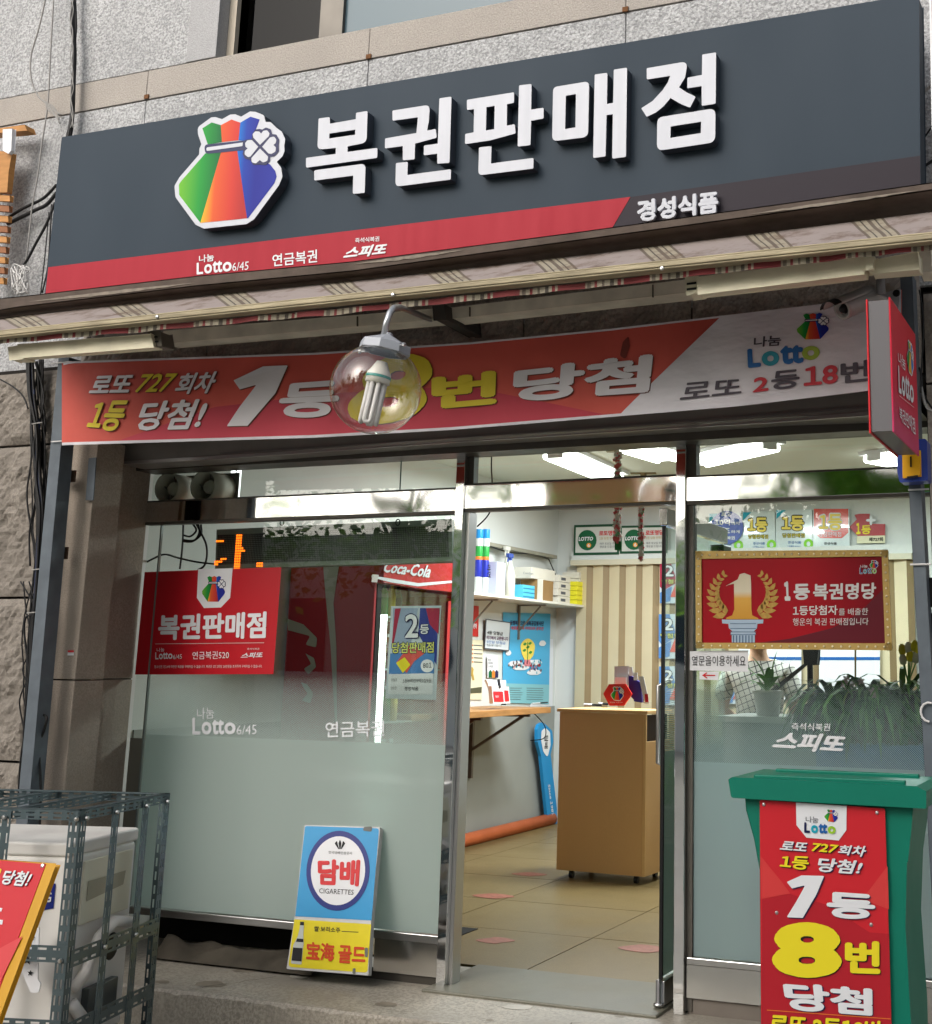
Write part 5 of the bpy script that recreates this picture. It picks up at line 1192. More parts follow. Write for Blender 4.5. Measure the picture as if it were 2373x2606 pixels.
# ------------------------------------------------------------------ cables
CABM = M('black_cable', C(24,24,26), .45); CABG = M('grey_wire', C(150,148,145), .5); CABB = M('bluish_cable', C(38,48,78), .45)
def smooth_path(pts, k=6):
    out = []
    for i in range(len(pts)-1):
        p0, p1, p2, p3 = pts[max(i-1,0)], pts[i], pts[i+1], pts[min(i+2, len(pts)-1)]
        for j in range(k):
            s = j/k; out.append(.5*((2*p1)+(p2-p0)*s+(2*p0-5*p1+4*p2-p3)*s*s+(3*p1-p0-3*p2+p3)*s**3))
    out.append(pts[-1]); return out
def cable(par, px, Y, r, mat, wob=0, name='cable', dy=0):
    pts = [PYY(Y+dy*i).m(x + (rs.uniform(-wob, wob)), y) for i, (x, y) in enumerate(px)]
    return mk(name, MB().tube(smooth_path(pts), r, 6), mat, par, smooth=True)
t = thing('cable_bundle', 'thick bundle of black cables running down the left pier beside the grey post', 'cables', tuple(W(60,2000,-.72)))
base = [(74,905),(80,1000),(90,1085),(93,1150),(95,1220),(100,1300),(97,1400),(90,1500),(84,1600),(76,1720),(68,1850),(60,1950),(52,2100),(46,2300)]
for k in range(9):
    off = rs.uniform(-8, 9); cable(t, [(x+off, y) for x, y in base], -.70+rs.uniform(-.02,.02), rs.uniform(.005,.009), CABM if k % 4 else CABB, 4)
for k in range(3): cable(t, [(100+k*6,915),(103+k*4,1010),(112+k*3,1080),(108,1160),(114+k*2,1260),(112,1340),(104,1450)], -.68, .006, CABM, 3)
cable(t, [(0,965),(35,985),(60,1010),(72,1040)], -.68, .004, CABM); cable(t, [(90,1565),(68,1570),(62,1600),(68,1660),(76,1720)], -.70, .005, CABM); cable(t, [(108,1818),(120,1828),(112,1860),(100,1900),(104,2000),(100,2150)], -.72, .006, CABM)
for k in range(7):
    x_ = rs.uniform(60, 112); cable(t, [(x_+rs.uniform(-14,14), y) for y in (920,1010,1090,1170,1260,1350,1440)], -.67+rs.uniform(-.03,.02), rs.uniform(.003,.005), CABM, 5)
for k in range(4): cable(t, [(70+rs.uniform(-20,26), 1480+j*75) for j in range(8)], -.70, .0035, CABM, 6)
for y in (1078, 1450, 1560, 1965): q = W(96 if y<1500 else 84, y, -.725); mk('tie', MB().tube([q+Vector((-.035,0,.0)), q+Vector((.03,-.0,.004))], .003, 6), CABG, t)
t = thing('upper_cable_bundle', 'black twisted cable bundle coming down the upper granite wall behind the sign', 'cables', tuple(W(175,340,-.66)))
bp = [(185,-30),(187,60),(189,140),(186,220),(180,290),(172,350),(160,420)]
for k in range(5): cable(t, [(x+rs.uniform(-5,5)+k*1.5, y) for x, y in bp], -.66+k*.006, .0065, CABM, 1.5)
for k in range(2): cable(t, [(x+4*math.sin(i*1.6+k*2), y) for i, (x, y) in enumerate([(183,0+i*25) for i in range(14)])], -.685, .0025, CABG, 1)
cable(t, [(145,470),(110,505),(60,530),(20,555)], -.66, .008, CABM); cable(t, [(145,490),(120,520),(90,535),(20,570)], -.66, .010, CABM); cable(t, [(140,515),(120,570),(90,620),(70,660),(55,680)], -.67, .007, CABM, 2)
cable(t, [(132,520),(128,600),(122,680),(108,745)], -.67, .004, CABM); cable(t, [(125,540),(116,640),(104,750)], -.66, .003, CABM)
t = thing('thin_wires', 'two thin grey wires knotted together on the upper wall left of the sign', 'wires', tuple(W(120,270,-.68)))
cable(t, [(120,-20),(100,70),(80,140),(80,200),(98,245),(122,265)], -.67, .0045, CABG); cable(t, [(138,-20),(130,120),(122,265),(108,360),(96,450),(82,530),(70,640),(60,690)], -.67, .004, CABG)
for k in range(7): cable(t, [(118+rs.uniform(-8,8),262+rs.uniform(-6,12)),(130+rs.uniform(-8,10),275+rs.uniform(-8,10)),(155+rs.uniform(-6,10),300+rs.uniform(-10,20))], -.68, .003, CABG)
t = thing('wire_tangle', 'tangle of thin white wires on the wall at the left end of the awning', 'wires', tuple(W(50,720,-.72)))
for k in range(16): cable(t, [(50+rs.uniform(-22,24),700+rs.uniform(-28,50)) for _ in range(5)], -.72+rs.uniform(-.02,.02), .0024, PWHITE if k % 2 else CABG)
t = thing('pole_cables', 'dark cables on the right pier beside the blade sign', 'cables', tuple(W(2365,900,-.68)))
cable(t, [(2340,738),(2348,790),(2350,860),(2346,930),(2344,1000)], -.80, .003, CABM); cable(t, [(2345,985),(2352,1020),(2362,1040),(2373,1045)], -.72, .006, CABG); cable(t, [(2340,935),(2346,960),(2350,1000),(2373,1040)], -.7, .004, CABM)
sp_ = [W(2345+ i*1.1, 240-i*1.0+ 4*math.sin(i*1.5), -.66+.01*math.cos(i*1.5)) for i in range(26)]; mk('coiled_conduit', MB().tube(sp_, .004, 6), CABG, t)
cable(t, [(2345,360),(2360,340),(2380,310)], -.65, .004, CABM); cable(t, [(2348,425),(2365,415),(2385,400)], -.65, .006, CABM)

# ------------------------------------------------------------------ neighbours at both edges
t = thing('wooden_board', 'slatted wooden shop board with a white bracket at the left edge', 'wooden board', tuple(W(10,600,-.7)))
WD = M('orange_wood', C(190,135,75), .55, var=.3, vs=6, stretch=(1,1,6)); WD2 = M('brown_slat', C(150,98,62), .6, var=.35, vs=8)
zl = zc(0,0,2.52); pw = PYY(-.72)
def wq(nm, pts, mat, d=.03, Y=-.72): return mk(nm, MB().prism([[PYY(Y).m(*p) for p in zl([(-120 if p[0] == 0 else p[0], p[1]) for p in pts])]], (0,d,0)), mat, t, bevel=.003)
wq('top_rail', [(0,838),(160,800),(172,835),(0,862)], WD, .06)
wq('panel', [(0,960),(75,980),(60,1100),(45,1230),(0,1235)], WD)
for k in range(9): y = 1240+k*66; w_ = 66-k*5; wq('slat', [(0,y),(w_,y+14),(w_-3,y+48),(0,y+40)], WD2 if k % 2 else WD, .02)
wq('bracket', [(22,832),(82,825),(76,965),(55,982),(18,965)], WHITE, .02, -.75)
t = thing('neighbour_sign', 'edge of a white-framed maroon sign at the top right corner', 'sign', tuple(W(2370,150,-1.0)))
pe = PYY(-1.0)
mk('frame', MB().prism([[pe.m(2365,-20), pe.m(2371,-20), pe.m(2376,330), pe.m(2372,330)]], (0,.1,0)), WHITE, t); mk('face', MB().prism([[pe.m(2371.5,-20), pe.m(2500,-40), pe.m(2500,310), pe.m(2376.5,330)]], (0,.1,0)), M('maroon', C(110,30,50), .4), t)
t = thing('black_meter', 'black rounded device on the pier at the right edge', 'meter', tuple(W(2372,1600,-.7)))
for y0_, y1_ in ((1470,1545),(1560,1610)): mk('case', MB().prism([[PYY(-.70).m(*p) for p in rnd([(2358,y0_,6),(2420,y0_,6),(2420,y1_,6),(2362,y1_,12)], 0)]], (0,.06,0)), BLACK, t, bevel=.004)
t = thing('wall_sticker', 'tiny red and white sticker on the granite jamb', 'sticker', tuple(W(180,1665,-.61)))
mk('sheet', MB().prism([[W(172,1668,-.603), W(188,1668,-.603), W(188,1655,-.603), W(173,1655,-.603)]], (0,.001,0)), WHITE, t); mk('stripe', MB().prism([[W(173,1660,-.606), W(188,1660,-.606), W(188,1655,-.606), W(173,1655,-.606)]], (0,.001,0)), RED, t)
#==SECTION4==
# ------------------------------------------------------------------ the room behind the glass
WALLM = M('shop_wall_paint', C(212,214,210), .6, var=.06, vs=1.5); WALLG = M('grey_wall_panel', C(150,152,146), .6, var=.12, vs=2)
CEILM = M('ceiling_paint', C(212,216,208), .7, var=.05, vs=1)
ZCE = 2.93; YBK = 5.66
box('wall_left', (-5.15, -5.05, .201, YBK+.2, 0, ZCE), WALLM, kind='structure')
box('wall_back', (-5.05, 1.1, YBK, YBK+.1, 0, ZCE), WALLM, kind='structure')
box('wall_right', (1.0, 1.1, .0, YBK, 0, ZCE), WALLM, kind='structure')
box('ceiling', (-5.15, 1.1, .03, YBK+.1, ZCE, ZCE+.08), CEILM, kind='structure')
t = thing('wall_panel', 'grey lower panel on the left shop wall under the desk', 'wall panel', (-5.04, 3, 0)); box('sheet', (-5.049, -5.04, .3, YBK-.01, .0, 1.02), WALLG, t)
LITM = M('fluorescent_tube', (1, .99, .93, 1), .5, emit=6)
pc = PZZ(ZCE-.06)
fx_ = [((1409,1157),(1564,1221),'ceiling light seen through the transom over the doorway, on the left'), ((1600,1138),(1700,1168),'ceiling light above the doorway beside the right chrome post'),
      ((1775,1178),(1960,1136),'wide ceiling light seen through the right transom'), ((2225,1165),(2330,1185),'ceiling light at the far right behind the blade sign')]
for (a, b, lab) in fx_:
    A_ = pc.m(*a); B_ = pc.m(*b); L_ = min((B_-A_).length, 1.25); d = (B_-A_).normalized(); c = (A_+B_)/2; s_ = d.cross(Vector((0,0,1)))
    f = thing('ceiling_light', lab, 'ceiling light', tuple(c), 'fluorescent ceiling lights in the shop')
    mk('housing', MB().obox(c+Vector((0,0,.045)), d*L_/2, s_*.14, Vector((0,0,.014))), WHITE, f)
    for k in (-1, 1): mk('tube', MB().tube([c-d*L_*.48+s_*.075*k, c+d*L_*.48+s_*.075*k], .03, 10), LITM, f, smooth=True)
    for k in (-1, 1): mk('end_cap', MB().obox(c+d*L_*.49*k+Vector((0,0,.012)), d*.012, s_*.06, Vector((0,0,.03))), WHITE, f)
    ld = bpy.data.lights.new('tube_light', 'AREA'); ld.shape = 'RECTANGLE'; ld.size = L_; ld.size_y = .2; ld.energy = 46; ld.color = (.9,.98,1)
    lo_ = bpy.data.objects.new('tube_light', ld); COL.objects.link(lo_); lo_.parent = f; lo_.location = (0, 0, -.045); lo_.rotation_euler = (0, 0, math.atan2(d.y, d.x))
for (x, y) in ((1580,1149),(1638,1205)):
    q = PZZ(ZCE-.004).m(x, y); mk('ceiling_bracket', MB().obox(q, (.10,.03,0), (-.01,.035,0), (0,0,.003)).obox(q+Vector((0,0,-.01)), (.02,0,0), (0,.02,0), (0,0,.012)), M('brass_plate', C(120,105,70), .5, .3), label='small brass plate on the shop ceiling ' + ('nearer the doorway light' if x < 1600 else 'right above the mirror band'), cat='bracket', group='brass plates on the shop ceiling')

# accordion partition on the back wall
t = thing('folding_partition', 'cream accordion folding door along the back wall', 'folding door', (-3.5, YBK-.1, 0))
PBK = PYY(YBK-.10); x0 = PBK.m(1466,1600).x; x1 = PBK.m(2330,1600).x; ztp = PBK.m(1500,1440).z
ACC = M('partition_cream', C(205,192,160), .5, var=.06); ACC2 = M('partition_beige', C(140,120,88), .5, var=.1); n = int((x1-x0)/.155)
for k in range(n):
    xa_ = x0+(x1-x0)*k/n; xb_ = x0+(x1-x0)*(k+1)/n; xm = xa_+(xb_-xa_)*.68
    mb = MB(); mb.prism([[(xa_,YBK-.10,.01),(xm,YBK-.13,.01),(xm,YBK-.122,.01),(xa_,YBK-.092,.01)]], (0,0,ztp-.01)); mk('fold', mb, ACC, t)
    mb = MB(); mb.prism([[(xm+.001,YBK-.13,.01),(xb_-.001,YBK-.10,.01),(xb_-.001,YBK-.092,.01),(xm+.001,YBK-.122,.01)]], (0,0,ztp-.01)); mk('fold', mb, ACC2, t)
box('head_rail', (x0-.04, x1, YBK-.17, YBK-.001, ztp, ztp+.05), M('rail_cream', C(196,190,168), .5), t, bevel=.003)
box('head_rail', (x0-.06, x1, YBK-.10, YBK-.001, ztp+.055, ztp+.13), WALLM, t)
# lottery shop frames over it
zi = zc(1100,1200,2.8246); PF3 = PYY(YBK-.11)
for q, nm in (([(1022,385),(1345,376),(1342,596),(1017,602)], 'green framed lottery notice on the back wall, the left of the pair'), ([(1352,390),(1690,384),(1690,585),(1350,590)], 'green framed lottery notice on the back wall, the right one behind the garlands')):
    t = thing('framed_notice', nm, 'framed notice', tuple(PF3.m(*zi([q[3]])[0])), 'green framed lottery notices')
    qq = zi(q); cx = sum(p[0] for p in qq)/4; cy = sum(p[1] for p in qq)/4
    poly('frame', qq, PF3, M('frame_green', C(30,75,52), .4), t, .0, .02)
    inn = [(cx+(x-cx)*.92, cy+(y-cy)*.84) for x, y in qq]; poly('sheet', inn, PF3, M('notice_paper', C(200,202,196), .5), t, .004)
    w_ = qq[1][0]-qq[0][0]; h_ = qq[3][1]-qq[0][1]; ox, oy = qq[0][0]+w_*.29, qq[0][1]+h_*.5
    mk('disc', MB().prism([[PF3.m(ox+24*math.cos(i*.3142), oy+26*math.sin(i*.3142), .008) for i in range(20)]], (0,0,0)), M('disc_green', C(18,92,58), .4), t)
    text('LOTTO', [(ox-21,oy-8),(ox+16,oy-9),(ox+14,oy+1),(ox-22,oy+2)], PF3, WHITE, t, .04, .011)
    mk('ball', MB().prism([[PF3.m(ox+4+6*math.cos(i*.52), oy+13+6*math.sin(i*.52), .011) for i in range(12)]], (0,0,0)), M('ball_orange', C(225,150,50), .4), t); text('6', [(ox+1,oy+9),(ox+7,oy+9),(ox+7,oy+17),(ox+1,oy+17)], PF3, WHITE, t, .02, .013)
    text('로또명당', [(ox+30,oy-24),(ox+76,oy-25),(ox+76,oy-12),(ox+30,oy-11)], PF3, RED, t, .03, .008)
    text('1등 당첨 판매점', [(ox+31,oy-8),(ox+74,oy-9),(ox+74,oy-2),(ox+31,oy-1)], PF3, M('ochre_ink', C(170,140,60), .5), t, .0, .008)
    text('매주 토요일 추첨', [(ox+32,oy+6),(ox+74,oy+5),(ox+74,oy+11),(ox+32,oy+12)], PF3, GINK, t, .0, .008); text('행운을 드립니다', [(ox+32,oy+14),(ox+74,oy+13),(ox+74,oy+19),(ox+32,oy+20)], PF3, GINK, t, .0, .008)
# garlands
def garland(px, y0_, y1_, Y, lab, w_):
    g = thing('garland', lab, 'garland', tuple(PYY(Y).m(px, y1_)), 'candy striped garlands'); ms = [MB(), MB(), MB()]
    mats = [M('garland_red', C(225,110,110), .6), M('garland_white', C(230,225,215), .6), M('garland_green', C(120,180,130), .6)]
    for i in range(int((y1_-y0_)/1.6)):
        y = y0_+i*1.6+0; c = PYY(Y).m(px+rs.uniform(-w_, w_), y); a_ = rs.uniform(0, 6); r_ = .016; m_ = ms[rs.choice([0,1,1,1,0,1,2])]
        m_.obox(c+Vector((0, rs.uniform(-.015,.015), 0)), Vector((math.cos(a_)*r_, .004, math.sin(a_)*r_)), (0,.002,0), Vector((-math.sin(a_)*r_*.5, 0, math.cos(a_)*r_*.5)))
    for m_, mt in zip(ms, mats): mk('tinsel', m_, mt, g, kind='stuff')
    return g
garland(1573, 1150, 1382, 1.8, 'wider pink and white candy garland hanging in the doorway', 5); g_ = garland(1632, 1283, 1424, 1.8, 'thin pink garland hanging just right of the wider one', 3)
box('green_tag', tuple([W(1565,1385,1.79).x, W(1582,1385,1.79).x, 1.79, 1.80, W(1573,1400,1.8).z, W(1573,1378,1.8).z]), M('tag_green', C(40,130,70), .5), g_)

# plaques on the back wall at the right
zp = zc(1573,1250,2.295); PPQ = PYY(YBK-.02)
def plaque(x0_, y0_, x1_, y1_, mat, lab, blue, kind_):
    q = rnd(zp([(x0_,y0_+6,14),(x1_,y0_,14),(x1_+4,y1_,14),(x0_,y1_+4,14)]), 0)
    t = thing('prize_plaque', lab, 'plaque', tuple(PPQ.m(*zp([(x0_,y1_)])[0])), 'winner plaques in a row on the back wall')
    poly('board', q, PPQ, mat, t, .03, .03)
    f = lambda u0,v0,u1,v1: zp([(x0_+(x1_-x0_)*u0, y0_+(y1_-y0_)*v0), (x0_+(x1_-x0_)*u1, y0_+(y1_-y0_)*v0), (x0_+(x1_-x0_)*u1, y0_+(y1_-y0_)*v1), (x0_+(x1_-x0_)*u0, y0_+(y1_-y0_)*v1)])
    if blue: poly('corner', rnd(f(.02,.03,.28,.25)[:2]+f(.02,.03,.28,.25)[3:], 0), PPQ, TEAL, t, .034)
    if kind_ == 1:
        text('1등', f(.14,.14,.80,.56), PPQ, M('plaque_black', C(40,35,20), .4), t, .09, .034); text('1등', f(.16,.17,.78,.54), PPQ, M('plaque_gold', C(232,205,80), .35), t, .04, .038)
        text('당첨판매점', f(.18,.60,.80,.72), PPQ, M('plaque_black', C(40,35,20), .4), t, .06, .034); text('당첨판매점', f(.19,.61,.79,.71), PPQ, YEL, t, .0, .038)
        text('경성식품', f(.33,.80,.70,.87), PPQ, LBLUE, t, .01, .034); text('나눔Lotto', f(.33,.90,.68,.95), PPQ, LBLUE, t, .01, .034)
        o_ = zp([(x0_+(x1_-x0_)*.90, y0_+(y1_-y0_)*.87)])[0]
        mk('ring', MB().prism([[PPQ.m(o_[0]+12*math.cos(i*.3142), o_[1]+13*math.sin(i*.3142), .034) for i in range(20)], [PPQ.m(o_[0]+5*math.cos(i*.3142), o_[1]+6*math.sin(i*.3142), .034) for i in range(20)]], (0,0,0)), M('ring_lime', C(125,200,30), .4), t)
    return t, f
PQW = M('plaque_white', C(205,215,215), .15, coat=.6); PQR = M('plaque_red', C(205,60,48), .15, coat=.6)
plaque(530,125,724,345,PQW,'white winner plaque half hidden behind the round blue card',True,1); plaque(726,116,916,342,PQW,'white winner plaque just right of the round blue card',True,1)
plaque(922,104,1134,338,PQW,'white winner plaque beside the red topped plaque',True,1)
t, f = plaque(1140,98,1350,330,PQW,'winner plaque with an orange red upper part',False,0)
poly('red_top', rnd(f(.02,.02,.98,.55)[:2]+[f(.98,.62,.98,.62)[0], f(.8,.76,.8,.76)[0], f(.2,.76,.2,.76)[0], f(.02,.62,.02,.62)[0]], 0), PPQ, PQR, t, .034)
text('1등', f(.14,.12,.82,.58), PPQ, WHITE, t, .09, .038); text('1등', f(.17,.15,.80,.56), PPQ, M('plaque_gold', C(232,205,80), .35), t, .03, .042); text('당첨판매점', f(.16,.60,.78,.72), PPQ, WHITE, t, .0, .038); text('경성식품', f(.30,.86,.66,.93), PPQ, INK, t, .02, .034)
PBLc = PYY(YBK-.07)
t = thing('round_card', 'round blue card with white Korean writing overlapping the first plaque', 'card', tuple(PBLc.m(*zp([(640,310)])[0])))
mk('disc', MB().prism([[PBLc.m(*zp([(638+95*math.cos(i*.2094), 212+97*math.sin(i*.2094))])[0]) for i in range(30)]], (0,.003,0)), M('card_blue', C(58,80,165), .35), t)
for s_, q in (('최고',[(604,122),(660,122),(660,150),(604,150)]),('10억',[(566,162),(655,162),(655,200),(566,200)]),('까지',[(660,178),(710,178),(710,198),(660,198)]),('스피드',[(558,212),(655,212),(655,250),(558,250)]),('하게',[(660,228),(712,228),(712,246),(660,246)]),('4복권',[(620,262),(684,262),(684,284),(620,284)])):
    text(s_, zp(q), PBLc, WHITE, t, .03, .004)
t = thing('anniversary_plaque', 'dark red money bag plaque with a gold 1, rightmost on the back wall', 'plaque', tuple(PPQ.m(*zp([(1395,305)])[0])))
DR2 = M('plaque_dark_red', C(165,30,42), .3)
poly('bag', zp([(1352,210),(1395,165),(1382,138),(1410,132),(1470,132),(1470,190),(1560,192),(1560,258),(1400,262)]), PPQ, DR2, t, .02, .02)
poly('label', zp([(1396,262),(1560,258),(1560,302),(1396,305)]), PPQ, M('plaque_cream', C(220,215,180), .4), t, .018, .012)
text('1', zp([(1390,186),(1418,184),(1418,250),(1392,252)]), PPQ, YEL, t, .05, .024); text('등', zp([(1422,200),(1478,198),(1478,250),(1422,252)]), PPQ, YEL, t, .03, .024); text('제727회', zp([(1466,270),(1548,268),(1548,292),(1466,294)]), PPQ, INK, t, .03, .022)
mk('clover', MB().prism([[PPQ.m(*zp([(1478+(20+9*math.cos(4*a))*math.cos(a), 170+(20+9*math.cos(4*a))*math.sin(a))])[0], .026) for a in [i*2*math.pi/40 for i in range(40)]]], (0,0,0)), WHITE, t)

# second prize posters stacked on the back wall, seen through the open door
zo = zc(1650,1200,2.52); PP2 = PYY(YBK-.15)
for (x0_, y0_, x1_, y1_, lab, sky_) in ((75,575,298,845,'upper second prize poster behind the open door',0),(68,915,300,1200,'middle second prize poster behind the open door',1),(70,1250,290,1500,'lowest second prize poster behind the open door',2),(475,1285,700,1490,'second prize poster behind the person in the checked shirt',1)):
    q = zo([(x0_,y0_),(x1_,y0_-4),(x1_,y1_),(x0_,y1_)]); Y_ = YBK-.15 if x0_ < 400 else YBK-.16; pp = PYY(Y_)
    t = thing('prize_poster', lab, 'poster', tuple(pp.m(*q[3])), 'second prize posters on the back wall')
    poly('sheet', q, pp, M('poster_pale', C(196,206,214), .3), t, 0, .003)
    F = lambda u, v: (q[0][0]+(q[1][0]-q[0][0])*u, q[0][1]+(q[3][1]-q[0][1])*v)
    poly('ray', [F(0,.0),F(.3,.0),F(.5,.5),F(.1,.7),F(0,.6)], pp, M('poster_sky', C(80,130,190), .3) if sky_ else M('poster_crimson', C(165,40,70), .3), t, .004)
    poly('ray', [F(.55,.0),F(1,.0),F(1,.6),F(.7,.45)], pp, M('poster_lime2', C(190,205,110), .3), t, .004)
    poly('ray', [F(.3,.85),F(.45,.55),F(.7,.55),F(.6,.85)], pp, M('poster_orange', C(215,90,80), .3), t, .006); poly('ray', [F(0,.75),F(.35,.6),F(.3,.95),F(0,1)], pp, M('poster_sky', C(80,130,190), .3), t, .005)
    text('2', [F(.10,.08),F(.42,.08),F(.42,.38),F(.10,.38)], pp, INK, t, .08, .008); text('2', [F(.12,.10),F(.40,.10),F(.40,.36),F(.12,.36)], pp, WHITE, t, .02, .010)
    text('등', [F(.48,.20),F(.70,.20),F(.70,.38),F(.48,.38)], pp, WHITE, t, .03, .008); text('당첨판매점', [F(.04,.42),F(.96,.42),F(.96,.55),F(.04,.55)], pp, INK, t, .06, .008); text('당첨판매점', [F(.05,.43),F(.95,.43),F(.95,.54),F(.05,.54)], pp, M('poster_lime', C(222,225,120), .4), t, .01, .010)

# ------------------------------------------------------------------ left wall: shelf and what stands on it
zi = zc(1100,1200,2.8246); XW = -5.045
SH = M('shelf_white', C(215,212,200), .5, var=.05)
ys0, ys1 = 2.2, 5.60
t = thing('wall_shelf', 'long white shelf on the left shop wall crowded with cartons and bottles', 'shelf', (-4.9, 4.4, 1.90))
box('board', (XW+.001, -4.72, ys0, ys1, 1.905, 1.925), SH, t, bevel=.002)
for y in (3.95, 4.85):
    mk('bracket', MB().bar((XW+.01, y, 1.60), (XW+.01, y, 1.90), .02, .02).bar((XW+.02, y, 1.893), (-4.78, y, 1.893), .02, .012).bar((XW+.02,y,1.68),(-4.83,y,1.885),.012,.012), M('bracket_grey', C(120,116,108), .5, .3), t)
zsf = 1.926
def shy(px, X=-4.87): return PXX(X).m(px, 1500).y
def shz(px, py, X=-4.87): return PXX(X).m(px, py).z
# tall rolls of kitchen towel
for k, (xa_, xb_, lab) in enumerate(((1211,1228,'blue and green wrapped roll pack on the wall shelf, left of the two'), (1228,1245,'blue and green wrapped roll pack, the right of the two on the shelf'))):
    yy = shy((xa_+xb_)/2); r_ = (W(xb_,1400,yy)-W(xa_,1400,yy)).length/2*1.02; c = Vector((W((xa_+xb_)/2,1400,yy).x, yy, zsf)); ztop = shz((xa_+xb_)/2, 1346)
    t = thing('towel_roll', lab, 'roll', tuple(c), 'tall wrapped rolls on the shelf'); H = ztop-zsf
    for a, b, m_ in ((0,.27,M('wrap_clear', C(200,205,205), .3)),(.27,.53,M('wrap_blue', C(40,50,155), .3)),(.53,.58,M('wrap_orange', C(220,120,50), .3)),(.58,.74,M('wrap_green', C(50,150,70), .3)),(.74,.86,M('wrap_white', C(215,220,220), .3)),(.86,1,M('wrap_sky', C(40,140,210), .3))):
        mk('wrapper_band', MB().lathe(c, (0,0,1), [(r_*.97, H*a+.0005),(r_, H*a+.006),(r_, H*b-.006),(r_*.97, H*b-.0005)]+([(0,H)] if b == 1 else []), 20), m_, t, smooth=True)
def carton(name, x0_, x1_, yt_, yb_, mat, lab, dx=.16, X=-4.87, cat='box', group=None, z0=None):
    y0_ = shy(x0_, X); y1_ = max(shy(x1_, X), y0_+.05); z1 = shz((x0_+x1_)/2, yt_, X); z0 = zsf if z0 is None else z0
    t = thing(name, lab, cat, (X, (y0_+y1_)/2, z0), group); box('carton', (X-dx*.5, X+dx*.5, y0_, y1_-.004, z0, z1), mat, t, bevel=.003)
    return t, (X+dx*.5, y0_, y1_, z0, z1)
CW = M('carton_white', C(214,208,194), .6, var=.08, vs=8); CBL = M('carton_blue', C(80,175,205), .5); CYL = M('carton_yellow', C(225,215,50), .5); CGR = M('carton_grey', C(60,60,58), .5)
t, e = carton('magazine_box', 1241, 1264, 1431, 1510, M('book_pale', C(185,188,205), .4), 'upright pale box with black sideways lettering next to the wrapped rolls')
px_ = PXX(e[0]+.001)
text('라면', [(1249,1437),(1249.5,1470),(1240,1470),(1240,1437)], px_, INK, t, .03, .002)
t, e = carton('carton', 1330, 1392, 1448, 1476, CW, 'long white carton lying on top of the brown open box', z0=shz(1360,1476))
text('Comfort', [(1332,1455),(1358,1457),(1358,1463),(1332,1461)], PXX(e[0]+.001), GINK, t, 0, .001)
t, e = carton('open_box', 1346, 1388, 1477, 1515, M('kraft_card', C(150,118,76), .7, var=.1), 'open brown cardboard box on the shelf under the long white carton')
box('flap', (e[0]+.002, e[0]+.05, e[1], e[1]+.01, e[3], e[4]), CW, t)
t, e = carton('blue_packs', 1310, 1340, 1490, 1516, CBL, 'stack of light blue packs on the shelf between the spray bottles and the brown box', X=-4.80, cat='packs')
for k in range(3): box('band', (e[0]+.001, e[0]+.003, e[1], e[2]-.01, e[3]+.01+k*(e[4]-e[3])/3.2, e[3]+.016+k*(e[4]-e[3])/3.2), M('pack_dark_blue', C(30,110,150), .5), t)
labs = iter(['white flat carton low in the stack beside the brown box', 'white carton second from the bottom beside the brown box', 'white carton third in the stack beside the brown box', 'white carton topping the stack beside the brown box'])
for k in range(4):
    z0 = zsf+k*.062; t = thing('carton', next(labs), 'box', (-4.85, shy(1405), z0), 'small white cartons on the wall shelf'); box('carton', (-4.94, -4.77, shy(1396)+rs.uniform(-.02,.02), shy(1426), z0+.001, z0+.060), CW, t, bevel=.002)
    box('print', (-4.7695, -4.769, shy(1402), shy(1414), z0+.015, z0+.04), GINK, t)
labs = iter(['white carton at the bottom of the tall corner stack', 'dark printed carton, second up in the tall corner stack', 'white carton, third up in the tall corner stack', 'dark printed carton, fourth up in the corner stack', 'white carton, fifth up in the tall corner stack', 'white carton topping the tall corner stack'])
for k in range(6):
    z0 = zsf+k*.060; t = thing('carton', next(labs), 'box', (-4.83, shy(1460), z0), 'small cartons stacked at the corner end of the shelf'); y0_ = shy(1446 if k < 5 else 1458); box('carton', (-4.93, -4.76, y0_, shy(1475), z0+.001, z0+.058), CW, t, bevel=.002)
    box('print', (-4.7595, -4.759, shy(1456), shy(1470), z0+.012, z0+.045), CGR if k in (1,3) else GINK, t)
for k in range(5):
    z0 = zsf+k*.042; t = thing('carton', ['lowest','second lowest','middle','second highest','topmost'][k] + ' yellow pack of the stack at the far end of the shelf', 'packs', (-4.80, 5.5, z0), 'yellow packs stacked at the far end of the shelf'); box('pack', (-4.86, -4.74, min(5.42, shy(1478)), 5.58, z0+.001, z0+.040), CYL, t, bevel=.002)
# spray bottles
def lathe_bottle(nm, lab, px, py0, h, rb, mat, capm, X=-4.82, spray=True):
    y = shy(px, X); c = Vector((X, y, zsf)); t = thing(nm, lab, 'bottle', tuple(c), 'spray bottles on the wall shelf')
    mk('body', MB().lathe(c, (0,0,1), [(0,0),(rb,.0),(rb,h*.5),(rb*.75,h*.62),(rb*.35,h*.78),(rb*.35,h*.84),(0,h*.84)], 16), mat, t, smooth=True)
    mk('nozzle', MB().bar(c+Vector((0,0,h*.84)), c+Vector((0,0,h*.95)), .025, .025).bar(c+Vector((0,-.05,h*.95)), c+Vector((0,.03,h*.95)), .03, .035).bar(c+Vector((0,-.035,h*.93)), c+Vector((0,-.045,h*.80)), .012, .01), capm, t, bevel=.003)
lathe_bottle('spray_bottle', 'white spray bottle with a blue nozzle on the wall shelf', 1297, 0, .36, .045, M('bottle_ivory', C(222,220,205), .35), M('nozzle_blue', C(60,80,150), .4))
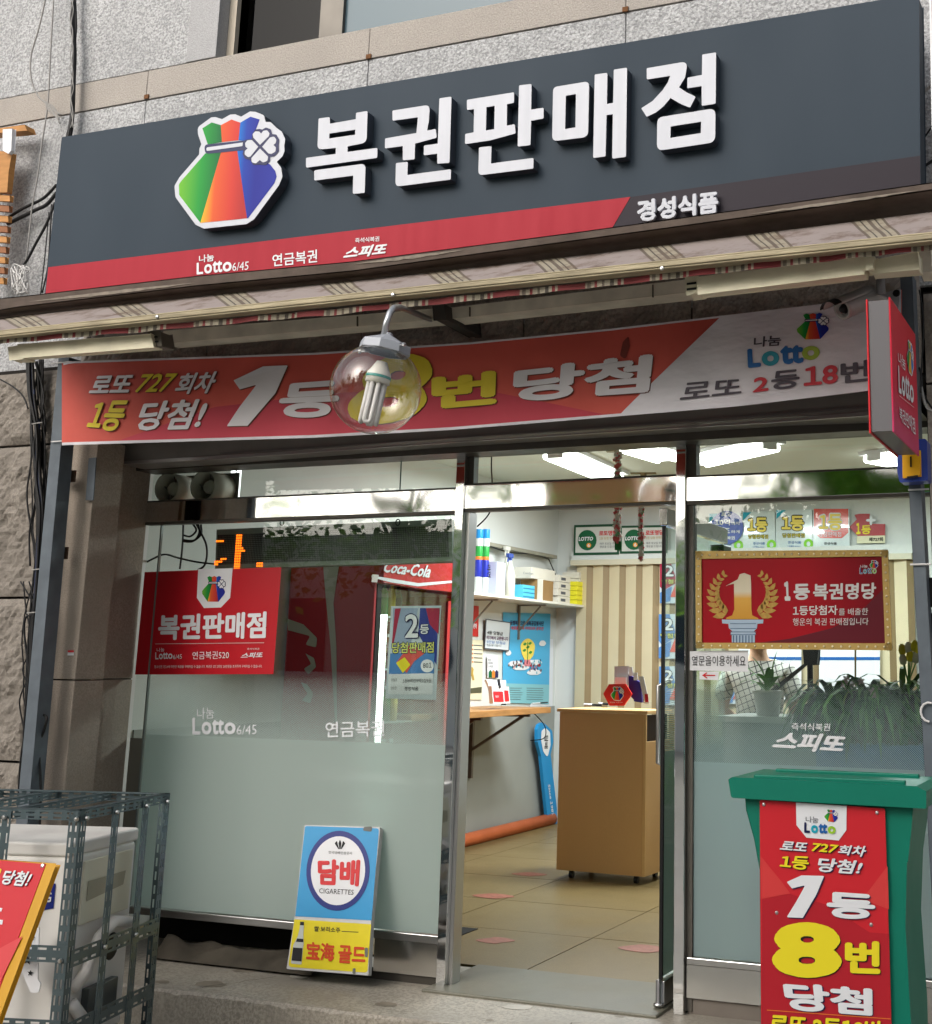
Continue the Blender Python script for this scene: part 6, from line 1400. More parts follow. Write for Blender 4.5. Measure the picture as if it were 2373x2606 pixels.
lathe_bottle('spray_bottle', 'clear wrapped spray bottle behind the white one with the blue nozzle', 1289, 0, .44, .04, M('bottle_cloudy', C(200,200,188), .3), M('nozzle_clear', C(205,203,192), .35), X=-4.93)
t = thing('cable_trunking', 'grey cable trunking with loose wires on the left wall above the shelf', 'trunking', (-4.98, 5, 2.34))
box('channel', (XW+.001, XW+.085, 3.2, 5.45, 2.345, 2.375), M('trunk_grey', C(150,146,130), .6, var=.2), t)
mk('wire', MB().tube([Vector((XW+.07, 3.3+k*.2, 2.335-.012*math.sin(k*1.3))) for k in range(11)]+[Vector((XW+.03,5.55,2.2)), Vector((XW+.02,5.62,2.02))], .006, 6), BLACK, t)
t = thing('hanging_cable', 'thin black cable hanging in the doorway transom by the left chrome post', 'cable', tuple(W(1250,1330,.5)))
mk('cable', MB().tube(smooth_path([W(1252,1155,.5), W(1251,1190,.5), W(1253,1230,.5), W(1250,1290,.5), W(1240,1315,.5), W(1215,1340,.5)]), .004, 6), BLACK, t)

# posters and cards on the left wall
PXW = PXX(XW+.004)
def wposter(nm, lab, q, mat, cat='poster', dz=.0): 
    t = thing(nm, lab, cat, tuple(PXW.m(*zi([q[3]])[0]))); poly('sheet', zi(q), PXX(XW+.004+dz), mat, t, 0, .002); return t, PXX(XW+.004+dz)
t, pl = wposter('blue_poster', 'large light blue poster with a yellow light bulb on the left shop wall', [(512,1012),(852,1022),(840,1672),(508,1662)], M('poster_light_blue', C(75,170,215), .4))
poly('footer', zi([(518,1522),(843,1532),(840,1672),(508,1662)]), pl, M('poster_pale_cyan', C(130,190,200), .4), t, .003)
text('동행복권으로 행복공감봉사단', zi([(562,1070),(805,1076),(803,1110),(562,1104)]), pl, NAVY, t, .03, .004); text('새로운 행복 아이디어 공모전', zi([(568,1110),(803,1116),(800,1142),(568,1138)]), pl, RED, t, .02, .004)
mk('bulb', MB().prism([[pl.m(*p, .004) for p in rnd(zi([(690,1188,60),(745,1240,60),(730,1320,60),(705,1352),(665,1352),(645,1310,60),(632,1240,60)]), 0)]], (0,0,0)), M('bulb_yellow', C(235,210,90), .4), t)
poly('bulb_foot', zi([(665,1352),(706,1352),(704,1400),(664,1400)]), pl, M('bulb_pink', C(220,130,140), .4), t, .006)
LFG = M('sprout_green', C(60,140,60), .5); poly('stem', zi([(685,1225),(690,1225),(690,1360),(685,1360)]), pl, LFG, t, .006)
for x, y, s_ in ((668,1240,-1),(705,1235,1),(665,1285,-1),(708,1300,1),(690,1262,1)): poly('sprout_leaf', rnd(zi([(x-16,y+4,8),(x,y-12,8),(x+16,y-4,8),(x,y+12,8)]), 0), pl, LFG, t, .006)
for cx, cy, w_ in ((600,1378,60),(740,1370,60),(735,1440,60),(640,1405,70),(795,1232,28),(550,1300,22)): poly('cloud', rnd(zi([(cx-w_,cy+8,12),(cx-w_*.5,cy-16,12),(cx+w_*.4,cy-18,12),(cx+w_,cy+4,12),(cx+w_*.4,cy+22,12),(cx-w_*.5,cy+22,12)]), 0), pl, WHITE, t, .0045)
crowd = MB(); 
for k in range(60):
    x = rs.uniform(548,790); y = rs.uniform(1355,1450) if x > 690 else rs.uniform(1360,1408); c = zi([(x, y)])[0]; crowd.cur = k % 4; crowd.prism([[pl.m(c[0]-1.3, c[1]+3, .006), pl.m(c[0]-.8, c[1]-3, .006), pl.m(c[0]+.8, c[1]-3, .006), pl.m(c[0]+1.3, c[1]+3, .006)]], (0,0,0))
mk('printed_crowd', crowd, [RED, NAVY, M('ink_brown', C(120,80,60), .5), TEAL], t, kind='stuff')
for k in range(6): poly('text_line', zi([(560,1555+k*16),(640+rs.uniform(-20,20),1556+k*16),(640,1559+k*16),(560,1558+k*16)]), pl, GINK, t, .005); poly('text_line', zi([(680,1555+k*16),(800+rs.uniform(-20,20),1558+k*16),(800,1561+k*16),(680,1558+k*16)]), pl, GINK, t, .005)
t, pl = wposter('whiteboard', 'small white notice board with rounded frame overlapping the blue poster', [(386,1058),(566,1084),(554,1292),(376,1276)], M('board_frame_grey', C(70,74,84), .4), 'notice board', .02)
poly('face', zi([(392,1066),(561,1090),(549,1284),(382,1268)]), pl, M('board_face', C(200,206,210), .3), t, .003); text('4등 당첨금', zi([(398,1142),(512,1155),(508,1180),(396,1170)]), pl, INK, t, .02, .005); text('여기에서 교환됩니다', zi([(394,1178),(550,1190),(548,1218),(392,1206)]), pl, M('ink_purple', C(90,40,80), .5), t, .02, .005); text('5만원 당첨금', zi([(394,1212),(530,1224),(528,1244),(392,1234)]), pl, LBLUE, t, .0, .005); text('현금으로 드립니다', zi([(394,1238),(500,1246),(498,1262),(392,1255)]), pl, INK, t, .0, .005)
t, pl = wposter('tall_poster', 'narrow cream poster with a sketched figure at the left of the desk', [(278,1208),(370,1212),(358,1640),(256,1640)], M('poster_cream', C(215,210,180), .45))
for k in range(5): poly('text_line', zi([(300,1245+k*30),(362,1248+k*30),(362,1254+k*30),(300,1251+k*30)]), pl, GINK, t, .003); poly('mark', rnd(zi([(288,1242+k*30,3),(296,1242+k*30,3),(296,1254+k*30,3),(288,1254+k*30,3)]), 0), pl, M('mark_orange', C(210,120,70), .5), t, .003)
poly('sketch', rnd(zi([(285,1400,6),(300,1420,6),(296,1450,6),(306,1500,4),(292,1500,4),(284,1460,6),(272,1500,4),(276,1440,6)]), 0), pl, M('ochre_ink', C(170,140,60), .5), t, .003)
poly('foot_band', zi([(262,1560),(358,1548),(356,1590),(258,1595)]), pl, M('poster_olive', C(80,80,60), .5), t, .003)
t, pl = wposter('red_card', 'curled red notice with white letters high on the left wall', [(288,962),(337,968),(333,1188),(282,1182)], M('card_red', C(190,40,38), .45)); text('판매', zi([(298,1090),(322,1092),(320,1130),(296,1128)]), pl, WHITE, t, .02, .003)
t, pl = wposter('paper_sheet', 'blank white sheet behind the right edge of the blue poster', [(750,1200),(870,1205),(866,1745),(700,1745)], WHITE, 'sheet', -.002)
t, pl = wposter('narrow_card', 'small tall card with green orange and blue bands above the desk', [(398,1318),(472,1322),(478,1482),(400,1486)], WHITE, 'card', .015)
text('로또', zi([(404,1345),(425,1346),(425,1362),(404,1361)]), pl, INK, t, .0, .003); text('연금복권', zi([(404,1368),(440,1369),(440,1385),(404,1384)]), pl, INK, t, .0, .003); text('스피또', zi([(404,1392),(440,1393),(440,1410),(404,1409)]), pl, INK, t, .0, .003)
for k, m_ in enumerate((LG_GREEN, M('stripe_orange', C(220,130,50), .4), NAVY)): x = 408+k*23; poly('stripe', zi([(x,1440),(x+11,1425),(x+23,1440),(x+22,1482),(x,1482)]), pl, m_, t, .003)

# writing desk on the left wall
t = thing('wall_desk', 'narrow wooden writing shelf on steel brackets along the left shop wall', 'desk', (-4.75, 3.6, 1.0))
WOOD = M('desk_wood_grain', C(172,122,70), .4, var=.35, vs=5, stretch=(6,1,6)); ZDK = 1.052
box('top', (XW+.001, -4.48, 2.2, 4.36, ZDK-.045, ZDK), WOOD, t, bevel=.003)
BK2 = M('bracket_steel_dark', C(110,104,98), .5, .4)
for y in (3.25, 4.05): mk('bracket', MB().bar((XW+.02,y,.50),(XW+.02,y,ZDK-.047),.03,.03).bar((XW+.03,y,ZDK-.058),(-4.52,y,ZDK-.058),.03,.02).bar((XW+.03,y,.72),(-4.58,y,ZDK-.065),.03,.02), BK2, t)
mk('lead', MB().tube(smooth_path([Vector(( -4.6,4.3,ZDK-.05)), Vector((-4.55,4.4,.9)), Vector((-4.6,4.5,.8)), Vector((-4.7,4.45,.78))]), .004, 6), BLACK, t)
t = thing('leaflet_stand', 'white leaflet holder with red cards standing on the wall desk', 'leaflet stand', (-4.7, 3.55, ZDK))
p = PXX(-4.62)
mk('back', MB().prism([[p.m(*q) for q in zi([(392,1495),(530,1500),(535,1660),(440,1660),(420,1560)])]], (-.02,0,0)), WHITE, t, bevel=.002)
mk('front', MB().prism([[p.m(*q, .05) for q in zi([(430,1540),(550,1545),(562,1665),(440,1668)])]], (-.03,0,0)), M('holder_white', C(220,216,216), .3), t, bevel=.002)
for q in ([(440,1580),(510,1582),(516,1655),(448,1655)], [(520,1572),(548,1574),(556,1650),(526,1652)]): poly('red_card', zi(q), p, RED, t, .053)
text('행운', zi([(455,1610),(480,1610),(480,1625),(455,1625)]), p, WHITE, t, 0, .055)
mk('pen_dark', MB().tube([p.m(*zi([(478,1498)])[0], .03), p.m(*zi([(486,1552)])[0], .055)], .012, 8), INK, t)
for (a, b, lab) in (((470,1672),(530,1674),'white pen lying on the desk beside the leaflet holder'),((720,1668),(830,1660),'pen with a lead lying at the far end of the desk')):
    t = thing('pen', lab, 'pen', (-4.6, 3.6, ZDK)); pz = PZZ(ZDK+.006); A_ = pz.m(*zi([a])[0]); B_ = pz.m(*zi([b])[0]); m_ = (A_+B_)/2
    mk('barrel', MB().tube([A_, m_], .006, 8), WHITE, t); mk('grip', MB().tube([m_, B_], .006, 8), INK, t)

# hanging blue vertical sign in the corner
t = thing('blue_side_sign', 'tall narrow blue ice cream sign with an oval leaning under the desk', 'sign', (-4.9, 4.9, .1)); zk = zc(1100,1800,2.5014); p = PXX(-4.95)
mk('board', MB().prism([[p.m(*q) for q in rnd(zk([(682,110,10),(705,95,10),(735,120,6),(765,150,20),(772,220,20),(755,300,15),(795,640,6),(797,745,4),(740,745,4),(695,310,15),(672,220,20),(672,140,20)]), 0)]], (-.03,0,0)), M('side_sign_blue', C(38,140,200), .4), t, bevel=.002)
poly('oval', rnd(zk([(722,128,25),(752,160,25),(755,240,25),(735,322,20),(708,280,25),(694,210,25),(697,150,25)]), 0), p, WHITE, t, .004)
text('담배', zk([(740,180),(738,262),(715,262),(716,180)]), p, INK, t, .02, .006); text('Since 1987', zk([(752,490),(778,690),(764,692),(738,492)]), p, WHITE, t, .02, .004)
t = thing('floor_pipe', 'orange plastic pipe lying along the foot of the left wall', 'pipe', (-4.98, 4, 0)); mk('pipe', MB().tube([Vector((-4.97,.6,.05)), Vector((-4.97,5.5,.05))], .05, 16), M('pipe_orange', C(205,105,60), .45, var=.15), t, smooth=True)

# wooden cabinet on castors
c0 = PZZ(.055).m(1416,2213); c1 = PZZ(.055).m(1641,2232); exx = (c1-c0); WW = exx.length; exx.normalize(); eyy = Vector((-exx.y, exx.x, 0)); ztop = 1.38 + (ray(1420,1800).z/ray(1420,1800).y)*(c0.y+5.3)
ztop = W(1530, 1806, (c0.y+c1.y)/2).z
t = thing('cabinet', 'light brown wooden counter cabinet on castors just inside the doorway', 'cabinet', (c0.x+.3, c0.y+.2, 0)); DC = .40
CBW = M('cabinet_veneer', C(208,164,108), .45, var=.16, vs=1.6, stretch=(1,1,.25), speck=.08, ss=200); CBE = M('cabinet_edge', C(205,165,110), .45)
def cb3(u0,u1,v0,v1,z0,z1,nm,mat,bev=.002): 
    c = c0 + exx*(u0+u1)/2 + eyy*(v0+v1)/2; return mk(nm, MB().obox((c.x,c.y,(z0+z1)/2), exx*(u1-u0)/2, eyy*(v1-v0)/2, (0,0,(z1-z0)/2)), mat, t, bevel=bev)
cb3(0,WW-.022,0,.018,.055,ztop-.022,'front_panel',CBW); cb3(WW-.021,WW,.0,.018,.055,ztop-.022,'edge_strip',CBE); cb3(WW-.018,WW,.019,DC,.055,ztop-.20,'side_panel',CBW); cb3(0,.018,.019,DC,.055,ztop-.022,'side_panel',CBW)
cb3(WW-.03,WW-.02,.03,DC,ztop-.2,ztop-.03,'open_slot',M('slot_dark', C(40,28,20), .7)); cb3(-.015,WW+.015,-.015,DC+.01,ztop-.02,ztop,'top',CBE); cb3(.019,WW-.019,.02,DC,.055,.075,'bottom',CBW)
for u, v in ((.09,.05),(WW-.08,.05),(.09,DC-.05),(WW-.08,DC-.05)):
    q = c0+exx*u+eyy*v; mk('castor', MB().lathe((q.x-.012,q.y,.026), (1,0,0), [(0,0),(.024,0),(.026,.004),(.026,.02),(.024,.024),(0,.024)], 16).box(q.x-.014,q.x+.014,q.y-.012,q.y+.012,.03,.054), BLACK, t)
# things on the cabinet
PCT = PYY(c0.y+.06); zz0 = ztop+.001
t = thing('hexagon_sign', 'red hexagonal sign with the lottery bag logo standing on the wooden cabinet', 'sign', tuple(PCT.m(*zi([(1310,1685)])[0])))
mk('board', MB().prism([[PCT.m(*p) for p in rnd(zi([(1272,1528,10),(1390,1526,10),(1438,1600,14),(1380,1684,8),(1275,1684,8),(1230,1598,14)]), 0)]], (0,.012,0)), M('hex_red', C(205,45,40), .35), t, bevel=.002)
logo(zi([(1282,1545),(1382,1545),(1375,1650),(1285,1648)]), PCT, t, lift=.003, border=True, step=.0006); text('행운을 드립니다', zi([(1278,1655),(1372,1656),(1370,1664),(1278,1663)]), PCT, WHITE, t, .0, .003)
t = thing('brochure_rack', 'stepped navy brochure rack full of leaflets on the cabinet behind the red hexagon', 'rack', (c1.x-.2, c0.y+.2, zz0))
for q, m_, Y in (([(1312,1400),(1415,1398),(1412,1540),(1308,1560)], M('leaflet_grey', C(190,192,195), .4), .20), ([(1315,1478),(1398,1478),(1396,1560),(1312,1560)], WHITE, .18), ([(1415,1405),(1440,1405),(1448,1470),(1418,1470)], WHITE, .16), ([(1446,1445),(1475,1445),(1480,1500),(1450,1500)], WHITE, .13), ([(1485,1472),(1520,1472),(1562,1668),(1528,1672)], WHITE, .06)):
    pz_ = PYY(c0.y-.05+Y); mk('leaflet', MB().prism([[pz_.m(*p) for p in zi(q)]], (0,.004,0)), m_, t)
for q, Y in (([(1415,1462),(1452,1480),(1452,1640),(1415,1600)], .19), ([(1450,1490),(1505,1520),(1508,1660),(1452,1650)], .16)):
    pz_ = PYY(c0.y-.05+Y); mk('pocket', MB().prism([[pz_.m(*p) for p in zi(q)]], (0,.03,0)), M('rack_navy', C(45,35,110), .35), t, bevel=.002)
pz_ = PYY(c0.y+.005); poly('red_label', zi([(1528,1600),(1552,1598),(1558,1655),(1532,1660)]), pz_, RED, t, .002)
for a, b, lab in (((1095,1662),(1215,1668),'black and white pen on the cabinet left of the red hexagon'),((1200,1655),(1262,1660),'dark pen on the cabinet touching the red hexagon')):
    t = thing('pen', lab, 'pen', (c0.x+.2, c0.y+.05, zz0)); pz = PZZ(zz0+.008); A_ = pz.m(*zi([(a[0],a[1]+12)])[0]); B_ = pz.m(*zi([(b[0],b[1]+12)])[0]); m_ = (A_+B_)/2
    mk('barrel', MB().tube([A_, m_], .008, 8), WHITE, t); mk('grip', MB().tube([m_, B_], .008, 8), INK, t)

# ------------------------------------------------------------------ drinks coolers behind the left window
zm = zc(300,1300,2.04); CRD = M('cooler_red', C(190,34,42), .3, coat=.3); XC = -4.40; pcx = PXX(XC)
yA = pcx.m(943,1700).y; yB = pcx.m(1152,1700).y; hz = pcx.m(960,1486).z; ht = pcx.m(1050,1425).z
t = thing('drinks_cooler', 'red drinks cooler with a lit door and a pale wave on its side', 'cooler', (-4.7, (yA+yB)/2, 0))
CDR = M('cooler_deep_red', C(188,44,54), .35)
box('side_panel', (-5.03, XC, yA, yA+.03, .05, ht), CDR, t, bevel=.006); box('side_panel', (-5.03, XC, yB-.03, yB, .05, ht), CRD, t, bevel=.006); box('back', (-5.03, -5.0, yA+.031, yB-.031, .05, ht), M('cooler_lining', C(215,222,220), .5), t); box('roof', (-4.999, XC, yA+.031, yB-.031, ht-.03, ht), CRD, t); box('base', (-4.999, XC, yA+.031, yB-.031, .05, .32), M('cooler_dark', C(60,62,64), .4), t)
hp_ = [(yA-.0,hz+.10),(yA+.0,ht+.02),(yB,ht+.02),(yB,hz-.12),(yB-.25,hz-.08),(yA+.3,hz+.03)]
mk('header', MB().prism([[(XC+.001, y, z) for y, z in [(yA,ht+.02),(yB,ht+.02),(yB,pcx.m(1150,1508).z),((yA+yB)/2,pcx.m(1050,1498).z),(yA,pcx.m(945,1481).z)]]], (.06,0,0)), CRD, t, bevel=.008)
poly('swoosh', zm([(1318,335),(1420,352),(1560,375),(1735,362),(1735,374),(1560,392),(1420,372),(1318,345)]), pcx, WHITE, t, .064)
text('Coca-Cola', zm([(1400,262),(1640,284),(1618,348),(1372,318)]), pcx, WHITE, t, .03, .066)
poly('label', zm([(1322,330),(1356,332),(1347,372),(1318,370)]), pcx, M('label_pale', C(210,200,195), .4), t, .066)
box('door_frame', (XC-.03, XC+.004, yA+.031, yA+.08, .321, hz-.0), BLACK, t); box('door_frame', (XC-.03, XC+.004, yB-.10, yB-.031, .321, hz-.06), CRD, t); box('door_glass', (XC-.012, XC-.006, yA+.081, yB-.101, .321, hz-.02), GLASS, t)
mk('light_strip', MB().tube([Vector((XC-.06, yA+.22, .4)), Vector((XC-.06, yA+.22, hz-.18))], .02, 10), M('cooler_tube', (1,1,1,1), .5, emit=6), t)
for k in range(5): box('shelf', (-4.99, XC-.08, yA+.032, yB-.032, .35+k*.33, .36+k*.33), M('wire_shelf', C(200,205,205), .4, .4), t)
cols = [('green',C(40,120,60)),('yellow',C(215,190,60)),('brown',C(120,70,40)),('green',C(70,150,80)),('yellow',C(220,200,90)),('dark',C(40,40,44))]
for k in range(5):
    for j in range(4):
        cn, cc = cols[(k*2+j) % 6]; y = yA+.13+j*.085+(.12 if j > 0 else 0); x = XC-.14
        b = thing('bottle', '%s drink bottle, %s from the left on %s shelf of the lit cooler' % (cn, ['first','second','third','fourth'][j], ['the lowest', 'the second', 'the third', 'the fourth', 'the top'][k]), 'bottle', (x, y, .361+k*.33), 'drink bottles in the lit cooler')
        mk('body', MB().lathe((x,y,.361+k*.33), (0,0,1), [(0,0),(.03,0),(.031,.12),(.026,.15),(.011,.19),(.011,.21),(0,.21)], 12), M('drink_'+cn+str((k*2+j)%6), cc, .25), b, smooth=True)
        mk('cap', MB().lathe((x,y,.572+k*.33), (0,0,1), [(.012,-.012),(.013,.008),(0,.009)], 10), WHITE, b)
p2 = PYY(yA-.001); WV = M('cooler_wave', C(190,190,180), .4)
poly('wave', rnd(zm([(1064,250),(1155,250),(1140,340,20),(1120,480,40),(1135,700,60),(1140,1100),(1128,1100),(1105,700,60),(1080,450,40)]), 0), p2, WV, t, .004)
for q in ([(880,560),(965,590,10),(1035,660,20),(1030,710,10),(975,695,10),(1000,650,10),(885,620)], [(975,740),(1020,765,14),(1030,810,14),(990,850,10),(965,820,10),(1005,795,10)], [(950,890),(985,900,10),(1015,950,20),(1000,1000,10),(955,985,10),(985,950,10)]): poly('script_stroke', rnd(zm(q), 0), p2, WV, t, .004)
t = thing('cola_poster', 'dark red poster with three bottles low behind the red window sign', 'poster', tuple(PYY(1.2).m(545,1850))); p3 = PYY(1.2)
poly('sheet', zm([(330,850),(640,850),(625,1100),(325,1100)]), p3, M('poster_maroon', C(90,40,48), .4), t, 0, .003)
for x in (440, 485, 530):
    poly('bottle_print', rnd(zm([(x-7,858,3),(x+7,858,3),(x+10,900,5),(x+22,930,8),(x+20,1060,8),(x-20,1060,8),(x-22,930,8),(x-10,900,5)]), 0), p3, M('bottle_print_dark', C(40,28,34), .3), t, .004)
t = thing('wall_vent', 'small white vent frame behind the upper left corner of the window', 'vent', tuple(W(390,1500,.9)))
pv = PYY(.9)
for q in ([(368,1336),(393,1336),(390,1440),(362,1440)], [(400,1336),(415,1336),(410,1396),(398,1398)]): mk('frame', MB().prism([[pv.m(*p) for p in q]], (0,.03,0)), WHITE, t)
t = thing('coiled_cable', 'black coiled cables hanging left of the LED ticker', 'cable', tuple(W(490,1400,.35)))
for path in ([(467,1335),(466,1370),(463,1410),(458,1448)], [(500,1333),(510,1352),(525,1385),(527,1415),(520,1440),(505,1450)], [(492,1334),(500,1350),(485,1365),(468,1362)], [(505,1333),(508,1355),(495,1375),(468,1374)], [(512,1335),(512,1360),(490,1378),(466,1378)], [(370,1433),(392,1421),(420,1411),(455,1420),(500,1430),(552,1436)]):
    mk('cable', MB().tube(smooth_path([PYY(.3).m(*p) for p in path]), .0055, 6), BLACK, t, smooth=True)

# ------------------------------------------------------------------ behind the right window: person, plants, tubs
pp = W(1932, 1690, 3.4); hx, hy = pp.x, 3.4
t = thing('person', 'person in a white checked shirt seen from behind under the gold framed sign', 'person', (hx, hy, 0))
def skin(name, chain, mat, sub=2):
    vs = []; es = []; rr_ = []
    for ch in chain:
        prev = None
        for p, r_ in ch:
            key = tuple(round(c, 3) for c in p)
            if key in [v[0] for v in vs]: i = [v[0] for v in vs].index(key)
            else: vs.append((key, r_)); i = len(vs)-1
            if prev is not None: es.append((prev, i))
            prev = i
    me = bpy.data.meshes.new(name); me.from_pydata([v[0] for v in vs], es, []); me.materials.append(mat)
    o = bpy.data.objects.new(name, me); COL.objects.link(o); o.parent = t
    md = o.modifiers.new('skin', 'SKIN'); me.update()
    if not me.skin_vertices: me.attributes
    for sv, v in zip(me.skin_vertices[0].data, vs):
        r_ = v[1]; sv.radius = r_ if isinstance(r_, tuple) else (r_, r_)
    me.skin_vertices[0].data[0].use_root = True
    s = o.modifiers.new('sub', 'SUBSURF'); s.levels = sub; s.render_levels = sub
    for p in me.polygons: p.use_smooth = True
    md.use_smooth_shade = True
    return o
SK = M('skin_tone', C(205,160,132), .5); 
def chk():
    m = bpy.data.materials.new('checked_shirt'); m.use_nodes = True; nt = m.node_tree; p = nt.nodes['Principled BSDF']; p.inputs['Roughness'].default_value = .8
    tc = nt.nodes.new('ShaderNodeTexCoord'); sp = nt.nodes.new('ShaderNodeSeparateXYZ'); mp = nt.nodes.new('ShaderNodeMapping'); mp.inputs['Rotation'].default_value = (.1,.35,.2); nt.links.new(tc.outputs['Object'], mp.inputs[0]); nt.links.new(mp.outputs[0], sp.inputs[0]); o_ = []
    for i in (0, 2):
        a = nt.nodes.new('ShaderNodeMath'); a.operation = 'MULTIPLY'; a.inputs[1].default_value = 24; nt.links.new(sp.outputs[i], a.inputs[0])
        f = nt.nodes.new('ShaderNodeMath'); f.operation = 'FRACT'; nt.links.new(a.outputs[0], f.inputs[0]); l = nt.nodes.new('ShaderNodeMath'); l.operation = 'LESS_THAN'; l.inputs[1].default_value = .14; nt.links.new(f.outputs[0], l.inputs[0]); o_.append(l)
    mx = nt.nodes.new('ShaderNodeMath'); mx.operation = 'MAXIMUM'; nt.links.new(o_[0].outputs[0], mx.inputs[0]); nt.links.new(o_[1].outputs[0], mx.inputs[1])
    c = nt.nodes.new('ShaderNodeMix'); c.data_type = 'RGBA'; nt.links.new(mx.outputs[0], c.inputs[0]); c.inputs[6].default_value = C(212,208,200); c.inputs[7].default_value = C(60,56,60); nt.links.new(c.outputs[2], p.inputs['Base Color']); return m
CH = chk()
# bodies in the person's own coordinates (origin between the feet)
skin('body', [[((0,0,.95),(.15,.11)),((0,0,1.15),(.13,.10)),((0,.01,1.34),(.15,.10)),((0,.0,1.44),(.06,.06)),((0,-.01,1.52),(.055,.055)),((0,-.03,1.60),(.085,.10)),((0,-.03,1.68),(.075,.09))],
              [((0,.01,1.34),(.15,.10)),((.19,0,1.36),(.055,.055)),((.26,-.03,1.10),(.042,.042)),((.22,.18,.98),(.034,.034)),((.18,.27,1.0),(.026,.032))],
              [((0,.01,1.34),(.15,.10)),((-.19,0,1.36),(.055,.055)),((-.26,-.02,1.10),(.042,.042)),((-.2,.2,1.0),(.034,.034)),((-.15,.28,1.02),(.026,.032))],
              [((0,0,.95),(.15,.11)),((.10,0,.86),(.085,.085)),((.11,0,.48),(.06,.06)),((.11,.01,.09),(.042,.042)),((.11,-.0,.04),(.04,.04)),((.11,.12,.03),(.035,.03))],
              [((0,0,.95),(.15,.11)),((-.10,0,.86),(.085,.085)),((-.11,0,.48),(.06,.06)),((-.11,.01,.09),(.042,.042)),((-.11,-.0,.04),(.04,.04)),((-.11,.12,.03),(.035,.03))]], SK)
skin('shirt', [[((0,0,.92),(.185,.14)),((0,0,1.15),(.17,.135)),((0,.01,1.35),(.175,.125)),((0,.0,1.435),(.078,.078))], [((0,.01,1.35),(.175,.125)),((.20,0,1.365),(.075,.075)),((.27,-.03,1.14),(.068,.068))], [((0,.01,1.35),(.175,.125)),((-.20,0,1.365),(.075,.075)),((-.27,-.02,1.14),(.068,.068))]], CH)
skin('trousers', [[((0,0,.93),(.175,.13)),((.10,0,.84),(.105,.105)),((.11,0,.48),(.08,.08)),((.11,.01,.08),(.065,.065))], [((0,0,.93),(.175,.13)),((-.10,0,.84),(.105,.105)),((-.11,0,.48),(.08,.08)),((-.11,.01,.08),(.065,.065))]], M('dark_trousers', C(45,48,60), .8))
skin('hair', [[((0,-.05,1.60),(.088,.085)),((0,-.045,1.68),(.09,.1)),((0,-.03,1.73),(.06,.07))]], M('black_hair', C(28,24,22), .6))
FK = MB()
for s_ in (-1, 1):
    for k in range(4): b_ = Vector((s_*(.175 if s_ > 0 else .145)+ (k-1.5)*.018, .28 if s_ > 0 else .29, 1.0)); FK.tube([b_, b_+Vector((0,.045,-.005-.004*k)), b_+Vector((0,.07,-.02))], [.009,.008,.006], 8)
    b_ = Vector((s_*.16, .27, 1.0)); FK.tube([b_, b_+Vector((-s_*.045,.03,-.005)), b_+Vector((-s_*.055,.05,-.01))], [.010,.009,.007], 8)
fo = mk('fingers', MB().add([v+Vector((hx,hy,0)) for v in FK.v], FK.f), SK, t, smooth=True)

t = thing('display_counter', 'pale counter top behind the right window', 'counter', (-1.6, 1.3, 0))
cz = W(1850, 1822, 1.0).z; box('top', (-2.0, -.2, 1.0, 1.5, cz-.03, cz), M('counter_pale', C(190,192,185), .4), t, bevel=.003); box('front', (-1.98, -.22, 1.02, 1.05, .0, cz-.031), M('counter_front', C(150,158,150), .5), t)

LFD = M('leaf_dark_green', C(62,104,54), .6, var=.4, vs=14, spec=.2); LFM_ = M('leaf_green', C(120,168,92), .6, var=.4, vs=14, spec=.2); LFY = M('leaf_shade', C(60,44,50), .7, var=.3, vs=14, spec=.15)  # LFY: dark blades whose colour paints the shading within the dense foliage
def blade(mb, base, d, L, w, droop, n=6):
    d = Vector(d).normalized(); side = d.cross(Vector((0,0,1)))
    if side.length < .05: side = Vector((1,0,0))
    side.normalize(); p = Vector(base); vs = []; 
    for i in range(n+1):
        u = i/n; ww = w*math.sin(math.pi*min(1, .08+.92*u))*.9+.0006
        vs += [p-side*ww, p+side*ww]; d = (d+Vector((0,0,-droop/n*(1+u)))).normalized(); p = p+d*L/n
    mb.add(vs, [(2*i, 2*i+1, 2*i+3, 2*i+2) for i in range(n)])
def pot(t, c, r_, h, mat):
    mk('pot', MB().lathe(c, (0,0,1), [(0,0),(r_*.75,0),(r_*.95,h*.85),(r_*1.05,h*.87),(r_*1.05,h),(r_*.92,h),(r_*.9,h*.9),(0,h*.9)], 24), mat, t, smooth=True)
def plant(nm, lab, c, r_, h, pm, leaves, group=None):
    c = Vector(c); t = thing(nm, lab, 'plant', tuple(c), group); pot(t, c, r_, h, pm); top_ = c+Vector((0,0,h*.9))
    for (mat, n, L0, L1, w, dr, up) in leaves:
        mb = MB()
        for k in range(n):
            a = rs.uniform(0, 6.283); e = rs.uniform(.2, 1)*up; b_ = top_+Vector((math.cos(a)*r_*.5*rs.random(), math.sin(a)*r_*.5*rs.random(), rs.uniform(0,.05)))
            blade(mb, b_, (math.cos(a), math.sin(a)*.7, e*2), rs.uniform(L0, L1), w*rs.uniform(.7,1.2), dr*rs.uniform(.6,1.3))
        mk('foliage', mb, mat, t, kind='stuff')
    return t
ZP = 0.0
BLUEP = M('blue_plastic', C(50,135,200), .35); POTW = M('pot_white', C(195,192,185), .35); TERR = M('pot_brown', C(120,80,60), .7)
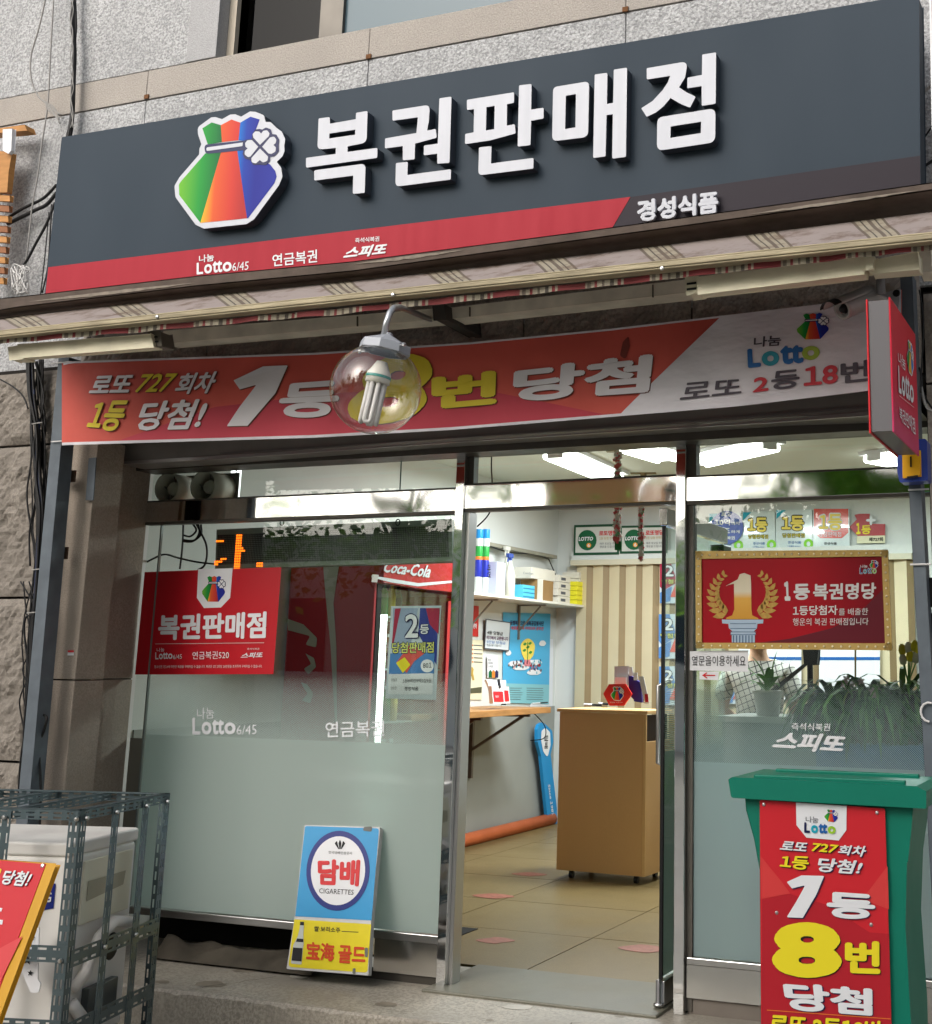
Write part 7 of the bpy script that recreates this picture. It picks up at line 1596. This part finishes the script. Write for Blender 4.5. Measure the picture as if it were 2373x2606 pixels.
# blue tub and stand
t = thing('blue_tub', 'large blue plastic tub blurred behind the frosted right window', 'tub', (-1.45, .4, 0)); a_ = W(1890,2100,.35).x; 
mk('tub', MB().lathe((a_+.36,.55,.0), (0,0,1), [(0,0),(.27,0),(.33,.60),(.35,.62),(.35,.66),(.31,.66),(.29,.05),(0,.05)], 28), BLUEP, t, smooth=True)
t = thing('blue_crate', 'blue crate blurred behind the frosted glass at the right edge', 'crate', (-.7,.5,0)); box('crate', (W(2090,1950,.4).x, W(2360,1950,.4).x+.1, .3, .65, 0, W(2200,1895,.3).z), M('deep_blue_plastic', C(45,105,160), .4), t, bevel=.01)
zcr = W(2200,1895,.3).z
for k, (px, sc2) in enumerate(((2120,1.0),(2215,1.15),(2300,1.0))):
    c = W(px, 1880, .47); c.z = zcr+.001
    plant('potted_plant', ['bushy dark potted plant behind the right window, the left of three', 'bushy grassy potted plant in the middle of the three behind the right window', 'bushy dark potted plant closest to the right grey post'][k], tuple(c), .09, .13, TERR,
          [(LFD, 120, .12*sc2, .30*sc2, .016, 2.6, .9), (LFM_, 90, .16*sc2, .34*sc2, .013, 2.2, 1.2), (M('leaf_yellowish', C(150,170,90), .6, var=.4, vs=14, spec=.2), 26, .12, .26, .02, 2.6, 1.1), (LFY, 240, .10, .26, .02, 2.4, .8), (LFD, 70, .22, .36, .014, 2.4, 1.3)], 'bushy plants on the blue crate')
t = thing('pale_flowers', 'small pale pink orchid flowers among the dark leaves', 'flowers', tuple(W(2190,1790,.36))); 
mb = MB()
for (x, y) in ((2155,1728),(2168,1738),(2160,1750),(2192,1733),(2235,1752),(2222,1760),(2230,1780),(2216,1800),(2228,1770),(2150,1742)):
    c = W(x, y, .34)
    for k in range(5): a = k*1.257+x; d = Vector((math.cos(a), -.3, math.sin(a))); mb.quad(c, c+d*.010+Vector((-d.z,0,d.x))*.006, c+d*.020, c+d*.010-Vector((-d.z,0,d.x))*.006)
mk('petals', mb, M('petal_pink', C(215,185,190), .5), t, kind='stuff')
t = thing('tulips', 'bunch of yellow and white tulips by the right grey post', 'flowers', tuple(W(2315,1700,.33)))
for k, (x, y, m_) in enumerate(((2298,1655,YEL),(2312,1650,M('tulip_cream', C(225,220,190), .4)),(2326,1646,YEL),(2300,1680,M('tulip_cream', C(225,220,190), .4)),(2316,1672,YEL),(2330,1676,M('tulip_cream', C(225,220,190), .4)),(2338,1652,YEL))):
    c = W(x, y, .33); mk('tulip', MB().lathe(c-Vector((0,0,.022)), (.1*(k%3-1),0,1), [(0,0),(.013,.006),(.017,.022),(.013,.042),(.006,.050),(0,.046)], 10), m_, t, smooth=True); mk('stem', MB().tube([c-Vector((0,0,.02)), W(2312,1740,.36)], .003, 6), LFM_, t)
c = W(1955, 1835, 1.15); c = Vector((c.x, 1.15, cz+.001))
plant('potted_plant', 'broad leaved plant in a white pot on the counter behind the right window', tuple(c), .075, .125, POTW, [(LFM_, 9, .12, .24, .024, 1.3, 1.2), (LFM_, 8, .2, .3, .005, .8, 1.6)])
c = W(1860, 1990, .5); c.z = .62
t = thing('flower_stand', 'small table holding a spiky plant behind the frosted right window', 'stand', (c.x, c.y, 0)); box('top', (c.x-.13, c.x+.13, c.y-.13, c.y+.13, .60, .62), POTW, t, bevel=.003)
for sx in (-1,1):
    for sy in (-1,1): mk('leg', MB().bar((c.x+sx*.11,c.y+sy*.11,0),(c.x+sx*.11,c.y+sy*.11,.6),.025,.025), POTW, t)
plant('potted_plant', 'spiky green plant showing through the hatched lower right window', (c.x, c.y, .621), .09, .14, POTW, [(LFM_, 50, .15, .30, .009, 1.2, 1.2)])
t = thing('monitor', 'dark monitor on an arm between the plants behind the right window', 'monitor', tuple(W(2060,1720,2.2))); pm = PYY(2.2)
mk('screen_back', MB().prism([[pm.m(*p) for p in ((2045,1655),(2082,1655),(2080,1690),(2048,1692))]], (0,.05,0)), BLACK, t, bevel=.004); q = pm.m(2062,1692); mk('arm', MB().tube([q, Vector((q.x, q.y, cz-.1))], .018, 8), BLACK, t); mk('cloth_strip', MB().prism([[pm.m(*p) for p in ((2044,1690),(2052,1694),(1965,1768),(1948,1766))]], (0,.02,0)), M('grey_strap', C(70,72,74), .7), t)
t = thing('wall_leaflets', 'row of white papers with blue headings pinned on the back wall', 'papers', tuple(W(2000,1680,YBK-.15)))
for x0_, x1_ in ((1880,1945),(1950,2040),(2085,2175),(2180,2240)):
    q = PYY(YBK-.15); mk('paper', MB().prism([[q.m(*p) for p in ((x0_,1640),(x1_,1640),(x1_,1780),(x0_,1780))]], (0,.003,0)), WHITE, t); poly('heading', [(x0_,1672),(x1_,1672),(x1_,1680),(x0_,1680)], q, LBLUE, t, .003)

# ------------------------------------------------------------------ the other side of the street (seen in the glass and the chrome)
t = thing('street_building', 'pale building across the street mirrored in the window glass', 'building', (-8, -19, ZS))
BW = M('opposite_wall', C(228,226,222), .8, var=.15, vs=.4); BWN = M('opposite_window', C(60,72,84), .15); BFR = M('opposite_frame', C(225,225,225), .5)
box('wall', (-34, 16, -22, -19, ZS, 4.2), BW, t)
for j in range(1):
    for i in range(14):
        x = -32+i*3.3; z = 1.2+j*3.0
        if -13.2 < x < -9.0: continue
        w = box('window', (x, x+2.0, -18.99, -18.95, z, z+1.6), BWN, t); 
        mb = MB(); mb.box(x-.06, x+2.06, -18.95, -18.9, z-.08, z-.0); mb.box(x-.06, x+2.06, -18.95, -18.9, z+1.6, z+1.68); mb.box(x+.96, x+1.04, -18.949, -18.92, z, z+1.6); o = mk('frame', mb, BFR, t)
OR = M('added_tower_orange', C(210,150,95), .6); box('added_tower', (-11.4, -9.2, -20, -18.8, ZS, 7.5), OR, t)  # unseen tower, added for the orange reflection in the door's mirror band
BARK = M('bark', C(88,72,58), .9, var=.3, vs=8, bump=1, bs=12)
def leafmat(name, c):
    m = bpy.data.materials.new(name); m.use_nodes = True; nt = m.node_tree; nt.nodes.remove(nt.nodes['Principled BSDF']); a = nt.nodes.new('ShaderNodeBsdfDiffuse'); b = nt.nodes.new('ShaderNodeBsdfTranslucent'); a.inputs[0].default_value = c; b.inputs[0].default_value = c
    x = nt.nodes.new('ShaderNodeMixShader'); x.inputs[0].default_value = .55; nt.links.new(a.outputs[0], x.inputs[1]); nt.links.new(b.outputs[0], x.inputs[2]); nt.links.new(x.outputs[0], nt.nodes['Material Output'].inputs[0]); return m
LFT = leafmat('street_leaf', C(120,165,60)); LFT2 = leafmat('street_leaf_dark', C(80,125,45))
rt = random.Random(11)
for k, (x, y, h) in enumerate(((-2.6,-10.5,7.0),(-3.9,-12.3,7.2),(-10.6,-12,7.2),(-15.5,-11,7.0),(3.5,-11,7))):
    t = thing('street_tree', ['leafy street tree mirrored in the right mirror band', 'leafy street tree mirrored over the doorway', 'leafy street tree mirrored in the left window glass', 'street tree mirrored at the far left of the window', 'street tree behind the viewer on the right'][k], 'tree', (x, y, ZS))
    mk('trunk', MB().tube([(x,y,ZS),(x+.05,y,1.5),(x-.05,y+.1,3),(x,y,h*.75)], [.17,.14,.12,.05], 10), BARK, t, smooth=True)
    lm = MB()
    for _ in range(6):
        a = rt.uniform(0,6.28); z0 = rt.uniform(2.2,4); lm.tube([(x,y,z0),(x+math.cos(a)*.8,y+math.sin(a)*.8,z0+.9),(x+math.cos(a)*1.6,y+math.sin(a)*1.6,z0+1.6)], [.06,.04,.02], 6)
    mk('limbs', lm, BARK, t)
    for mat, n in ((LFT, 7000 if k < 2 else 3200), (LFT2, 4200 if k < 2 else 2600)):
        mb = MB(); cl = [(Vector((x+rt.gauss(0,1.1), y+rt.gauss(0,1.0), rt.uniform(2.6, h))), rt.uniform(.4,.9)) for _ in range(26 if k < 2 else 18)]
        for _ in range(n):
            c, r_ = rt.choice(cl); p = c+Vector((rt.gauss(0,1),rt.gauss(0,1),rt.gauss(0,1)))*r_*.55; a = Vector((rt.gauss(0,1),rt.gauss(0,1),rt.gauss(0,1))).normalized(); b_ = a.orthogonal().normalized(); s_ = rt.uniform(.05,.10)
            mb.quad(p-a*s_, p+b_*s_*.6, p+a*s_, p-b_*s_*.6)
        mk('crown', mb, mat, t, kind='stuff')
